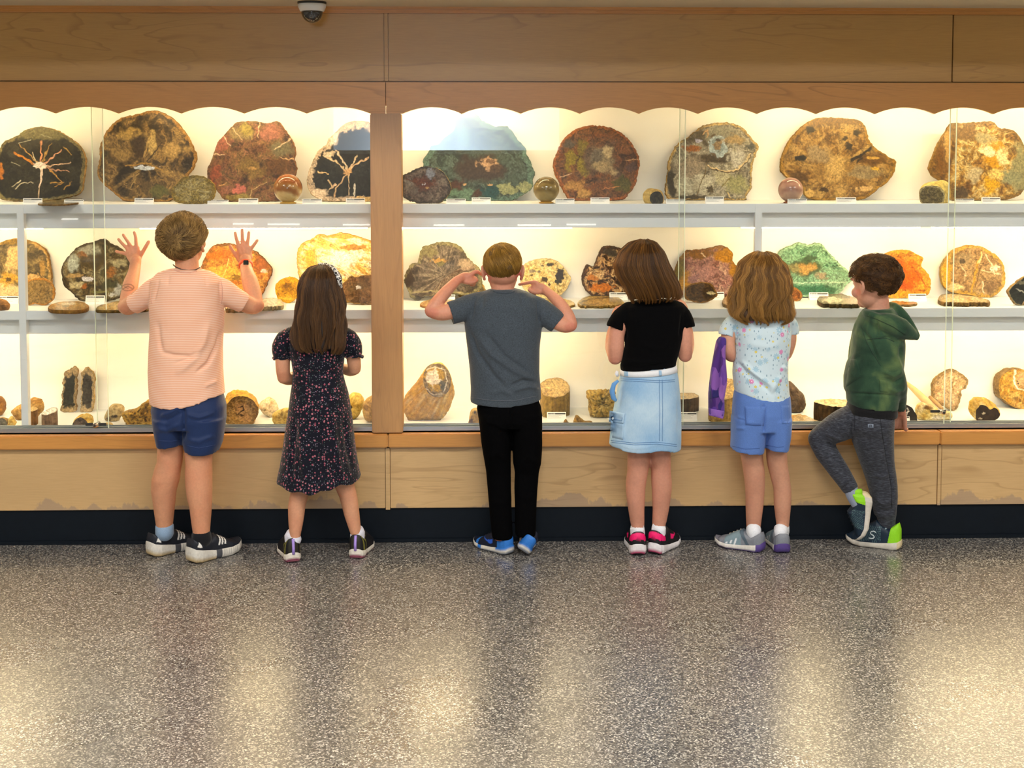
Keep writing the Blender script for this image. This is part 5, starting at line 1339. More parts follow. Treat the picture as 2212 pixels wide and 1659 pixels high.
def hair_mat(name, c, tip):
    t = NT(name)
    hi = t.n('ShaderNodeHairInfo')
    at = t.n('ShaderNodeAttribute', attribute_name='tone')
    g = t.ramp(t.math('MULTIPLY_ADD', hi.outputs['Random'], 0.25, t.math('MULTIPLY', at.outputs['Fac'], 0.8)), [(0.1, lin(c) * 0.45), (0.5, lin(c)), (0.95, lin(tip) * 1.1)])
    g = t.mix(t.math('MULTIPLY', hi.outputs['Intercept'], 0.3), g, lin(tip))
    t.set(Base_Color=g, Roughness=0.42, Specular_IOR_Level=0.45, Transmission_Weight=0.0)
    # hair lets some light through from behind
    tl = t.n('ShaderNodeBsdfTranslucent'); t.l(g, tl.inputs[0])
    ms = t.n('ShaderNodeMixShader'); ms.inputs[0].default_value = 0.35
    out = t.t.nodes['Material Output']
    t.l(t.b.outputs[0], ms.inputs[1]); t.l(tl.outputs[0], ms.inputs[2]); t.l(ms.outputs[0], out.inputs[0])
    return t.m


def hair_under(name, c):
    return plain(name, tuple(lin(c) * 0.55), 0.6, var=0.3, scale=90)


def strands(name, P, rad, m, parent, tone=None):
    """P (n, k, 3) world points -> one curves object"""
    n, k = P.shape[:2]
    cu = bpy.data.hair_curves.new(name)
    cu.add_curves([k] * n)
    cu.attributes['position'].data.foreach_set('vector', P.reshape(-1, 3).astype(np.float32).ravel())
    ra = cu.attributes.get('radius') or cu.attributes.new('radius', 'FLOAT', 'POINT')
    prof = np.interp(np.linspace(0, 1, k), [0, 0.6, 1], [1.0, 0.9, 0.25])
    ra.data.foreach_set('value', (np.tile(prof, n) * rad).astype(np.float32))
    if tone is not None:
        ta = cu.attributes.new('tone', 'FLOAT', 'POINT')
        ta.data.foreach_set('value', np.repeat(tone, k).astype(np.float32))
    cu.materials.append(m)
    return link(name, cu, None, parent)


def short_hair(parent, c, ax, whorl, hl, mats, n=7000, length=0.045, lift=0.35, curl=0.0, seed=3, messy=0.4, fdir=None, taper=0.0, gather=0.6, nape=0.0):
    tap = lambda Q_: Q_ * np.stack([1 - taper * np.clip(-Q_[..., 2] - 0.05, 0, 1), 1 - 0.6 * taper * np.clip(-Q_[..., 2] - 0.05, 0, 1), np.ones(Q_.shape[:-1])], -1)
    """hair on an ellipsoid scalp (centre c, axes right/facing/up); whorl = unit dir in local coords it grows away from;
    hl(local unit dir) > 0 where hair grows"""
    c = np.asarray(c, float); ax = np.asarray(ax, float)
    # shell
    n1, n2 = 48, 72
    D = []
    for i in range(n1 + 1):
        a = math.pi * i / n1
        for k in range(n2):
            b = 2 * math.pi * k / n2
            D.append((math.sin(a) * math.cos(b), math.sin(a) * math.sin(b), math.cos(a)))
    D = np.array(D)
    lump = (fbm(D * 4.5, seed, 3) - 0.5) * 0.10 + (fbm(D * 11, seed + 1, 3) - 0.5) * 0.06
    keep = hl(D)
    shr = np.clip(keep * 6, -1, 0.0) * 0.16
    V = c + tap(D * (1 + lump + shr)[:, None]) @ ax
    i = np.arange(n1)[:, None] * n2; k = np.arange(n2)[None]
    Q = np.stack([i + k, i + n2 + k, i + n2 + (k + 1) % n2, i + (k + 1) % n2], -1).reshape(-1, 4)
    Q = Q[(keep[Q] > -0.06).all(1)]
    used = np.unique(Q); mp = np.full(len(V), -1); mp[used] = np.arange(len(used))
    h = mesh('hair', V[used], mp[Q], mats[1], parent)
    rng = np.random.default_rng(seed)
    d = rng.normal(size=(n * 4, 3)); d /= np.linalg.norm(d, axis=1, keepdims=True)
    d = d[hl(d) > 0.0][:n]
    n = len(d)
    steps = 9
    w = np.asarray(whorl, float); w /= np.linalg.norm(w)
    m_ = n // 25
    d[:m_] = w + rng.normal(0, 0.10, (m_, 3)); d /= np.linalg.norm(d, axis=1, keepdims=True)
    near = np.exp(-((d - w) ** 2).sum(1) / 0.03) * rng.normal(0, 1.3, n)
    Pl = [d * 0.985]
    cur = d * 0.985
    ln = length * (0.65 + 0.7 * vnoise(d * 5, seed + 4)) * rng.uniform(0.75, 1.2, n)
    scale = np.linalg.norm(ax, axis=1).mean()
    tw = (vnoise(d * 3.5, seed + 5) - 0.5) * 2.4 * messy + (vnoise(d * 9, seed + 6) - 0.5) * 1.6 * messy
    tw = tw + near
    lf = lift * (0.4 + 1.2 * vnoise(d * 6, seed + 7))
    for s in range(1, steps):
        u = cur / np.linalg.norm(cur, axis=1, keepdims=True)
        t = u * (u @ w)[:, None] - w                      # away from the whorl along the skin
        t /= np.maximum(np.linalg.norm(t, axis=1, keepdims=True), 1e-6)
        bt = np.cross(u, t)
        ang = tw + curl * math.sin(s * 1.1) + 0.5
        dirn = t * np.cos(ang)[:, None] + bt * np.sin(ang)[:, None]
        if fdir is not None: dirn = dirn + np.asarray(fdir) * 0.5
        out = lf * (1 - 1.3 * s / steps)
        dirn = dirn + u * out[:, None]
        dirn /= np.linalg.norm(dirn, axis=1, keepdims=True)
        cur = cur + dirn * (ln / steps / scale)[:, None]
        Pl.append(cur)
    P = np.stack(Pl, 1)
    # gather into locks
    kk = np.floor(d * 7 + 0.35 * rng.normal(size=d.shape)).astype(int); key = kk[:, 0] * 10007 + kk[:, 1] * 101 + kk[:, 2]
    _, inv = np.unique(key, return_inverse=True)
    cnt = np.bincount(inv)
    mean = np.stack([np.stack([np.bincount(inv, P[:, s, a]) for a in range(3)], -1) / cnt[:, None] for s in range(steps)], 1)
    f = np.linspace(0, gather, steps)[None, :, None]
    P = P * (1 - f) + mean[inv] * f
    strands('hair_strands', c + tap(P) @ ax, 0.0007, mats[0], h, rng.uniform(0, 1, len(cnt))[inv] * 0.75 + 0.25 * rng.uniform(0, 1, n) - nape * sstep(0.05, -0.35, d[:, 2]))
    return h


def long_hair(parent, R_, mats, n=5200, seed=5, wave=0.006, wl=9.0, loose=0.006, top=None, fuse=0.006, arc=(0.0, 1.0), tips=0.1, mass=0.93):
    """hair hanging as a mass given by photo rows like Vol.rows; strands run down its surface"""
    Rr = np.asarray(R_, float)
    S0 = np.arange(len(Rr)); Sm_ = np.linspace(0, (len(Rr) - 1) * mass, len(Rr))
    v = Vol().rows([tuple(np.interp(x, S0, Rr[:, j]) for j in range(6)) for x in Sm_], 48, 0.9)
    me = v.fuse(fuse, 5)
    V, N = mco(me), mno(me)
    P = proj(V)
    st = fbm(np.c_[P[:, 0] / 5.0, P[:, 1] / 60.0], seed, 3) - 0.5
    put(me, V + N * (st * 0.016 - 0.008)[:, None])
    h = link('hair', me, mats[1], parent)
    rng = np.random.default_rng(seed)
    k = 22
    m = len(Rr)
    # cumulative length along rows
    yc = (Rr[:, 0] + Rr[:, 1]) / 2
    t0 = np.abs(rng.normal(0, 0.16, n)) * 0.6; t0 = np.clip(t0, 0.0, 0.5)
    t1 = 1.0 - np.abs(rng.normal(0, tips, n)) + rng.uniform(-0.01, 0.03, n)
    th = rng.uniform(-math.pi, 0, n) * 1.24 + 0.12 * math.pi                  # camera side and flanks
    lock = np.round((th + rng.normal(0, 0.05, n)) * 8) / 8
    ltone = vnoise(np.c_[lock * 41.7, np.ones(n)], seed + 11) * 0.6 + rng.uniform(0, 0.4, n)
    t1 = t1 - 0.16 * vnoise(np.c_[lock * 23.3, np.zeros(n)], seed + 12) + 0.05
    ph = vnoise(np.c_[lock * 3.1, np.zeros(n)], seed + 2) * 6.28
    T = t0[:, None] + (t1 - t0)[:, None] * np.linspace(0, 1, k)[None]
    # smooth interpolation of rows
    s = np.concatenate([[0], np.cumsum(np.hypot(np.diff(yc), 0.5 * np.diff((Rr[:, 3] - Rr[:, 2]) / 2)))]); s /= s[-1]
    row = lambda j: np.interp(T, s, Rr[:, j])
    yl, yr, xl, xr, Y, hd = [row(j) for j in range(6)]
    gather = np.linspace(0, 0.75, k)[None]
    th2 = th[:, None] * (1 - gather) + lock[:, None] * gather
    wob = wave * np.linspace(0.15, 1, k)[None] * np.sin(T * wl + ph[:, None]) + 0.35 * wave * np.sin(T * wl * 2.3 + 2 * ph[:, None])
    cx = np.sign(np.cos(th2)) * np.abs(np.cos(th2)) ** 0.9; sy = np.sign(np.sin(th2)) * np.abs(np.sin(th2)) ** 0.9
    a = onY(xl, yl, Y); b = onY(xr, yr, Y)
    c = (a + b) / 2; hh = (b - a) / 2
    stray = (rng.uniform(0, 1, n) < 0.10) * rng.uniform(0.02, 0.11, n)
    off = 1.0 + stray[:, None] * np.linspace(0.2, 1, k)[None] + (vnoise(np.c_[lock * 5, np.ones(n)], seed + 3)[:, None] - 0.35) * loose * 14 * np.linspace(0.4, 1, k)[None] + rng.normal(0, 0.018, n)[:, None]
    Pw = c + (cx * off)[..., None] * hh
    Pw[..., 1] += sy * hd * off
    Pw[..., 0] += wob
    Pw[..., 2] += rng.normal(0, 0.002, n)[:, None]
    strands('hair_strands', Pw, 0.0007, mats[0], h, ltone)
    return h


# ---- heads and hands


def frame(yaw, tilt=0.0, roll=0.0):
    """facing yaw in degrees (0 = towards the case, + = towards picture right), tilt + = looking up"""
    f = np.array([math.sin(R(yaw)), math.cos(R(yaw)), 0.0])
    r = np.array([math.cos(R(yaw)), -math.sin(R(yaw)), 0.0])
    u = np.array([0, 0, 1.0])
    f2 = f * math.cos(R(tilt)) + u * math.sin(R(tilt)); u2 = u * math.cos(R(tilt)) - f * math.sin(R(tilt))
    r3 = r * math.cos(R(roll)) + u2 * math.sin(R(roll)); u3 = u2 * math.cos(R(roll)) - r * math.sin(R(roll))
    return r3, f2, u3


def head(vol, c, fr, s=1.0):
    """skull, jaw, nose and ears into the body volume; c = skull centre"""
    r, f, u = fr
    c = np.asarray(c, float)
    A = lambda x, y, z: c + (r * x + f * y + u * z) * s
    vol.ell(c, [r * 0.070 * s, f * 0.086 * s, u * 0.084 * s], 32)
    vol.ell(A(0, 0.022, -0.046), [r * 0.056 * s, f * 0.062 * s, u * 0.070 * s], 28)
    vol.ell(A(0, 0.058, -0.092), [r * 0.026 * s, f * 0.024 * s, u * 0.022 * s], 16)      # chin
    vol.ell(A(0, 0.082, -0.044), [r * 0.012 * s, f * 0.017 * s, u * 0.013 * s], 14)      # nose tip
    vol.tube([A(0, 0.076, -0.012), A(0, 0.083, -0.040)], [0.007 * s, 0.009 * s], 10)
    for q in (-1, 1):
        vol.ell(A(q * 0.038, 0.058, -0.050), [r * 0.022 * s, f * 0.020 * s, u * 0.022 * s], 16)   # cheeks
        vol.ell(A(q * 0.030, 0.074, 0.004), [r * 0.022 * s, f * 0.010 * s, u * 0.007 * s], 14)    # brow
        # ear: rim, lobe
        e = A(q * 0.073, -0.004, -0.026)
        rr = r * q
        vol.tube([e + (u * -0.026 + f * 0.004) * s, e + (u * -0.008 - f * 0.010 + rr * 0.006) * s, e + (u * 0.014 - f * 0.012 + rr * 0.009) * s, e + (u * 0.026 + f * 0.002 + rr * 0.006) * s, e + (u * 0.018 + f * 0.012) * s],
                 np.array([0.0065, 0.0062, 0.0062, 0.006, 0.0055]) * s, 10)
        vol.ell(e + rr * 0.001 * s, [rr * 0.006 * s, f * 0.013 * s, u * 0.024 * s], 14)


def face_parts(parent, c, fr, s=1.0, eye='5b4634'):
    r, f, u = fr
    c = np.asarray(c, float)
    wm = M.setdefault('eye_white', plain('eye_white', 'f1ece6', 0.2))
    im = plain('iris_' + eye, eye, 0.15)
    lm = M.setdefault('lip', plain('lip', 'b9705f', 0.5))
    bm_ = M.setdefault('brow', plain('brow_hair', '6b4a2c', 0.7))
    for q in (-1, 1):
        e = c + (r * q * 0.029 + f * 0.0700 + u * -0.012) * s
        ob = Vol().ell(e, [r * 0.0115 * s, f * 0.009 * s, u * 0.0085 * s], 14)
        me = mesh('eye', np.vstack(ob.V), ob.F, wm, parent)
        ob = Vol().ell(e + f * 0.0055 * s, [r * 0.005 * s, f * 0.003 * s, u * 0.005 * s], 12)
        mesh('iris', np.vstack(ob.V), ob.F, im, me)
        ob = Vol().tube([c + (r * q * 0.016 + f * 0.083 + u * 0.007) * s, c + (r * q * 0.030 + f * 0.082 + u * 0.011) * s, c + (r * q * 0.043 + f * 0.073 + u * 0.007) * s], [0.0022, 0.003, 0.002], 8)
        mesh('eyebrow', np.vstack(ob.V), ob.F, bm_, parent)
    ob = Vol()
    for dz, rd in ((-0.071, 0.0035), (-0.0765, 0.0042)):
        ob.tube([c + (r * -0.018 + f * 0.0745 + u * dz) * s, c + (f * 0.0835 + u * (dz + (0.001 if rd < 0.004 else -0.001))) * s, c + (r * 0.018 + f * 0.0745 + u * dz) * s], np.array([0.002, rd, 0.002]) * s, 8)
    mesh('lips', np.vstack(ob.V), ob.F, lm, parent)


def px3(L):
    """[(px, py, Y), ...] -> world"""
    return np.array([onY(a, b, c) for a, b, c in L])


def hand_px(vol, wrist, palm, fingers, rf=0.0074):
    """open hand: wrist point, palm corner points and finger chains, all as (px, py, Y)"""
    w = px3([wrist])[0]
    for k, ch in enumerate(fingers):
        P = px3(ch)
        rr = np.linspace(rf * 1.12, rf * 0.85, len(P)) * (1.1 if k == 0 else 1.0)
        vol.tube(P, rr, 12)
        if k > 0:
            vol.tube([w * 0.75 + P[0] * 0.25, w * 0.3 + P[0] * 0.7, P[0]], [0.012, 0.0115, rf * 1.25], 12)
        else:
            vol.tube([w * 0.8 + P[0] * 0.2, P[0]], [0.013, rf * 1.5], 12)
    kn_ = [px3(ch)[0] for ch in fingers[1:]]
    for q0, q1 in zip(kn_[:-1], kn_[1:]): vol.tube([q0 + (q0 - w) * 0.05, q1 + (q1 - w) * 0.05], [0.0105, 0.0105], 10)
    pc = px3(palm)
    for a in range(len(pc)):
        vol.tube([pc[a], pc[(a + 1) % len(pc)]], [0.0105, 0.0105], 12)
    vol.ell(pc.mean(0), [[0.026, 0, 0], [0, 0.011, 0], [0, 0, 0.026]], 18)


def hand_gen(vol, w, d, nrm, side=1, s=1.0, curl=0.5, spread=0.16):
    """relaxed hand from wrist w, along d, back of hand towards nrm; five fingers of different length"""
    w = np.asarray(w, float); d = np.asarray(d, float); d /= np.linalg.norm(d)
    nrm = np.asarray(nrm, float); nrm = nrm - d * (nrm @ d); nrm /= np.linalg.norm(nrm)
    b = np.cross(d, nrm) * side
    L = 0.072 * s
    for k, (x, ln) in enumerate(((-0.026, 0.052), (-0.009, 0.062), (0.009, 0.067), (0.026, 0.060))):
        base = w + d * L + b * x * s
        vol.tube([w + d * 0.008 + b * x * 0.5 * s, w + d * L * 0.6 + b * x * 0.85 * s, base], np.array([0.0125, 0.012, 0.0095]) * s, 12)
        dd = d + b * x * spread * 12
        dd /= np.linalg.norm(dd)
        p = base; pts = [p]; ang = 0.0
        for j in range(3):
            ang += curl * (0.5 + 0.35 * j)
            p = p + (dd * math.cos(ang) - nrm * math.sin(ang)) * ln * s * (0.42, 0.32, 0.26)[j]
            pts.append(p)
        vol.tube(pts, np.array([0.0082, 0.0075, 0.007, 0.006]) * s, 12)
    t0 = w + d * 0.020 * s + b * 0.024 * s
    t1 = t0 + (d * 0.022 + b * 0.022 - nrm * 0.006) * s
    t2 = t1 + (d * 0.026 + b * 0.008 - nrm * 0.010) * s
    vol.tube([w + d * 0.012 * s + b * 0.012 * s, t0, t1, t2], np.array([0.012, 0.0115, 0.0092, 0.0075]) * s, 12)


def limb(vol, L, n=18, flat=None, cut=False):
    """[(px, py, Y, radius px), ...]"""
    P = px3([l[:3] for l in L]); r = [l[3] / pxm(l[2]) for l in L]
    vol.tube(P, r, n, flat, cut)
    return P


def skin_paint(me, base='d8a07f', red='c9795f', marks=(), seed=1, deep=0.25):
    V = mco(me)
    n = fbm(V * 16, seed, 4)
    C = lin(base) * (1 - deep * 0.5 * sstep(0.4, 0.75, n))[:, None]
    C = C + (lin(red) - C) * (0.35 * sstep(0.45, 0.8, fbm(V * 9, seed + 3, 3)))[:, None]
    P = proj(V)
    for m_ in marks:
        if m_[0] == 'spot':
            _, x, y, rx, ry, c, a = m_
            r = np.hypot((P[:, 0] - x) / rx, (P[:, 1] - y) / ry)
            C = C + (lin(c) - C) * (a * (1 - sstep(0.5, 1.1, r)))[:, None]
        elif m_[0] == 'ring':
            _, x, y, rx, ry, c, a = m_
            r = np.abs(np.hypot((P[:, 0] - x) / rx, (P[:, 1] - y) / ry) - 1)
            C = C + (lin(c) - C) * (a * (1 - sstep(0.06, 0.2, r)))[:, None]
        elif m_[0] == 'line':
            _, pts, w, c, a = m_
            dd = np.full(len(V), 1e9)
            for i in range(len(pts) - 1): dd = np.minimum(dd, seg_dist(P, pts[i], pts[i + 1])[0])
            C = C + (lin(c) - C) * (a * (1 - sstep(w * 0.3, w, dd)))[:, None]
    paint(me, C)


# ---- strips and patches sewn onto a garment


def bvh_of(me):
    return BVHTree.FromPolygons([tuple(v) for v in mco(me).tolist()], [tuple(p.vertices) for p in me.polygons])


def hit(bv, px, py):
    d = ray(px, py); d = d / np.linalg.norm(d)
    h = bv.ray_cast(Vector(CAM), Vector(d))
    return None if h[0] is None else (np.array(h[0]), d)


def patch(name, corners, bv, m, parent, off=0.0015, n=6, k=6, thick=0.002):
    """four photo corners (tl, tr, br, bl) laid on the garment"""
    tl, tr, br, bl = [np.asarray(c, float) for c in corners]
    V = np.zeros((n + 1, k + 1, 3)); last = None
    for i in range(n + 1):
        for j in range(k + 1):
            a, b = i / n, j / k
            p = (tl * (1 - b) + tr * b) * (1 - a) + (bl * (1 - b) + br * b) * a
            h = hit(bv, p[0], p[1])
            if h is None:
                d = ray(p[0], p[1]); d = d / np.linalg.norm(d)
                q = CAM + d * (np.linalg.norm(last - CAM) if last is not None else 5.2)
                h = (q, d)
            last = h[0]
            V[i, j] = h[0] - h[1] * off
    F = []
    W = V.reshape(-1, 3); vd = ray(*((tl + br) / 2)); vd /= np.linalg.norm(vd)
    B = W + vd * thick
    q = lambda i, j: i * (k + 1) + j
    N_ = len(W)
    for i in range(n):
        for j in range(k):
            F.append((q(i, j), q(i + 1, j), q(i + 1, j + 1), q(i, j + 1)))
            F.append((N_ + q(i, j), N_ + q(i, j + 1), N_ + q(i + 1, j + 1), N_ + q(i + 1, j)))
    edge = [q(0, j) for j in range(k)] + [q(i, k) for i in range(n)] + [q(n, j) for j in range(k, 0, -1)] + [q(i, 0) for i in range(n, 0, -1)]
    for a, b in zip(edge, edge[1:] + edge[:1]):
        F.append((a, b, N_ + b, N_ + a))
    return mesh(name, np.vstack([W, B]), F, m, parent)


def seam(name, pts, width, bv, m, parent, off=0.001):
    """thin raised stitch line through photo points"""
    P = []
    for (x0, y0), (x1, y1) in zip(pts[:-1], pts[1:]):
        k = max(2, int(math.hypot(x1 - x0, y1 - y0) / 5))
        for i in range(k):
            h = hit(bv, x0 + (x1 - x0) * i / k, y0 + (y1 - y0) * i / k)
            if h is not None: P.append(h[0] - h[1] * off)
    if len(P) < 2: return None
    return MB().tube(P, width / 2 / pxm(5.2), 6).build(name, m, parent, 0, True)


# ---- shoes


def shoe(parent, heel, fwd, up, L, look, W=0.076, H=0.082, sole_t=0.024, name='shoe', toe_up=0.006, soft=0.0):
    """a sports shoe: heel point (bottom back), forward and up directions, length; look gives colours"""
    heel = np.asarray(heel, float)
    f = np.asarray(fwd, float); f /= np.linalg.norm(f)
    u = np.asarray(up, float); u = u - f * (u @ f); u /= np.linalg.norm(u)
    r = np.cross(f, u)
    NS_ = 120
    S_ = np.linspace(0, 1, NS_)
    hw = np.interp(S_, [0, .02, .06, .15, .35, .55, .72, .85, .94, .98, 1], [.12, .24, .33, .39, .36, .42, .48, .43, .29, .17, .04]) * W
    top = np.interp(S_, [0, .04, .12, .22, .34, .44, .6, .75, .88, .96, 1], [.80, .98, .86, .72, .82, 1.0, .80, .58, .48, .36, .20]) * H
    lift = np.interp(S_, [0, .05, .15, .7, .85, 1], [.010, .003, 0, 0, .005, .016]) * (1 if soft == 0 else 1.6) + 0 * S_
    st = np.interp(S_, [0, .15, .4, .7, 1], [1.25, 1.15, .85, .8, .75]) * sole_t
    nU = 60
    ex = np.interp(S_, [0, .03, .07, .36, .46, 1], [.7, .45, .28, .28, .7, .7])
    A = np.linspace(0, math.pi, nU)
    V, SS, HH, SD = [], [], [], []
    for i, s in enumerate(S_):
        b = lift[i] + st[i]
        for a in A:
            x = math.copysign(abs(math.cos(a)) ** ex[i], math.cos(a)) * hw[i] * (1.0 + 0.06 * math.sin(2 * a) ** 2)
            z = b - 0.004 + (max(top[i], b + 0.004) - b + 0.004) * math.sin(a) ** 0.75
            V.append(heel + f * s * L + r * x + u * z); SS.append(s); HH.append(math.sin(a) ** 0.75 * (max(top[i], b) - b) / H); SD.append(math.cos(a))
    V = np.array(V)
    i = np.arange(NS_ - 1)[:, None] * nU; k = np.arange(nU - 1)[None]
    Q = np.stack([i + k, i + k + 1, i + nU + k + 1, i + nU + k], -1).reshape(-1, 4)
    Q = Q.tolist() + [list(range(nU - 1, -1, -1)), [(NS_ - 1) * nU + j for j in range(nU)]]
    C = look['upper'](np.array(SS), np.array(HH), np.array(SD))
    o = mesh(name, V, Q, M['shoe_upper'], parent, C)
    if look.get('label'): o['label'] = look['label']
    # sole
    nB = 26
    prof = [(0.90, 0.0), (1.02, 0.12), (1.10, 0.45), (1.08, 0.85), (1.02, 1.0)]
    out = []
    for q in (1, -1):
        idx = range(NS_) if q == 1 else range(NS_ - 1, -1, -1)
        for i in idx: out.append((i, q))
    rows, cs = [], []
    for sc, h in prof:
        for (i, q) in out:
            s = S_[i]; ss = 0.5 + (s - 0.5) * (1 + 0.035 * (sc - 0.9) / 0.2)
            rows.append(heel + f * ss * L + r * q * hw[i] * sc + u * (lift[i] + st[i] * h)); cs.append((s, h, q))
    n = len(out); rows = np.array(rows)
    i = np.arange(len(prof) - 1)[:, None] * n; k = np.arange(n)[None]
    Q = np.stack([i + k, i + (k + 1) % n, i + n + (k + 1) % n, i + n + k], -1).reshape(-1, 4).tolist()
    Q += [[j, n - 1 - j, n - 2 - j, j + 1] for j in range(NS_ - 1)]
    cs = np.array(cs)
    so = mesh('sole', rows, Q, M['shoe_sole'], o, look['sole'](cs[:, 0], cs[:, 1], cs[:, 2]))
    # laces over the tongue
    lm = plain('lace', look.get('lace', '20242c'), 0.7)
    P0 = lambda s, a: heel + f * s * L + r * math.cos(a) * np.interp(s, S_, hw) * 0.9 + u * (np.interp(s, S_, top) * math.sin(a) ** 0.75 + 0.002)
    for j in range(4):
        s = 0.46 + 0.075 * j
        MB().tube([P0(s, 1.05), P0(s + 0.02, 1.57), P0(s, 2.09)], 0.0022, 6).build('lace', lm, o, 0, True)
    return o, (lambda s, a, k=0.0: heel + f * s * L + r * math.cos(a) * (np.interp(s, S_, hw) + k) + u * ((np.interp(s, S_, lift + st)) + (np.interp(s, S_, top) - np.interp(s, S_, lift + st)) * math.sin(a) ** 0.75 + k * math.sin(a)))


def cmix(base, *layers):
    """base hex; layers (mask array 0-1, hex)"""
    def go(n):
        C = np.repeat(lin(base)[None], n, 0)
        for m_, c in layers: C = C + (lin(c) - C) * np.clip(m_, 0, 1)[:, None]
        return C
    return go


M['shoe_upper'] = painted('shoe_upper', rough=0.55, spec=0.4, grain=0.08, gscale=300, bump=0.1)
M['shoe_sole'] = painted('shoe_sole', rough=0.55, spec=0.4, grain=0.08, gscale=80, bump=0.05)


def inpoly(x, y, poly):
    """soft mask of points inside a polygon"""
    x = np.asarray(x); y = np.asarray(y); ins = np.zeros(len(x), bool); j = len(poly) - 1
    for i in range(len(poly)):
        xi, yi = poly[i]; xj, yj = poly[j]
        c = ((yi > y) != (yj > y)) & (x < (xj - xi) * (y - yi) / ((yj - yi) if yj != yi else 1e-9) + xi)
        ins ^= c; j = i
    return ins.astype(float)


def sock(parent, P, r, m, name='sock'):
    ob = Vol().tube(P, r, 20)
    o = mesh(name, np.vstack(ob.V), ob.F, m, parent)
    return o


def garment(name, vol, parent, m, lines=(), vox=0.0045, smooth=6, fine=0.0012, seed=1, fs=28):
    me = vol.fuse(vox, smooth)
    folds(me, lines, fine, seed, fs)
    return link(name, me, m, parent), me
# ------------------------------------------------------------------ the six children


def person(px, py, label):
    p = onZ(px, py, 0.0)
    o = empty('person', (p[0], p[1], 0.0)); tag(o, label, 'person', 'children looking into the display case')
    return o


def legrows(L, Y0, Y1, k=1.08, hd0=0.0, span=0.3):
    """[(y, xl, xr)] -> Vol.rows entries with the depth running from Y0 (top) to Y1 (bottom)"""
    ya, yb = L[0][0], L[-1][0]; out = []
    for y, a, b in L:
        Y = Y0 + (Y1 - Y0) * (y - ya) / (yb - ya)
        u = (y - ya) / (yb - ya); hd = (b - a) / 2 / pxm(Y) * k
        if hd0: hd = max(hd, hd + (hd0 - hd) * max(0.0, 1 - u / span) ** 0.8)
        out.append((y, y, a, b, Y, hd))
    return out


def warp(me, fn):
    V = mco(me); P = proj(V)
    V[:, 2] -= fn(P[:, 0], P[:, 1]) / pxm(5.25)
    put(me, V)


def floor_shoe(parent, hx, hy, tx, ty, L, look, **kw):
    a, b = onZ(hx, hy, 0.0), onZ(tx, ty, 0.0)
    f = b - a; f /= np.linalg.norm(f)
    a = a + np.array([0, 0, 0.0015])
    o, at = shoe(parent, a, f, (0, 0, 1), L, look, **kw)
    return o, at, a, f


def ankle(a0, f0, px, s0=0.0):
    """point on the line of the foot that stands under photo column px"""
    t = np.linspace(0.045, 0.11, 40)
    P = a0 + np.outer(t, f0)
    return P[np.argmin(np.abs(proj(P)[:, 0] - px))]


def stripes(s, h, s0, n=3, gap=0.055, w=0.016, lean=0.15, h0=0.2, h1=0.8):
    m = np.zeros(len(s))
    for k in range(n):
        m = np.maximum(m, (np.abs(s - (s0 + gap * k + lean * (h - 0.4))) < w) & (h > h0) & (h < h1 - 0.1 * k))
    return m.astype(float)


def swoosh(s, h, sd, s0=0.36, s1=0.74):
    """a curved tick along the side"""
    u = np.clip((s - s0) / (s1 - s0), 0, 1)
    mid = 0.30 + 0.45 * (u - 0.25) ** 2 * 1.6
    wd = 0.16 * np.sin(np.clip((1 - u) * 1.0, 0, 1) * 1.6) * (0.25 + (u < 0.35) * 0.5 + (1 - u) * 0.4)
    return ((np.abs(h - mid) < wd * 0.55) & (s > s0) & (s < s1) & (np.abs(sd) > 0.25)).astype(float)


SK = dict(base='d59c7a', red='c67a60')
HAIRLINE = lambda d: d[:, 2] - np.interp(d[:, 1], [-1, -0.3, 0.15, 0.5, 1], [-0.80, -0.62, -0.12, 0.22, 0.34])

# ================================================================== first boy: pink striped tee, both hands on the glass
A = person(410, 1205, 'boy in a pink striped tee and navy shorts with both palms on the glass')
YA, GL = 5.30, YF + 0.062
b = Vol()
b.rows([(584, 584, 376, 432, 5.30, .045), (596, 598, 345, 465, 5.305, .07), (615, 618, 333, 476, 5.31, .09), (660, 660, 331, 476, 5.31, .098), (720, 720, 333, 474, 5.31, .098), (800, 800, 332, 473, 5.31, .098), (870, 870, 334, 476, 5.31, .10), (895, 895, 340, 470, 5.31, .09), (908, 908, 352, 458, 5.31, .07)])
fa = frame(12, 24, 4)
hc = onY(393, 518, 5.30)
head(b, hc, fa, 1.04)
limb(b, [(404, 600, 5.31, 27), (404, 572, 5.31, 25), (402, 545, 5.31, 25)])
b.rows(legrows([(900, 335, 398), (962, 341, 396), (997, 339.5, 394), (1012, 334, 391), (1035, 328, 388), (1060, 327, 381), (1096, 332, 377), (1125, 336, 374), (1146, 339, 372)], 5.31, 5.345), 30, 0.95)
b.rows(legrows([(905, 398, 468), (980, 399, 459), (1002, 401, 458), (1022, 400, 458), (1048, 401, 458), (1073, 404, 458), (1098, 410, 457), (1124, 413, 455), (1152, 417, 453), (1162, 419, 451)], 5.30, 5.275), 30, 0.95)
limb(b, [(352, 622, 5.31, 19), (310, 640, 5.33, 21), (280, 661, 5.36, 19), (270, 662, 5.375, 16)])
limb(b, [(271, 664, 5.375, 14.5), (277, 640, 5.41, 17), (282, 615, 5.445, 16.5), (289, 590, 5.49, 13), (292, 573, 5.52, 12), (293, 562, 5.53, 12)])
limb(b, [(458, 622, 5.31, 19), (500, 640, 5.33, 21), (540, 660, 5.36, 19), (555, 660, 5.375, 16)])
limb(b, [(554, 661, 5.375, 15), (547, 635, 5.41, 18.5), (540, 608, 5.445, 17.5), (533, 585, 5.49, 13.5), (531, 570, 5.52, 12), (530, 560, 5.53, 12)])
g0, g1 = GL - 0.014, GL - 0.009
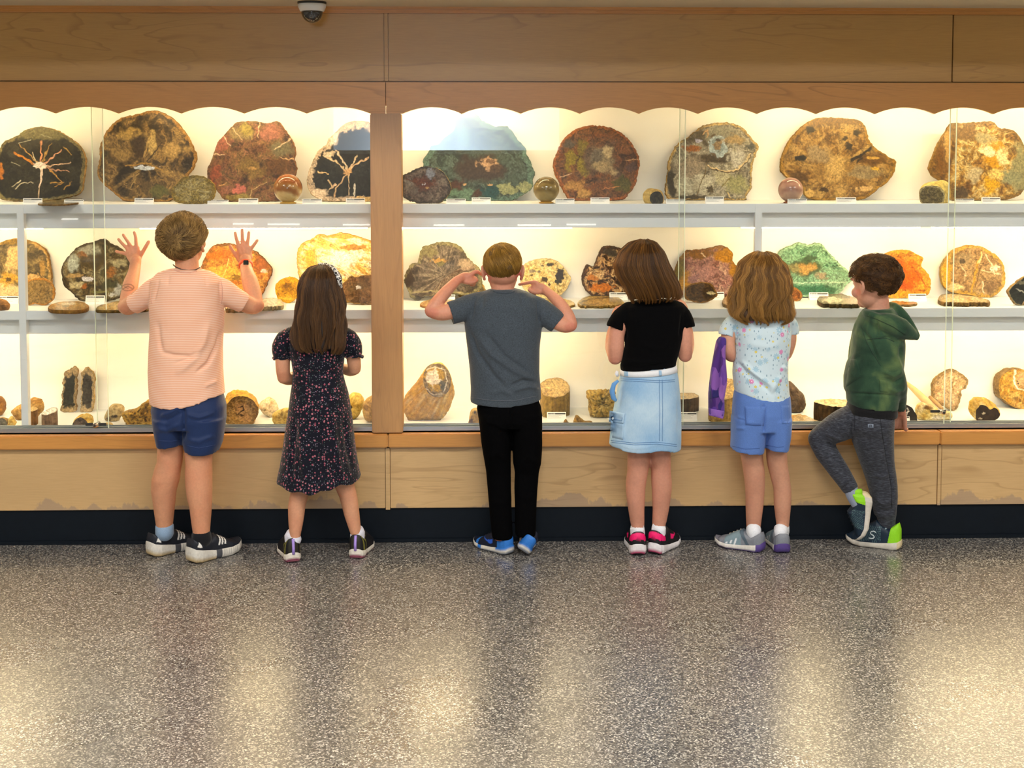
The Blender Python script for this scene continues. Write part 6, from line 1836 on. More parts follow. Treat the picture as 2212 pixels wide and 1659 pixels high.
hand_px(b, (292, 575, 5.525), [(281, 545, g0), (297, 543, g0), (301, 556, g0), (288, 562, g0)],
        [[(300, 558, g0), (308, 545, g0), (316, 531, g0), (321, 522, g1)], [(296, 538, g0), (294, 525, g0), (293, 512, g0), (290, 502, g1)], [(286, 538, g0), (279, 526, g0), (272, 516, g0), (266, 507, g1)], [(279, 542, g0), (271, 533, g0), (263, 525, g0), (256, 517, g1)], [(276, 550, g0), (267, 547, g0), (258, 545, g0), (251, 543, g1)]])
hand_px(b, (531, 575, 5.525), [(516, 545, g0), (537, 543, g0), (541, 555, g0), (521, 560, g0)],
        [[(516, 560, g0), (509, 551, g0), (502, 541, g0), (497, 531, g1)], [(516, 536, g0), (513, 524, g0), (510, 513, g0), (508, 503, g1)], [(525, 533, g0), (524, 520, g0), (523.5, 508, g0), (523, 496, g1)], [(533, 535, g0), (535, 523, g0), (536.5, 512, g0), (537.5, 502, g1)], [(540, 541, g0), (545, 534, g0), (551, 526, g0), (556, 519, g1)]])
me = b.fuse(0.0036, 3)
skin_paint(me, 'd79a76', 'd0805f', [('ring', 276, 621, 13, 7, '5a3a28', .6), ('line', [(266, 624), (276, 618), (285, 623)], 1.6, '5a3a28', .6), ('line', [(268, 618), (277, 624)], 1.4, '5a3a28', .5), ('spot', 268, 668, 14, 12, 'c4785a', .5), ('spot', 560, 665, 14, 12, 'c4785a', .5)])
link('body', me, M['skin'], A)
face_parts(A, hc, fa, 1.04)
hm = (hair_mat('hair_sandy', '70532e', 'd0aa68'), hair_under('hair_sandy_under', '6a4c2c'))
short_hair(A, onY(393, 512, 5.295), np.array([fa[0] * 0.094, fa[1] * 0.102, fa[2] * 0.094]), (0.10, -0.93, 0.34), HAIRLINE, hm, 9000, 0.046, 0.46, 0.0, 3, 0.75, None, 0.3, 0.5)
# clothes
v = Vol().rows([(579, 581, 374, 432, 5.298, .052), (583, 586, 356, 452, 5.30, .068), (589, 594, 340, 468, 5.30, .085), (604, 608, 327, 482, 5.305, .103), (630, 632, 324, 484, 5.31, .112), (660, 660, 323, 483, 5.31, .116), (700, 700, 326, 483, 5.31, .115), (750, 750, 323, 480, 5.31, .114), (800, 800, 321, 481, 5.31, .115), (850, 843, 323, 484, 5.31, .118), (872, 851, 325, 486, 5.31, .117), (869, 848, 332, 479, 5.31, .108), (850, 836, 338, 472, 5.31, .10)])
limb(v, [(352, 618, 5.31, 27), (330, 630, 5.315, 27), (305, 648, 5.33, 23.5), (288, 658, 5.345, 22)], cut=True)
limb(v, [(458, 620, 5.31, 27), (482, 630, 5.315, 28), (508, 645, 5.33, 24), (527, 655, 5.345, 22.5)], cut=True)
t = cloth('pink_stripe', 'e2a48e', 0.05, 200)
co = t.coords((1, 1, 1)); sx = t.n('ShaderNodeSeparateXYZ'); t.l(co, sx.inputs[0])
st_ = t.math('SINE', t.math('MULTIPLY', sx.outputs[2], 2 * math.pi / 0.0068))
t.set(Base_Color=t.mix(t.ramp(st_, [(0.2, 0), (0.8, 1)]), lin('ecb090'), lin('f5d2ba')), Roughness=0.85)
sh, me = garment('tee_shirt', v, A, t.m, [([(452, 690), (440, 740), (415, 780), (380, 810)], 7, .006), ([(480, 700), (470, 745), (450, 785), (420, 808)], 4, -.008), ([(345, 760), (375, 768), (410, 770), (435, 758)], 4, -.006), ([(375, 785), (410, 775), (432, 768)], 3, -.005), ([(340, 690), (345, 740), (350, 762)], 5, -.005), ([(365, 585), (362, 620)], 4, -.004), ([(445, 590), (446, 620)], 4, -.003), ([(330, 655), (345, 600)], 3, -.004), ([(478, 655), (474, 600)], 3, -.004), ([(440, 835), (470, 822)], 4, .004)], seed=2)
warp(me, lambda x, y: np.where((y > 826), 12 * np.clip(1 - ((x - 387) / 62.0) ** 2, 0, 1) * sstep(826, 846, y), 0))
bv = bvh_of(me)
rib = cloth('pink_rib', 'e0a890', 0.05).m
seam('collar_seam', [(376, 583), (390, 588), (410, 589), (430, 585)], 3.5, bv, rib, sh)
seam('sleeve_seam', [(329, 588), (324, 615), (325, 645), (330, 662)], 1.6, bv, rib, sh)
seam('sleeve_seam', [(475, 592), (480, 620), (480, 645), (476, 662)], 1.6, bv, rib, sh)
v = Vol()
v.rows([(848, 836, 334, 478, 5.31, .102), (872, 855, 330, 483, 5.31, .108), (885, 876, 328, 488, 5.31, .116), (905, 905, 331, 487, 5.31, .118), (920, 920, 336, 482, 5.31, .11)])
v.rows([(900, 900, 331, 401, 5.31, .11), (930, 930, 335, 398, 5.31, .10), (963, 959, 341, 395.5, 5.312, .088), (960, 956, 346, 391, 5.312, .08), (940, 940, 352, 386, 5.312, .06)])
v.rows([(900, 900, 392, 488, 5.305, .11), (930, 930, 395, 484, 5.305, .105), (955, 955, 397, 480, 5.30, .098), (969, 972, 399, 473, 5.30, .092), (966, 968, 404, 468, 5.30, .083), (945, 945, 412, 460, 5.30, .06)])
tm = cloth('navy_sport', '1c2f58', 0.15, 320, 0.55)
so_, me = garment('shorts', v, A, tm.m, [([(396, 872), (397, 910), (396, 955)], 4, -.010), ([(345, 900), (370, 890), (392, 878)], 4, .006), ([(350, 912), (375, 902), (394, 890)], 4, -.005), ([(402, 895), (430, 902), (465, 890)], 4, .005), ([(402, 950), (430, 953), (465, 940)], 4, .004), ([(335, 925), (360, 930), (390, 915)], 5, .004)], seed=3)
warp(me, lambda x, y: np.where((y > 950) & (x > 398), 6 * np.clip(1 - ((x - 430) / 40.0) ** 2, 0, 1) * sstep(950, 965, y), 0))
bv = bvh_of(me)
seam('hem_stitch', [(343, 952), (370, 953), (394, 950)], 1.2, bv, plain('navy_thread', '2c4070', 0.6), so_)
seam('hem_stitch', [(401, 962), (430, 968), (470, 960)], 1.2, bv, plain('navy_thread', '2c4070', 0.6), so_)
# watch and cord
P = px3([(531, 572, 5.525)])[0]; ax = onY(533, 590, 5.49) - onY(530, 560, 5.53); ax /= np.linalg.norm(ax)
e1 = np.cross(ax, [0, 1, 0]); e1 /= np.linalg.norm(e1); e2 = np.cross(ax, e1)
wb = MB(); ring = []
for sgn in (-1, 1):
    for rr_ in (0.0305, 0.0235):
        ring.append([P + ax * 0.0085 * sgn + (e1 * math.cos(w_) * 0.95 + e2 * math.sin(w_) * 1.0) * rr_ for w_ in np.linspace(0, 2 * math.pi, 36, endpoint=False)])
V = np.concatenate(ring); F = []
for k in range(36):
    k2 = (k + 1) % 36
    F += [(k, k2, 72 + k2, 72 + k), (36 + k, 108 + k, 108 + k2, 36 + k2), (k, 36 + k, 36 + k2, k2), (72 + k, 72 + k2, 108 + k2, 108 + k)]
wt = mesh('watch_band', V, F, plain('orange_rubber', 'e2572a', 0.5), A)
q = onY(531.5, 567.5, 5.489)
fc = MB().box(q + [-0.0105, -0.006, -0.0105], q + [0.0105, 0.006, 0.0105]).build('watch_case', plain('watch_black', '15151a', 0.25), wt, 0.002)
MB().box(q + [-0.0085, -0.0068, -0.0085], q + [0.0085, -0.0055, 0.0085]).build('watch_face', plain('watch_screen', '2a3330', 0.1), wt, 0.001)
mb = MB().tube([onY(374, 572, 5.28), onY(380, 577, 5.262), onY(392, 582, 5.252), onY(408, 584, 5.25), onY(422, 583, 5.256), onY(432, 578, 5.275)], 0.0022, 8)
mb.build('neck_cord', plain('neck_cord', '4a3a34', 0.6), A, 0, True)
# socks and shoes
kn = dict(var=0.1, scale=260, weave=0.5)
up_a = lambda s, h, d: cmix('1b1f29', (stripes(s, h, 0.50), 'e8e6e0'), ((np.abs(s - 0.10) < 0.035) & (h > 0.12) & (h < 0.34 - np.abs(s - 0.10) * 5), 'eceae4'), ((h > .82) & (s < .3), '2c3038'))(len(s))
sl_a = lambda s, h, d: cmix('d6d2c8', ((h < .4) & (s < .45), 'cdb588'), ((np.sin(s * 160) > .6) & (s > .55) & (h < .9) & (h > .2), 'b4b1a8'), (((s > .42) & (s < .52)), '4a4c52'))(len(s))
lk = dict(upper=up_a, sole=sl_a, lace='14161c')
o1, at, a0, f0 = floor_shoe(A, 322, 1203, 412, 1180, 0.235, lk, W=0.100, H=0.096, sole_t=0.042)
ank = ankle(a0, f0, 356)
sock(A, [onY(355.5, 1139, 5.343), onY(355.5, 1150, 5.345), ank + [0, 0, 0.085], ank + [0, 0, 0.05]], [0.0365, 0.0365, 0.034, 0.024], cloth('sock_blue', '8fa9c6', **kn).m)
o2, at, a0, f0 = floor_shoe(A, 409, 1217, 504, 1190, 0.245, lk, W=0.104, H=0.098, sole_t=0.044)
ank = ankle(a0, f0, 436)
sock(A, [onY(435, 1157, 5.274), onY(436, 1166, 5.275), ank + [0, 0, 0.085], ank + [0, 0, 0.05]], [0.0382, 0.0385, 0.036, 0.026], cloth('sock_black', '14151a', **kn).m)

# ================================================================== girl in the navy flowered dress
B = person(705, 1205, 'girl in a navy flowered dress with long brown hair and a headband')
b = Vol()
b.rows([(706, 706, 668, 712, 5.33, .045), (718, 718, 640, 732, 5.33, .065), (745, 745, 632, 742, 5.33, .08), (800, 800, 640, 735, 5.33, .08), (860, 860, 640, 742, 5.33, .09), (930, 930, 638, 745, 5.33, .09), (960, 960, 655, 730, 5.33, .07)])
fb_ = frame(3, -2, 0); hc = onY(691, 624, 5.345)
head(b, hc, fb_, 0.98)
limb(b, [(690, 720, 5.34, 22), (690, 690, 5.34, 20), (690, 660, 5.345, 21)])
b.rows(legrows([(930, 635, 690), (1000, 632, 680), (1052, 630, 669), (1075, 625, 665), (1093, 622, 660), (1115, 622.5, 657), (1134, 623.5, 654), (1155, 626, 649.5), (1172, 627.5, 648)], 5.32, 5.255), 28, 0.95)
b.rows(legrows([(930, 690, 742), (1000, 706, 752), (1044, 720, 765), (1060, 727, 769), (1073, 733, 772), (1095, 739, 775), (1114, 744, 777), (1135, 751, 779), (1157, 758.5, 780.5), (1165, 760, 779.5)], 5.32, 5.308), 28, 0.95)
limb(b, [(622, 730, 5.33, 17), (612, 765, 5.32, 17), (611, 795, 5.31, 15.5), (613, 814, 5.32, 14.5)])
P = limb(b, [(613, 815, 5.32, 14.5), (628, 818, 5.36, 14), (648, 806, 5.405, 11), (660, 795, 5.43, 9.5)])
hand_gen(b, P[-1], P[-1] - P[-2], [0, -0.4, 1], 1, 0.85, 0.5)
limb(b, [(753, 730, 5.33, 17), (762, 765, 5.33, 16), (765, 785, 5.33, 15), (766, 795, 5.34, 14)])
P = limb(b, [(766, 796, 5.34, 14), (756, 800, 5.38, 13), (740, 795, 5.42, 11), (728, 785, 5.44, 9.5)])
hand_gen(b, P[-1], P[-1] - P[-2], [0, -0.4, 1], -1, 0.85, 0.5)
me = b.fuse(0.0036, 3)
skin_paint(me, 'd69c7a', 'cc8264', [('spot', 613, 815, 14, 14, 'c8805f', .5)], 5)
link('body', me, M['skin'], B)
face_parts(B, hc, fb_, 0.98)
t = cloth('navy_floral', '10142a', 0.1, 300)
co = t.coords()


def dots(t, co, scale, r0, r1, pick, off=0.0):
    """round printed spots: 0-1 mask"""
    mp = t.n('ShaderNodeMapping'); mp.inputs['Location'].default_value = (off, off * 0.7, off * 1.3); t.l(co, mp.inputs[0])
    v = t.n('ShaderNodeTexVoronoi', _Scale=scale, _Randomness=0.85); t.l(mp.outputs[0], v.inputs['Vector'])
    m_ = t.ramp(v.outputs['Distance'], [(r0, 1.0), (r1, 0.0)])
    sc = t.n('ShaderNodeSeparateColor'); t.l(v.outputs['Color'], sc.inputs[0])
    return t.math('MULTIPLY', m_, t.math('GREATER_THAN', sc.outputs[0], pick)), sc.outputs[1], v.outputs['Distance']


m1, c1, _ = dots(t, co, 84, 0.27, 0.36, 0.45)
m2, c2, _ = dots(t, co, 150, 0.2, 0.32, 0.62, 3.3)
m3, c3, _ = dots(t, co, 150, 0.2, 0.3, 0.7, 7.7)
base = t.mix(m3, lin('090b1a'), lin('4f6c62'))
base = t.mix(m2, base, lin('8f8294'))
base = t.mix(m1, base, t.mix(c1, lin('9c4658'), lin('bd7680')))
t.set(Base_Color=base, Roughness=0.8)
dress_m = t.m
v = Vol()
v.rows([(703, 703, 664, 716, 5.33, .055), (709, 709, 640, 735, 5.33, .075), (722, 722, 627, 745, 5.33, .09), (745, 745, 624, 746, 5.33, .098), (780, 780, 630, 743, 5.33, .096), (803, 803, 633, 740, 5.33, .09), (820, 820, 632, 744, 5.33, .096), (850, 850, 628, 753, 5.33, .11), (900, 900, 621, 761, 5.33, .125), (950, 950, 614, 766, 5.33, .132), (1000, 1000, 606, 773, 5.33, .14), (1040, 1032, 598, 780, 5.33, .15), (1044, 1034, 600, 779, 5.33, .148), (1041, 1031, 607, 772, 5.33, .138), (1015, 1010, 614, 765, 5.33, .12)], 56, 0.9)
for L in ([(640, 722, 5.33, 20), (620, 735, 5.325, 25), (610, 752, 5.32, 24), (609, 766, 5.32, 20), (610, 774, 5.32, 17.5)], [(732, 722, 5.33, 20), (750, 732, 5.33, 23), (760, 748, 5.33, 23), (764, 762, 5.33, 19), (765, 770, 5.33, 16.5)]):
    limb(v, L, cut=True)
dr, me = garment('dress', v, B, dress_m, [([(660, 1045), (655, 980), (650, 900)], 7, .008), ([(700, 1045), (697, 980), (693, 860)], 6, -.007), ([(735, 1035), (725, 970), (712, 880)], 8, .008), ([(628, 1035), (632, 980), (640, 900)], 6, -.006), ([(765, 1025), (752, 970), (740, 890)], 6, -.006), ([(640, 805), (690, 808), (738, 803)], 4, -.004), ([(720, 1042), (714, 990)], 5, -.009), ([(600, 765), (604, 745)], 3, .004), ([(612, 768), (614, 745)], 3, .004), ([(622, 768), (624, 745)], 3, -.004), ([(755, 762), (752, 740)], 3, .004), ([(770, 762), (767, 742)], 3, .004)], 0.006, 4, 0.0016, 7)
warp(me, lambda x, y: np.where(y > 1005, (10 * np.clip(1 - ((x - 668) / 52.0) ** 2, 0, 1) + 3 * np.sin(x / 7.0)) * sstep(1005, 1035, y), 0))
ru = Vol()
for c_, r_, yy in ((610, 19, 774), (765, 18, 770)):
    pts = [onY(c_ + r_ * math.cos(w_), yy + 1.5 * math.sin(5 * w_), 5.32 - 0.034 * math.sin(w_)) for w_ in np.linspace(0, 2 * math.pi, 26)]
    MB().tube(pts, [0.0045 + 0.0018 * (k % 2) for k in range(26)], 8).build('sleeve_frill', dress_m, dr, 0, True)
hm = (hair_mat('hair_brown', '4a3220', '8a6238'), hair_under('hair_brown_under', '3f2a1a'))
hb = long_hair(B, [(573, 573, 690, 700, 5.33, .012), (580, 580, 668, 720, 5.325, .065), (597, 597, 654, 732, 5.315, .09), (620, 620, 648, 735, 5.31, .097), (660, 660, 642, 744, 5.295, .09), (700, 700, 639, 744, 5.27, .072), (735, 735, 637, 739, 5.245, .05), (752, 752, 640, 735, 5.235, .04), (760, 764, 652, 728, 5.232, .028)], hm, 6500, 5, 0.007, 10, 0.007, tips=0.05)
t = NT('headband_print'); nz = t.noise(t.coords(), 90, 2, 0.5, 1.5)
t.set(Base_Color=t.ramp(nz, [(0.46, lin('1c1a1c')), (0.52, lin('f0ece4'))]), Roughness=0.7)
w0 = [onY(x, y, Y) for x, y, Y in ((690, 571, 5.37), (708, 573, 5.33), (721, 581, 5.29), (729, 594, 5.265), (734, 608, 5.262), (736, 619, 5.275))]
hbm = Vol().tube(w0, [0.007, 0.0085, 0.0095, 0.0095, 0.0095, 0.007], 14)
mesh('headband', np.vstack(hbm.V), hbm.F, t.m, B)
up_b = lambda s, h, d: cmix('16151a', ((np.sin(np.arctan2(h - 1.2, s + .02) * 34) > .55) & (s < .34), '7d7a34'), ((s < .02), '2c2a1c'), ((h > .8) & (s < .3), '30202c'))(len(s))
sl_b = lambda s, h, d: cmix('e2dccf', ((h < .45) & (s < .42), '8a2452'), ((h < .12) & (s < .45), 'c47a8a'), ((s > .6) & (h < .3), '8a2452'))(len(s))
wsock = cloth('sock_white', 'dcdcea', **kn).m
lav = plain('lavender_tab', 'a98fe0', 0.5)
for (hx, hy, tx, ty, ax_, ay, aY) in ((634, 1217, 611, 1176, 637.5, 1160, 5.258), (768, 1209, 797, 1172, 769.5, 1152, 5.308)):
    o1, at, a0, f0 = floor_shoe(B, hx, hy, tx, ty, 0.205, dict(upper=up_b, sole=sl_b, lace='2a2830'), W=0.080, H=0.100, sole_t=0.026)
    ank = a0 + f0 * 0.05
    sock(B, [onY(ax_, ay + 5, aY), ank + [0, 0, 0.098], ank + [0, 0, 0.075], ank + [0, 0, 0.04]], [0.0248, 0.0258, 0.0255, 0.018], wsock)
    z = np.array([0, 0, 1.0]); r_ = np.cross(f0, z)
    MB().tube([a0 - f0 * 0.003 + z * 0.036, a0 - f0 * 0.004 + z * 0.06, a0 + f0 * 0.001 + z * 0.085, a0 + f0 * 0.006 + z * 0.094], [0.0058] * 4, 8).build('heel_tab', lav, o1, 0, True)

# ================================================================== boy in the dark tee, fingers at his ears
C_ = person(1100, 1195, 'boy in a charcoal tee and black trousers with hands raised beside his head')
b = Vol()
b.rows([(632, 632, 1063, 1112, 5.32, .045), (645, 645, 1035, 1150, 5.32, .07), (665, 665, 1022, 1160, 5.32, .085), (700, 700, 1015, 1162, 5.32, .088), (760, 760, 1020, 1158, 5.32, .085), (830, 830, 1028, 1158, 5.32, .085), (880, 880, 1036, 1160, 5.32, .088), (915, 915, 1050, 1150, 5.32, .07)])
fc_ = frame(0, -6, 0); hc = onY(1086, 575, 5.33)
head(b, hc, fc_, 1.0)
limb(b, [(1086, 645, 5.33, 26), (1086, 620, 5.33, 25), (1086, 590, 5.33, 26)])
for L in ([(900, 1044, 1098), (1000, 1058, 1096), (1100, 1066, 1096), (1165, 1068, 1098)], [(900, 1108, 1162), (1000, 1118, 1154), (1100, 1122, 1150), (1160, 1119, 1148)]):
    b.rows(legrows(L, 5.32, 5.345), 24)
limb(b, [(1035, 655, 5.31, 21), (990, 668, 5.29, 18), (955, 676, 5.28, 17), (932, 672, 5.285, 14.5)])
limb(b, [(931, 671, 5.285, 14), (945, 652, 5.30, 14.5), (965, 629, 5.335, 13), (983, 610, 5.37, 10.5), (994, 602, 5.385, 9.5)])
limb(b, [(1150, 665, 5.31, 21), (1190, 688, 5.29, 18), (1218, 702, 5.28, 17), (1232, 702, 5.285, 15)])
limb(b, [(1233, 700, 5.285, 14.5), (1225, 680, 5.30, 15), (1208, 655, 5.335, 13.5), (1190, 637, 5.37, 10.5), (1180, 629, 5.385, 9.5)])
# hands: palms, a pointing finger each, the rest curled
for sg, K in ((1, [(992, 603), (1004, 600), (1015, 601), (1018, 593), (1030, 586.5), (1040, 593.5)]), (-1, [(1182, 630), (1170, 624), (1158, 622), (1160, 612.5), (1150, 609.5), (1122, 614.5)])):
    Y_ = 5.395
    limb(b, [K[0] + (5.385, 9.5), K[1] + (Y_, 12.5), K[2] + (Y_, 11.5)], flat=((0, 1, 0), 0.6))
    limb(b, [K[2] + (Y_, 7), K[3] + (Y_ - .004, 5.2), K[4] + (Y_, 4.4), K[5] + (Y_ + .012, 3.5)])
    x, y = K[2]
    for k in range(3):                        # middle, ring and little finger folded into the palm
        oy = 1 + 4.6 * k
        limb(b, [(x - sg * 2, y + oy - 2, Y_, 5.0), (x + sg * (11 - 2 * k), y + oy - 1, Y_ + .006, 4.5), (x + sg * (12 - 2 * k), y + oy + 4, Y_ + .022, 4.2), (x + sg * 3, y + oy + 4, Y_ + .026, 3.8)])
    limb(b, [(x - sg * 14, y + 6, Y_, 6), (x - sg * 2, y + 9, Y_ - .012, 5.2), (x + sg * 8, y + 8, Y_ - .014, 4.6), (x + sg * 15, y + 4, Y_ - .010, 3.8)])
me = b.fuse(0.0034, 3)
skin_paint(me, 'd49478', 'c86a58', [('spot', 932, 676, 20, 14, 'c8735f', .6), ('spot', 1234, 708, 18, 14, 'c8735f', .6), ('spot', 1054, 600, 9, 14, 'd0685e', .7), ('spot', 1120, 597, 9, 14, 'd0685e', .7)], 9)
link('body', me, M['skin'], C_)
face_parts(C_, hc, fc_, 1.0)
hm = (hair_mat('hair_blond', '8a6420', 'c89c48'), hair_under('hair_blond_under', '7a5a28'))
hl_c = lambda d: d[:, 2] - np.interp(d[:, 1], [-1, -0.45, -0.1, 0.2, 0.5, 1], [-0.72, -0.66, -0.25, -0.05, 0.2, 0.3])
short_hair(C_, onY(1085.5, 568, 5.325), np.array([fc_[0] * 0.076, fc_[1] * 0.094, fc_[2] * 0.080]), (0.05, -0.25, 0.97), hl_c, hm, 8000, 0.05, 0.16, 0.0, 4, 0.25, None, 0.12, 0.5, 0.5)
v = Vol().rows([(624, 624, 1060, 1117, 5.32, .053), (630, 630, 1042, 1140, 5.32, .07), (638, 640, 1024, 1160, 5.32, .085), (655, 660, 1010, 1172, 5.32, .10), (700, 702, 1003, 1171, 5.32, .106), (750, 750, 1009, 1166, 5.32, .104), (800, 800, 1015, 1165, 5.32, .103), (840, 840, 1017, 1168, 5.32, .105), (868, 862, 1016, 1169, 5.32, .106), (866, 860, 1023, 1162, 5.32, .098), (845, 845, 1028, 1157, 5.32, .09)])
limb(v, [(1040, 655, 5.31, 26), (1015, 662, 5.305, 27), (988, 672, 5.295, 26), (972, 677, 5.29, 25.5)], cut=True)
limb(v, [(1145, 660, 5.31, 26), (1168, 671, 5.305, 27), (1192, 688, 5.295, 25.5), (1206, 699, 5.29, 24.5)], cut=True)
t = cloth('charcoal_heather', '424a52', 0.35, 260, 0.9)
tee, me = garment('tee_shirt', v, C_, t.m, [([(1010, 705), (1030, 760), (1065, 810), (1100, 845)], 5, -.007), ([(1030, 720), (1060, 765), (1110, 800), (1160, 825)], 6, .006), ([(1045, 715), (1090, 770), (1150, 810)], 5, -.005), ([(1100, 835), (1130, 822), (1165, 826)], 4, -.007), ([(1105, 845), (1140, 835), (1166, 840)], 4, .006), ([(1060, 850), (1085, 843), (1110, 852)], 3.5, .004), ([(1045, 632), (1040, 670)], 4, -.004), ([(1127, 632), (1130, 665)], 4, -.004), ([(1025, 640), (1018, 690)], 3, -.005), ([(1161, 645), (1165, 700)], 3, -.005)], seed=11)
warp(me, lambda x, y: np.where(y > 842, 6 * np.clip(1 - ((x - 1093) / 70.0) ** 2, 0, 1) * sstep(842, 862, y), 0))
bv = bvh_of(me)
seam('collar_rib', [(1062, 627), (1075, 632), (1090, 633), (1105, 632), (1115, 627)], 5, bv, t.m, tee)
seam('hem_stitch', [(1018, 859), (1060, 865), (1110, 866), (1165, 854)], 1.2, bv, plain('grey_thread', '5a5e66', 0.7), tee)
v = Vol()
v.rows([(850, 848, 1038, 1158, 5.32, .088), (866, 862, 1035, 1163, 5.32, .096), (880, 878, 1030, 1169, 5.32, .107), (905, 905, 1034, 1171, 5.32, .108), (918, 918, 1040, 1166, 5.32, .095)], 40, 0.8)
v.rows(legrows([(890, 1034, 1104), (905, 1034, 1104), (930, 1037, 1103.5), (965, 1041, 1103), (1020, 1050, 1103.5), (1055, 1053, 1104), (1090, 1056, 1105), (1130, 1060, 1106), (1160, 1063, 1108), (1164, 1066, 1105), (1150, 1072, 1099)], 5.32, 5.345, 1.08, .106, .5), 30)
v.rows(legrows([(890, 1105, 1171), (905, 1105, 1171), (930, 1106, 1171), (965, 1107, 1171), (1000, 1109, 1169), (1020, 1112, 1164), (1055, 1111, 1161), (1090, 1112, 1159), (1130, 1112, 1158), (1154, 1113, 1157), (1158, 1116, 1154), (1145, 1122, 1148)], 5.32, 5.34, 1.08, .106, .5), 30)
t = cloth('black_trouser', '050506', 0.2, 260, 0.95, 0.25, 0.05, 0.0)
tr_, me = garment('trousers', v, C_, t.m, [([(1052, 992), (1075, 980), (1100, 998)], 7, .003), ([(1115, 1004), (1140, 988), (1165, 1000)], 7, .003), ([(1058, 1080), (1080, 1088), (1100, 1076)], 8, .002), ([(1115, 1066), (1140, 1078), (1156, 1070)], 8, .002), ([(1104, 880), (1105, 930)], 3, -.006), ([(1045, 910), (1070, 915), (1095, 930)], 5, .004)], seed=12)
up_c = lambda s, h, d: cmix('10182c', ((s < .26) & (h < .62 - s), '2a73c8'), (swoosh(s, h, d, .38, .72), '2a5fd0'), ((np.abs(s - .80 + .1 * h) < .035) & (h < .6), '2a73c8'), ((h > .85) & (s < .3), '1c3a70'))(len(s))
sl_c = lambda s, h, d: cmix('d9d4c8', ((h > .45) & (s < .30), '2a73c8'), ((s > .66) & (s < .74), '2a73c8'), ((h < .15), '8a8f98'))(len(s))
lk = dict(upper=up_c, sole=sl_c, lace='0e1420')
o1, at, a0, f0 = floor_shoe(C_, 1104, 1199, 1026, 1176, 0.205, lk, W=0.076, H=0.078, sole_t=0.024)
a1 = onY(1128, 1190, 5.285); f1 = np.array([0.16, 0.97, 0.0])
o2, at = shoe(C_, a1 * [1, 1, 0] + [0, 0, 0.020], f1, (0.52, 0, 0.85), 0.195, lk, W=0.074, H=0.078, sole_t=0.022)

# ================================================================== girl in the black tee and denim skirt
D = person(1400, 1195, 'girl in a black tee and light denim skirt with shoulder-length brown hair')
b = Vol()
b.rows([(655, 655, 1388, 1440, 5.32, .045), (668, 668, 1365, 1462, 5.32, .065), (690, 690, 1355, 1470, 5.32, .08), (740, 740, 1357, 1467, 5.32, .08), (785, 785, 1350, 1455, 5.32, .078), (830, 830, 1345, 1460, 5.32, .088), (900, 900, 1345, 1460, 5.32, .092), (930, 930, 1360, 1445, 5.32, .08)])
fd = frame(-14, -14, -4); hc = onY(1386, 583, 5.345)
head(b, hc, fd, 0.99)
limb(b, [(1408, 668, 5.33, 23), (1402, 640, 5.335, 20), (1392, 610, 5.345, 21)])
b.rows(legrows([(910, 1350, 1402), (968, 1355, 1402), (1000, 1355.5, 1404), (1018, 1355, 1400), (1040, 1352, 1396), (1056, 1352, 1394), (1080, 1354, 1393), (1100, 1357, 1392), (1125, 1361, 1392), (1146, 1365.5, 1391.5), (1156, 1367, 1390)], 5.32, 5.352), 28, 0.95)
b.rows(legrows([(910, 1402, 1455), (968, 1402, 1448), (1000, 1404, 1449), (1018, 1406.5, 1449), (1040, 1407, 1451), (1056, 1408, 1451), (1080, 1409, 1448), (1100, 1410, 1445), (1125, 1409, 1440), (1146, 1408.5, 1434), (1154, 1410, 1432)], 5.32, 5.36), 28, 0.95)
limb(b, [(1352, 680, 5.31, 19), (1334, 715, 5.30, 17.5), (1330, 750, 5.30, 18.5), (1329, 772, 5.31, 16)])
P = limb(b, [(1329, 772, 5.31, 15), (1322, 750, 5.37, 15), (1322, 722, 5.42, 12), (1328, 700, 5.445, 9.5)])
hand_gen(b, P[-1], P[-1] - P[-2], [-0.6, -0.6, 0.2], 1, 0.85, 0.5)
limb(b, [(1470, 680, 5.31, 19), (1478, 715, 5.30, 17), (1480, 745, 5.30, 17), (1480, 767, 5.31, 15.5)])
P = limb(b, [(1480, 767, 5.31, 15), (1486, 745, 5.37, 14), (1485, 715, 5.42, 12), (1480, 690, 5.445, 9.5)])
hand_gen(b, P[-1], P[-1] - P[-2], [0.6, -0.6, 0.2], -1, 0.85, 0.5)
me = b.fuse(0.0036, 3)
skin_paint(me, 'd0937a', 'c07a66', [('spot', 1330, 780, 14, 10, 'c8806a', .5)], 15)
link('body', me, M['skin'], D)
face_parts(D, hc, fd, 0.99)
v = Vol().rows([(648, 647, 1383, 1446, 5.32, .05), (652, 651, 1362, 1466, 5.32, .066), (662, 660, 1346, 1480, 5.32, .082), (685, 683, 1343, 1482, 5.32, .096), (720, 720, 1347, 1477, 5.32, .098), (745, 745, 1350, 1471, 5.32, .095), (770, 768, 1345, 1464, 5.32, .093), (790, 783, 1340, 1460, 5.32, .094), (802, 791, 1341, 1459, 5.32, .094), (800, 789, 1348, 1453, 5.32, .087), (780, 775, 1354, 1450, 5.32, .08)])
limb(v, [(1360, 675, 5.315, 24), (1345, 688, 5.31, 25), (1334, 702, 5.305, 23.5), (1330, 711, 5.303, 22)], cut=True)
limb(v, [(1462, 672, 5.315, 22), (1474, 685, 5.31, 21), (1481, 700, 5.305, 20), (1483, 709, 5.303, 19)], cut=True)
t = cloth('black_tee', '060607', 0.2, 260, 0.95, 0.25, 0.06, 0.02)
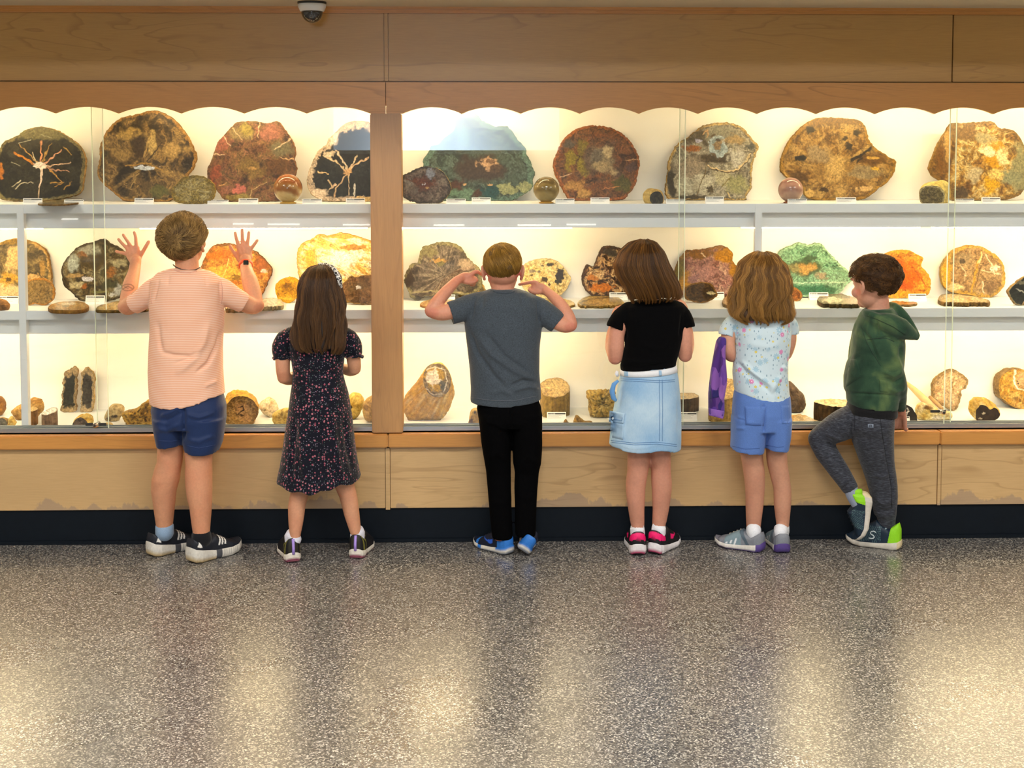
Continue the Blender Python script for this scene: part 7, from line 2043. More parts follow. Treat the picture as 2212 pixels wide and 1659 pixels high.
tee, me = garment('tee_shirt', v, D, t.m, [([(1350, 775), (1390, 785), (1440, 778)], 4, .005), ([(1345, 790), (1390, 795), (1440, 785)], 3, -.004), ([(1348, 690), (1352, 735)], 3, -.005), ([(1475, 675), (1470, 730)], 4, -.005), ([(1380, 740), (1420, 755), (1460, 745)], 6, .003)], seed=14)
warp(me, lambda x, y: np.where(y > 780, -3 * np.clip(1 - ((x - 1415) / 40.0) ** 2, 0, 1) * sstep(780, 795, y), 0))
hm = (hair_mat('hair_auburn', '4c3016', '946428'), hair_under('hair_auburn_under', '452c16'))
long_hair(D, [(518, 518, 1387, 1397, 5.33, .012), (526, 526, 1360, 1418, 5.33, .065), (545, 545, 1340, 1432, 5.325, .09), (570, 570, 1330, 1442, 5.32, .10), (595, 595, 1338, 1452, 5.31, .098), (615, 615, 1350, 1461, 5.30, .09), (635, 635, 1359, 1466, 5.285, .075), (646, 643, 1364, 1467, 5.275, .06), (655, 648, 1368, 1462, 5.27, .045)], hm, 6200, 6, 0.004, 6, 0.006, tips=0.06)
v = Vol()
v.rows([(797, 786, 1343, 1457, 5.32, .092), (806, 797, 1340, 1461, 5.32, .098), (820, 816, 1338, 1465, 5.32, .102), (860, 858, 1330, 1469, 5.32, .110), (900, 900, 1322, 1471, 5.32, .113), (950, 950, 1317, 1471, 5.32, .115), (962, 970, 1316, 1470, 5.32, .116), (960, 968, 1322, 1464, 5.32, .108), (935, 940, 1330, 1455, 5.32, .09)], 48, 0.85)
t = cloth('light_denim', '8fb4d6', 0.16, 420, 0.9)
bl = t.noise(t.coords(), 7, 4); t.set(Base_Color=t.mix(t.ramp(bl, [(0.35, 0), (0.7, 1)]), t.mix(t.noise(t.coords((1, 1, 0.25)), 420, 2), lin('78a2ca'), lin('97bad8')), t.mix(t.noise(t.coords((1, 1, 0.25)), 420, 2), lin('a4c2d8'), lin('bfd4e2'))))
dm = t.m
sk, me = garment('denim_skirt', v, D, dm, [([(1340, 840), (1335, 880)], 4, -.004), ([(1350, 900), (1346, 950)], 4, .003), ([(1465, 860), (1468, 900), (1466, 940)], 4, -.005), ([(1427, 815), (1428, 960)], 2, .003), ([(1320, 958), (1370, 965), (1420, 962), (1468, 968)], 2.2, .002)], 0.006, 4, 0.0008, 15)
warp(me, lambda x, y: np.where(y > 940, 4 * np.clip(1 - ((x - 1375) / 40.0) ** 2, 0, 1) * sstep(940, 962, y) - 3 * np.clip(1 - ((x - 1426) / 25.0) ** 2, 0, 1) * sstep(940, 962, y), 0))
bv = bvh_of(me)
dth = plain('denim_thread', '5c86b4', 0.7)
for px_ in (1424.5, 1430.5): seam('seam_stitch', [(px_, 820), (px_ + 1, 890), (px_, 958)], 1.1, bv, dth, sk)
for dy in (0, 4): seam('yoke_stitch', [(1341, 818 + dy), (1380, 820 + dy), (1425, 822 + dy), (1463, 820 + dy)], 1.1, bv, dth, sk)
for dy in (0, 4): seam('hem_stitch', [(1319, 951 + dy), (1370, 957 + dy), (1420, 955 + dy), (1467, 961 + dy)], 1.1, bv, dth, sk)
pk = patch('cargo_pocket', [(1319, 908), (1348, 914), (1346, 950), (1318, 944)], bv, dm, sk, 0.002, thick=0.006)
pk = patch('pocket_flap', [(1317, 887), (1350, 893), (1347, 915), (1315, 911)], bv, dm, sk, 0.006, thick=0.004)
h_ = hit(bv, 1324, 904)
if h_: MB().tube([h_[0] - h_[1] * 0.008, h_[0] - h_[1] * 0.0115], 0.0048, 14).build('snap_button', plain('snap_button', 'd8d0bc', 0.3, 0.3), sk)
for P4 in ([(1319, 890), (1345, 895), (1343, 908), (1318, 905)],): seam('flap_stitch', [P4[3], P4[2], P4[1]], 1.0, bv, dth, sk, 0.011)
wb_ = cloth('white_belt', 'e2e4e8', 0.05).m
belt = Vol().rows([(798, 787.5, 1342, 1458.5, 5.32, .0965), (799, 788.5, 1339.5, 1461, 5.32, .102), (809, 800, 1338.5, 1463, 5.32, .1035), (810, 801, 1342, 1460, 5.32, .098)], 48, 0.85)
bo = mesh('belt', np.vstack(belt.V), belt.F, wb_, D)
mb_ = [(1422, 790), (1428, 790), (1430, 812), (1424, 812)]
bvb = bvh_of(bo.data)
patch('belt_loop', mb_, bvb, dm, sk, 0.003, thick=0.003)
patch('belt_loop', [(1348, 799), (1356, 799), (1357, 813), (1348, 813)], bvb, dm, sk, 0.003, thick=0.003)
q = onY(1337, 806, 5.31)
MB().tube([q + [-0.006, 0, 0.008], q + [-0.010, -0.003, -0.002], q + [-0.004, -0.002, -0.012]], [0.006, 0.008, 0.006], 10).build('belt_end', wb_, bo, 0, True)
q = [onY(x, y, 5.28) for x, y in ((1336, 822), (1326, 830), (1322, 845), (1325, 860), (1331, 866))]
MB().tube(q, [0.005, 0.009, 0.011, 0.010, 0.006], 10).build('pocket_lining', plain('denim_blue', '5f94cc', 0.8), sk, 0, True)
HP, BK = 'f0166e', '131216'
up_d = lambda s, h, d: cmix(BK, ((s < .24) & (h < .95) & (h > .05), HP), ((s < .26) & (np.abs(h - (.56 - .3 * s)) < .09), BK), ((s < .26) & (h < .10 + .1 * np.abs(d)), BK), (swoosh(s, h, d, .46, .76), HP))(len(s))
sl_d = lambda s, h, d: cmix('e6e2e4', ((h < .42 - 3.2 * s) & (s < .16), 'b8406a'), ((h < .06), '2c2428'))(len(s))
wsk = cloth('sock_white2', 'e6e8ee', **kn).m
for (hx, hy, tx, ty, ax_, ay, aY) in ((1379, 1202, 1366, 1164, 1379, 1150, 5.352), (1411, 1199, 1458, 1172, 1421, 1146, 5.36)):
    o1, at, a0, f0 = floor_shoe(D, hx, hy, tx, ty, 0.205, dict(upper=up_d, sole=sl_d, lace='1a1a1e'), W=0.084, H=0.100, sole_t=0.032)
    ank = a0 + f0 * 0.05
    sock(D, [onY(ax_, ay + 3, aY), ank + [0, 0, 0.100], ank + [0, 0, 0.075], ank + [0, 0, 0.04]], [0.0275, 0.0285, 0.028, 0.02], wsk)

# ================================================================== blond girl in the pale flowered tee
E = person(1650, 1190, 'blond girl in a pale blue flowered tee and blue shorts carrying a purple jacket')
b = Vol()
b.rows([(678, 678, 1622, 1668, 5.32, .045), (690, 690, 1600, 1690, 5.32, .065), (715, 715, 1594, 1700, 5.32, .08), (770, 770, 1596, 1692, 5.32, .08), (830, 830, 1596, 1694, 5.32, .085), (880, 880, 1592, 1700, 5.32, .095), (905, 905, 1600, 1692, 5.32, .08)])
fe = frame(2, -8, 0); hc = onY(1645, 603, 5.345)
head(b, hc, fe, 0.99)
limb(b, [(1645, 692, 5.33, 22), (1645, 665, 5.335, 20), (1645, 635, 5.345, 21)])
b.rows(legrows([(920, 1592, 1650), (979, 1599, 1647), (1000, 1603, 1649), (1015, 1605, 1651), (1035, 1608, 1652), (1056, 1610, 1651.5), (1093, 1611, 1648.5), (1120, 1611.5, 1645), (1145, 1613, 1642), (1152, 1615, 1640)], 5.32, 5.378), 28, 0.95)
b.rows(legrows([(920, 1652, 1703), (971, 1655, 1699.5), (993, 1656, 1700), (1010, 1659, 1702), (1025, 1663, 1704.5), (1056, 1671, 1709), (1080, 1672, 1709), (1094, 1672.5, 1708), (1132, 1677, 1704.5), (1146, 1679, 1702)], 5.32, 5.378), 28, 0.95)
limb(b, [(1588, 695, 5.32, 18), (1573, 730, 5.31, 16.5), (1574, 755, 5.305, 15.5), (1579, 768, 5.315, 14)])
P = limb(b, [(1579, 768, 5.315, 14), (1590, 768, 5.36, 13), (1602, 755, 5.40, 11), (1610, 745, 5.43, 9.5)])
hand_gen(b, P[-1], P[-1] - P[-2], [0, -0.5, 1], 1, 0.85, 0.5)
limb(b, [(1698, 695, 5.33, 18), (1706, 728, 5.335, 15), (1703, 750, 5.345, 14), (1698, 765, 5.36, 13)])
P = limb(b, [(1698, 765, 5.36, 13), (1688, 768, 5.39, 12), (1675, 760, 5.42, 11), (1668, 752, 5.44, 9.5)])
hand_gen(b, P[-1], P[-1] - P[-2], [0, -0.5, 1], -1, 0.85, 0.5)
me = b.fuse(0.0036, 3)
skin_paint(me, 'cf987c', 'c08068', [('spot', 1578, 772, 12, 10, 'c8846a', .5)], 19)
link('body', me, M['skin'], E)
face_parts(E, hc, fe, 0.99, '5a7a94')
v = Vol().rows([(676, 676, 1616, 1674, 5.32, .052), (681, 681, 1596, 1694, 5.32, .07), (692, 692, 1586, 1705, 5.32, .085), (715, 715, 1584, 1708, 5.32, .096), (745, 745, 1586, 1706, 5.32, .097), (780, 780, 1585, 1701, 5.32, .096), (805, 805, 1583, 1701, 5.32, .097), (830, 832, 1585, 1702, 5.32, .10), (846, 862, 1588, 1705, 5.32, .102), (844, 860, 1595, 1698, 5.32, .094), (825, 840, 1600, 1692, 5.32, .085)])
limb(v, [(1600, 694, 5.32, 22), (1584, 704, 5.317, 23), (1573, 717, 5.312, 21), (1570, 726, 5.31, 19.5)], cut=True)
limb(v, [(1692, 694, 5.325, 21), (1704, 702, 5.33, 20), (1710, 714, 5.333, 17), (1711, 722, 5.335, 15)], cut=True)
t = cloth('pale_floral', 'cfe0ea', 0.04, 260)
co = t.coords()


def flower(t, co, scale, petals, size, pick, off):
    """printed daisies: petal mask from the angle inside each cell"""
    mp = t.n('ShaderNodeMapping'); mp.inputs['Location'].default_value = (off, off * 0.7, off * 1.3); t.l(co, mp.inputs[0])
    v = t.n('ShaderNodeTexVoronoi', _Scale=scale, _Randomness=0.7); t.l(mp.outputs[0], v.inputs['Vector'])
    df = t.n('ShaderNodeVectorMath', operation='SUBTRACT'); t.l(mp.outputs[0], df.inputs[0]); t.l(v.outputs['Position'], df.inputs[1])
    sx = t.n('ShaderNodeSeparateXYZ'); t.l(df.outputs[0], sx.inputs[0])
    an = t.math('ARCTAN2', sx.outputs[0], sx.outputs[2])
    pt = t.math('MULTIPLY_ADD', t.math('COSINE', t.math('MULTIPLY', an, petals)), 0.18, 0.82)
    d = t.math('DIVIDE', v.outputs['Distance'], t.math('MULTIPLY', pt, size))
    m_ = t.ramp(d, [(0.85, 1.0), (1.0, 0.0)])
    sc = t.n('ShaderNodeSeparateColor'); t.l(v.outputs['Color'], sc.inputs[0])
    ctr = t.ramp(d, [(0.22, 1.0), (0.3, 0.0)])
    k = t.math('GREATER_THAN', sc.outputs[0], pick)
    return t.math('MULTIPLY', m_, k), t.math('MULTIPLY', ctr, k)


f1, c1 = flower(t, co, 24, 9, 0.40, 0.25, 0.0)
f2, c2 = flower(t, co, 26, 9, 0.32, 0.5, 4.4)
f3, c3 = flower(t, co, 44, 6, 0.30, 0.62, 9.1)
lf, _, _ = dots(t, t.coords((1, 1, 0.45)), 120, 0.22, 0.3, 0.6, 2.2)
base = t.mix(lf, lin('c6d8e0'), lin('7f9cad'))
base = t.mix(f1, base, lin('a3c3d4')); base = t.mix(c1, base, lin('c8dbe4'))
base = t.mix(f3, base, lin('d8c45c')); base = t.mix(c3, base, lin('f0e6a8'))
base = t.mix(f2, base, lin('d486b4')); base = t.mix(c2, base, lin('f2d9e2'))
t.set(Base_Color=base, Roughness=0.85)
tee, me = garment('tee_shirt', v, E, t.m, [([(1590, 780), (1608, 803), (1640, 825), (1672, 848)], 4, -.009), ([(1600, 778), (1625, 802), (1650, 822), (1678, 838)], 4, .007), ([(1690, 810), (1675, 830), (1660, 845)], 5, .004), ([(1588, 700), (1586, 735)], 3, -.005), ([(1706, 700), (1704, 735)], 3, -.005), ([(1690, 790), (1700, 800)], 4, .005), ([(1610, 740), (1660, 750), (1690, 740)], 8, .003)], seed=18)
warp(me, lambda x, y: np.where(y > 826, 7 * np.clip(1 - ((x - 1665) / 50.0) ** 2, 0, 1) * sstep(826, 846, y), 0))
hm = (hair_mat('hair_honey', '7a5426', 'c8984c'), hair_under('hair_honey_under', '68461f'))
long_hair(E, [(544, 544, 1641, 1655, 5.33, .012), (551, 551, 1618, 1676, 5.33, .065), (570, 570, 1600, 1692, 5.325, .09), (600, 600, 1589, 1701, 5.315, .10), (640, 640, 1582, 1705, 5.30, .095), (665, 665, 1579, 1706, 5.28, .08), (682, 682, 1582, 1705, 5.262, .065), (694, 694, 1598, 1702, 5.25, .045), (700, 700, 1612, 1694, 5.25, .03)], hm, 6500, 8, 0.010, 13, 0.008, tips=0.09)
v = Vol()
v.rows([(838, 852, 1588, 1705, 5.32, .096), (860, 868, 1584, 1707, 5.32, .104), (890, 890, 1582, 1708, 5.32, .11), (926, 926, 1584, 1703, 5.32, .10)])
v.rows([(900, 900, 1581, 1655, 5.32, .105), (940, 940, 1580, 1652, 5.32, .098), (970, 976, 1579, 1648, 5.32, .092), (967, 973, 1585, 1642, 5.32, .083), (950, 950, 1592, 1636, 5.32, .06)])
v.rows([(900, 900, 1645, 1708, 5.32, .105), (940, 940, 1650, 1706, 5.32, .095), (967, 971, 1652, 1700.5, 5.32, .086), (964, 968, 1657, 1695, 5.32, .078), (945, 945, 1662, 1690, 5.32, .06)])
t = cloth('blue_chino', '5a7bbd', 0.12, 320, 0.85)
so_, me = garment('shorts', v, E, t.m, [([(1650, 870), (1651, 905), (1650, 945)], 3, -.008), ([(1590, 900), (1610, 905), (1630, 912)], 3, .004), ([(1588, 925), (1610, 925)], 3, .004), ([(1700, 880), (1704, 920)], 3, -.003)], seed=20)
bv = bvh_of(me)
bth = plain('blue_thread', '3c5a9a', 0.7)
pk = patch('back_pocket', [(1607, 877), (1655, 878), (1650, 920), (1610, 918)], bv, t.m, so_, 0.0015, thick=0.004)
pk = patch('back_pocket', [(1687, 876), (1705, 876), (1704, 915), (1689, 916)], bv, t.m, so_, 0.0015, thick=0.004)
seam('pocket_stitch', [(1609, 880), (1611, 916), (1630, 919), (1649, 918), (1653, 881)], 1.1, bv, bth, so_, 0.003)
seam('hem_stitch', [(1582, 964), (1610, 970), (1646, 968)], 1.1, bv, bth, so_)
seam('hem_stitch', [(1655, 962), (1680, 966), (1699, 964)], 1.1, bv, bth, so_)
up_e = lambda s, h, d: cmix('7f838c', ((s > .42) & (s < .74) & (h < .85), '7d939c'), ((np.abs(s - .34 - .25 * (h - .3)) < .035) & (h < .75), '4f5f6c'), (stripes(s, h, .50, 3, .08, .018, -.12, .06, .34), 'dfe3e6'), ((h > .82) & (s < .36), '34406c'), ((s > .86), '74737e'))(len(s))
sl_e = lambda s, h, d: cmix('d8d4cc', ((s < .12), '544084'), ((h < .35), '4c3c78'))(len(s))
lk = dict(upper=up_e, sole=sl_e, lace='9a9488')
o1, at, a0, f0 = floor_shoe(E, 1650, 1193, 1548, 1176, 0.210, lk, W=0.084, H=0.082, sole_t=0.026)
ank = ankle(a0, f0, 1629)
sock(E, [onY(1627.5, 1142, 5.376), onY(1628, 1152, 5.378), ank + [0, 0, 0.085], ank + [0, 0, 0.05]], [0.0295, 0.0305, 0.0305, 0.022], wsk)
o2, at, a0, f0 = floor_shoe(E, 1692, 1197, 1668, 1166, 0.205, lk, W=0.084, H=0.082, sole_t=0.026)
ank = a0 + f0 * 0.05
sock(E, [onY(1691, 1139, 5.376), onY(1690, 1150, 5.378), ank + [0, 0, 0.085], ank + [0, 0, 0.05]], [0.0265, 0.028, 0.0282, 0.022], wsk)
# purple jacket over her arm
J = Vol()
J.rows([(727, 727, 1553, 1572, 5.31, .02), (738, 736, 1547, 1566, 5.30, .03), (770, 768, 1541, 1566, 5.295, .035), (805, 805, 1535, 1565, 5.29, .038), (850, 850, 1530, 1564, 5.29, .04), (885, 890, 1530, 1565, 5.29, .036), (896, 904, 1531, 1562, 5.29, .034), (893, 900, 1536, 1558, 5.29, .025)], 36, 0.9)
J.tube(px3([(1562, 735, 5.275), (1558, 775, 5.268), (1560, 820, 5.262), (1556, 860, 5.265)]), [0.014, 0.018, 0.02, 0.016], 16)
t = cloth('purple_camo', '4a2c78', 0.08, 260)
vv = t.n('ShaderNodeTexVoronoi', _Scale=26.0, _Randomness=1.0); vv.distance = 'MANHATTAN'; t.l(t.coords((1, 0.6, 0.6)), vv.inputs['Vector'])
sc = t.n('ShaderNodeSeparateColor'); t.l(vv.outputs['Color'], sc.inputs[0])
ra = t.ramp(sc.outputs[0], [(0.0, lin('2e2668')), (0.3, lin('57358c')), (0.55, lin('8a5aa4')), (0.8, lin('43246c'))])
t.b.inputs['Base Color'].links and t.t.links.remove(t.b.inputs['Base Color'].links[0])
for n_ in t.t.nodes:
    if n_.bl_idname == 'ShaderNodeValToRGB' and n_.outputs[0].links and n_.outputs[0].links[0].to_node.bl_idname == 'ShaderNodeMix': pass
t.set(Base_Color=ra)
me = J.fuse(0.005, 4)
folds(me, [([(1557, 740), (1552, 800), (1550, 870)], 3, -.010), ([(1545, 760), (1540, 830), (1542, 880)], 4, .006), ([(1560, 800), (1557, 860)], 3, -.006)], 0.0015, 31)
jk = link('purple_jacket', me, t.m)
tag(jk, 'purple camouflage jacket hanging from the left arm of the blond girl', 'jacket')
bv = bvh_of(me)
patch('cuff_band', [(1531, 882), (1564, 888), (1562, 905), (1531, 897)], bv, cloth('lavender_rib', '8a5fb0', 0.08).m, jk, 0.002, thick=0.003)
patch('navy_patch', [(1532, 844), (1552, 842), (1553, 858), (1533, 862)], bv, cloth('indigo_patch', '2a2460', 0.08).m, jk, 0.001, thick=0.002)

# ================================================================== boy in the green hoodie leaning on the sill
Fk = person(1905, 1185, 'boy in a green hoodie and grey joggers standing on one leg, looking left')
b = Vol()
b.rows([(668, 668, 1874, 1922, 5.29, .045), (690, 690, 1865, 1935, 5.29, .065), (730, 730, 1855, 1940, 5.29, .08), (790, 790, 1850, 1938, 5.29, .08), (850, 850, 1842, 1930, 5.30, .085), (900, 900, 1842, 1920, 5.31, .088), (935, 935, 1848, 1918, 5.31, .075)])
ff = frame(-33, -6, 0); hc = onY(1887, 603, 5.285)
head(b, hc, ff, 1.0)
limb(b, [(1898, 685, 5.295, 26), (1897, 660, 5.292, 24), (1893, 630, 5.287, 24)])
b.rows(legrows([(900, 1848, 1918), (980, 1864, 1916), (1060, 1890, 1926), (1120, 1902, 1924), (1150, 1903, 1926), (1172, 1902, 1928)], 5.32, 5.40), 26)
limb(b, [(1845, 905, 5.31, 26), (1800, 930, 5.36, 20), (1775, 948, 5.385, 15)])
limb(b, [(1776, 955, 5.385, 15), (1795, 992, 5.36, 15), (1822, 1030, 5.34, 14), (1838, 1058, 5.33, 13), (1850, 1078, 5.325, 14)])
limb(b, [(1905, 715, 5.28, 20), (1925, 775, 5.25, 18), (1938, 818, 5.27, 16)])
P = limb(b, [(1938, 818, 5.27, 15), (1943, 850, 5.33, 13), (1946, 880, 5.385, 10.5), (1946, 890, 5.40, 10)])
# hand resting on the track: knuckles up, fingers forward
w = onY(1945, 889, 5.40)
zt = ZSILL + 0.012
for k, (x, ln) in enumerate(((-0.020, 0.050), (-0.007, 0.058), (0.007, 0.062), (0.021, 0.056))):
    p0 = w + np.array([x * 0.5, 0.0, -0.004]); p1 = w + np.array([x, 0.020, -0.030]); p2 = np.array([p1[0] + 0.004, p1[1] + ln * 0.5, zt + 0.012]); p3 = np.array([p1[0] + 0.010, p1[1] + ln * 0.95, zt + 0.006])
    b.tube([p0, p1], [0.0125, 0.010], 12); b.tube([p1, p2, p3], [0.0088, 0.0075, 0.006], 12)
b.tube([w + [0.008, 0, -0.008], w + [0.020, 0.008, -0.028], np.array([w[0] + 0.030, w[1] + 0.026, zt + 0.008]), np.array([w[0] + 0.040, w[1] + 0.036, zt + 0.006])], [0.011, 0.010, 0.008, 0.0065], 12)
limb(b, [(1868, 715, 5.32, 18), (1855, 770, 5.37, 17), (1850, 810, 5.40, 15)])
P = limb(b, [(1850, 810, 5.40, 14), (1845, 835, 5.425, 12), (1843, 850, 5.43, 10)])
hand_gen(b, P[-1], [0, 0.1, -1], [-1, -0.3, 0], 1, 0.85, 0.4)
me = b.fuse(0.0035, 3)
skin_paint(me, 'd29a80', 'c87c68', [('spot', 1946, 895, 12, 16, 'cc7c66', .5), ('spot', 1853, 632, 8, 10, 'd8826c', .5)], 23)
link('body', me, M['skin'], Fk)
face_parts(Fk, hc, ff, 1.0)
hm = (hair_mat('hair_dark_brown', '3a2614', '7a5226'), hair_under('hair_dark_under', '2e1e10'))
short_hair(Fk, onY(1893, 596, 5.285), np.array([ff[0] * 0.089, ff[1] * 0.100, ff[2] * 0.084]), (-0.1, -0.3, 0.95), HAIRLINE, hm, 8000, 0.06, 0.5, 1.1, 12, 0.9, None, 0.1, 0.65)
v = Vol().rows([(668, 664, 1868, 1926, 5.29, .058), (678, 676, 1860, 1936, 5.29, .075), (695, 695, 1852, 1946, 5.29, .092), (720, 720, 1846, 1950, 5.29, .104), (745, 745, 1842, 1952, 5.29, .108), (768, 768, 1840, 1951, 5.295, .108), (790, 790, 1830, 1949, 5.30, .108), (815, 815, 1825, 1947, 5.305, .108), (840, 840, 1825, 1945, 5.305, .108), (850, 852, 1830, 1940, 5.305, .100), (865, 870, 1831, 1938, 5.305, .100), (876, 884, 1836, 1936, 5.305, .098), (874, 881, 1842, 1930, 5.305, .09), (860, 865, 1848, 1924, 5.305, .08)])
limb(v, [(1900, 712, 5.275, 30), (1910, 745, 5.25, 29), (1922, 785, 5.235, 25), (1933, 815, 5.245, 23), (1940, 840, 5.28, 21), (1944, 852, 5.31, 15.5), (1945, 872, 5.36, 13), (1945.5, 882, 5.38, 12.5)], cut=True)
limb(v, [(1870, 710, 5.315, 27), (1858, 755, 5.36, 25), (1851, 800, 5.39, 21), (1846, 835, 5.42, 15)], cut=True)
# hood lying on the back
limb(v, [(1872, 678, 5.25, 8), (1893, 690, 5.215, 15), (1920, 698, 5.20, 23), (1946, 710, 5.205, 24), (1968, 722, 5.215, 14), (1980, 729, 5.22, 6)])
limb(v, [(1868, 672, 5.33, 6), (1871, 675, 5.25, 7), (1893, 683, 5.20, 7), (1928, 698, 5.172, 6.5), (1962, 719, 5.185, 6), (1981, 731, 5.215, 5)])
limb(v, [(1915, 660, 5.34, 7), (1932, 662, 5.30, 9), (1950, 677, 5.27, 9), (1968, 702, 5.245, 8), (1982, 725, 5.222, 6)])
t = cloth('green_tie_dye', '3f5a3e', 0.12, 260, 0.9)
bl = t.noise(t.coords(), 9, 3, 0.5, 0.6)
t.set(Base_Color=t.mix(t.noise(t.coords(), 260, 2), t.ramp(bl, [(0.3, lin('1a3024')), (0.52, lin('2c4632')), (0.72, lin('566a40'))]), t.ramp(bl, [(0.3, lin('20382a')), (0.52, lin('34503a')), (0.72, lin('62764a'))])))
hd, me = garment('hoodie', v, Fk, t.m, [([(1858, 705), (1880, 735), (1895, 770), (1905, 800)], 3, -.008), ([(1890, 735), (1920, 728), (1940, 745)], 2.5, -.005), ([(1893, 690), (1897, 728)], 2.5, -.004), ([(1905, 800), (1930, 812), (1952, 800)], 4, .006), ([(1908, 815), (1932, 828), (1955, 815)], 4, -.006), ([(1915, 835), (1935, 846), (1957, 838)], 4, .006), ([(1925, 760), (1940, 780), (1950, 800)], 4, .004), ([(1830, 800), (1850, 815), (1870, 805)], 5, .004), ([(1832, 849), (1880, 852), (1938, 855)], 2.5, -.005), ([(1947, 748), (1945, 775)], 4, -.005), ([(1845, 760), (1850, 800)], 5, .004)], 0.0055, 4, 0.0018, 25)
bv = bvh_of(me)
patch('pouch_pocket', [(1836, 775), (1850, 776), (1862, 812), (1826, 838)], bv, t.m, hd, 0.0015, thick=0.003)
patch('side_pocket', [(1899, 820), (1916, 822), (1918, 848), (1900, 846)], bv, t.m, hd, 0.0015, thick=0.003)
gth = plain('green_thread', '24382a', 0.8)
seam('shoulder_seam', [(1870, 735), (1890, 731), (1915, 731), (1937, 740)], 1.4, bv, gth, hd)
seam('armhole_seam', [(1860, 703), (1870, 735), (1885, 762), (1905, 795)], 1.4, bv, gth, hd)
seam('hood_stitch', [(1872, 682), (1895, 690), (1928, 705), (1960, 726)], 1.2, bv, gth, hd, 0.002)
# black undershirt between hoodie and joggers
v = Vol().rows([(862, 862, 1836, 1934, 5.305, .088), (876, 880, 1831, 1936, 5.308, .095), (890, 896, 1829, 1936, 5.31, .10), (893, 901, 1833, 1932, 5.31, .094), (880, 880, 1842, 1920, 5.31, .085)])
us, me = garment('undershirt', v, Fk, cloth('black_knit', '0f0f12', 0.2).m, [([(1840, 885), (1880, 892), (1930, 888)], 3, .004)], 0.005, 3, .001, 26)
v = Vol()
v.rows([(888, 898, 1832, 1928, 5.31, .094), (895, 903, 1830, 1929, 5.31, .103), (920, 920, 1832, 1928, 5.315, .106), (935, 935, 1842, 1922, 5.32, .095)])
v.rows(legrows([(915, 1838, 1928), (932, 1840, 1927), (955, 1843, 1927), (989, 1855, 1929), (1023, 1867, 1934), (1045, 1874, 1937), (1070, 1881, 1938), (1095, 1886, 1936), (1112, 1889, 1935), (1117, 1895, 1934), (1135, 1897, 1933), (1146, 1900, 1931), (1147, 1904, 1927), (1135, 1908, 1923)], 5.32, 5.395, 1.0, .104, .45), 32)
limb(v, [(1850, 905, 5.31, 37), (1820, 918, 5.34, 34), (1790, 934, 5.375, 29), (1771, 948, 5.39, 26)])
limb(v, [(1771, 950, 5.39, 25), (1784, 975, 5.37, 25), (1806, 1008, 5.352, 23), (1825, 1036, 5.338, 20), (1834, 1050, 5.333, 18.5), (1839, 1059, 5.33, 17.5)], cut=True)
t = cloth('grey_heather', '3d4047', 0.15, 260)
st2 = t.noise(t.coords((1, 1, 9)), 55, 4, 0.65)
t.set(Base_Color=t.ramp(st2, [(0.32, lin('202228')), (0.5, lin('33353d')), (0.68, lin('585c66'))]))
jg, me = garment('joggers', v, Fk, t.m, [([(1780, 935), (1810, 945), (1835, 955)], 4, .005), ([(1785, 955), (1800, 965), (1815, 970)], 3, -.008), ([(1840, 905), (1838, 930), (1842, 952)], 3, -.007), ([(1905, 930), (1915, 980), (1925, 1040), (1930, 1090)], 2.5, -.004), ([(1925, 1020), (1905, 1030), (1885, 1025)], 5, .004), ([(1890, 1080), (1910, 1088), (1933, 1080)], 4, .005), ([(1890, 1100), (1912, 1106), (1934, 1100)], 4, -.005), ([(1800, 1010), (1815, 1000), (1826, 1000)], 4, .004), ([(1788, 985), (1805, 980)], 3, .004), ([(1814, 1058), (1846, 1036)], 2.0, -.005)], 0.0055, 4, 0.0014, 27)
bv = bvh_of(me)
lg = patch('maker_label', [(1874.5, 916), (1887, 916), (1887, 924), (1874.5, 924)], bv, plain('label_grey', '7d8898', 0.7), jg, 0.002, 2, 2, 0.001)
for c4 in ([(1878, 917.5), (1879.2, 917.5), (1879.2, 922.5), (1878, 922.5)], [(1879.2, 917.5), (1883.2, 917.5), (1883.2, 918.6), (1879.2, 918.6)], [(1882.2, 918.5), (1883.4, 918.5), (1883.4, 920.2), (1882.2, 920.2)], [(1879.2, 919.8), (1883, 919.8), (1883, 920.8), (1879.2, 920.8)], [(1881, 920.8), (1882.2, 920.8), (1883.8, 922.5), (1882.4, 922.5)]):
    patch('label_letter', c4, bv, plain('label_dark', '3c4250', 0.7), lg, 0.0035, 1, 1, 0.0008)
seam('side_seam', [(1902, 905), (1906, 940), (1914, 990), (1925, 1050), (1927, 1100)], 1.3, bv, plain('jogger_thread', '1c1e24', 0.8), jg)
seam('pocket_seam', [(1846, 893), (1846, 935)], 1.3, bv, plain('jogger_thread', '1c1e24', 0.8), jg)
NV, LM = '14283a', '8fd61e'
spk = lambda s, h, d: (np.sin(s * 190) * np.sin(h * 46) > .35) & (s > .34) & (s < .72) & (h < .62) & (h > .08) & (np.abs(d) > .3)
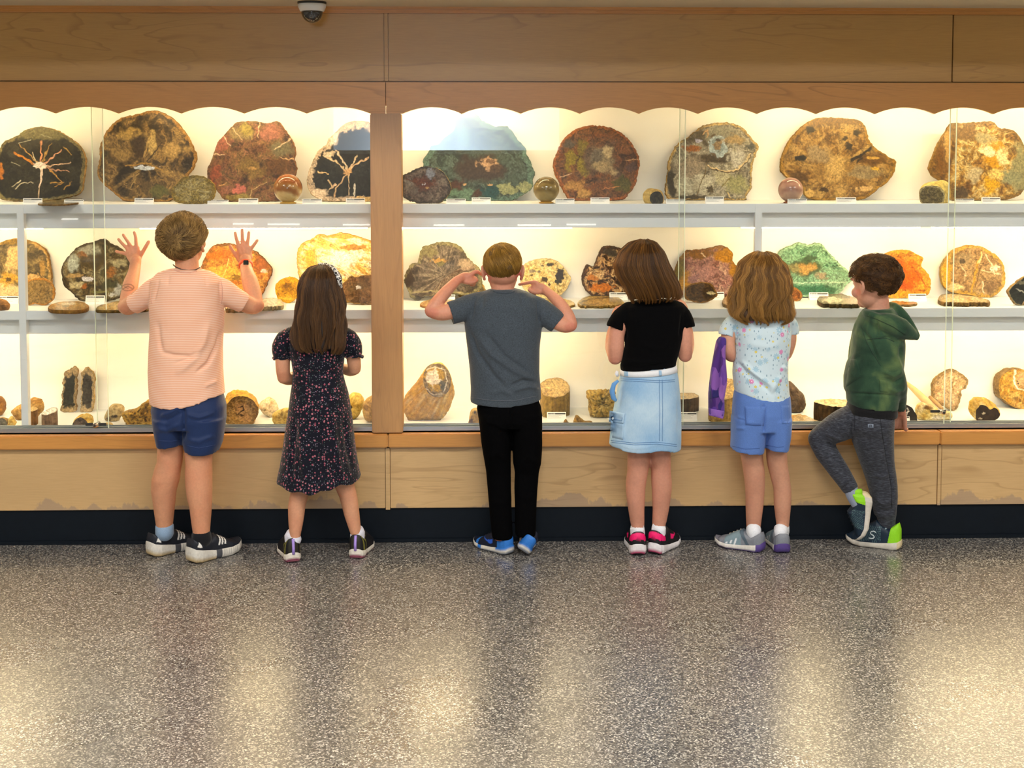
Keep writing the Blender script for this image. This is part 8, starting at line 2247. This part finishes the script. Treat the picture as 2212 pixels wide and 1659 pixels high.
up_f = lambda s, h, d: cmix(NV, (spk(s, h, d), '5c7c7c'), ((s < .22 - .10 * h), LM), ((np.abs(s - .30 + .08 * h) < .012) & (h > .5) & (h < .8), '9ab0b8'))(len(s))
sl_f = lambda s, h, d: cmix('cfc9bd', ((s < .06), 'd8c8a0'))(len(s))
lk = dict(upper=up_f, sole=sl_f, lace='14202c')
o1, at, a0, f0 = floor_shoe(Fk, 1946, 1188, 1830, 1172, 0.222, lk, W=0.078, H=0.112, sole_t=0.026)
# the S emblem on the outer side
z = np.array([0, 0, 1.0]); r_ = np.cross(f0, z)
Spts = [(0.555, 0.058), (0.52, 0.062), (0.475, 0.060), (0.455, 0.055), (0.47, 0.050), (0.51, 0.046), (0.53, 0.041), (0.51, 0.036), (0.465, 0.034), (0.43, 0.036)]
Sm = MB(); path = []
for s, hz in Spts:
    s = 0.985 - s; hz = hz * 1.12
    hwS = np.interp(s, [.35, .55], [.36, .42]) * 0.076
    k = np.clip(1 - ((hz - 0.03) / 0.09) ** 2, 0.1, 1) ** 0.42
    path.append(a0 + f0 * s * 0.222 - r_ * (hwS * k + 0.0015) + z * hz)
Sm.tube(path, 0.0026, 8).build('emblem', plain('emblem_silver', 'c8d4d8', 0.35), o1, 0, True)
hb0 = onY(1884, 1066, 5.315); tb0 = onY(1868, 1162, 5.335)
fv = tb0 - hb0; fv /= np.linalg.norm(fv)
o2, at = shoe(Fk, hb0, fv, (-1.0, 0.05, -0.16), 0.200, lk, W=0.074, H=0.088, sole_t=0.026, soft=1)
sock(Fk, [onY(1836, 1052, 5.331), onY(1843, 1070, 5.328), onY(1853, 1086, 5.324), onY(1860, 1094, 5.324)], [0.028, 0.028, 0.029, 0.028], cloth('sock_grey', '8e98ac', **kn).m)
tabp = [hb0 + fv * 0.004 + np.array([-0.080, 0, 0.0]), hb0 - fv * 0.006 + np.array([-0.072, 0, 0]), hb0 - fv * 0.004 + np.array([-0.045, 0, 0])]
MB().tube(tabp, [0.008, 0.014, 0.016], 10).build('heel_collar', plain('lime_knit', LM, 0.7), o2, 0, True)
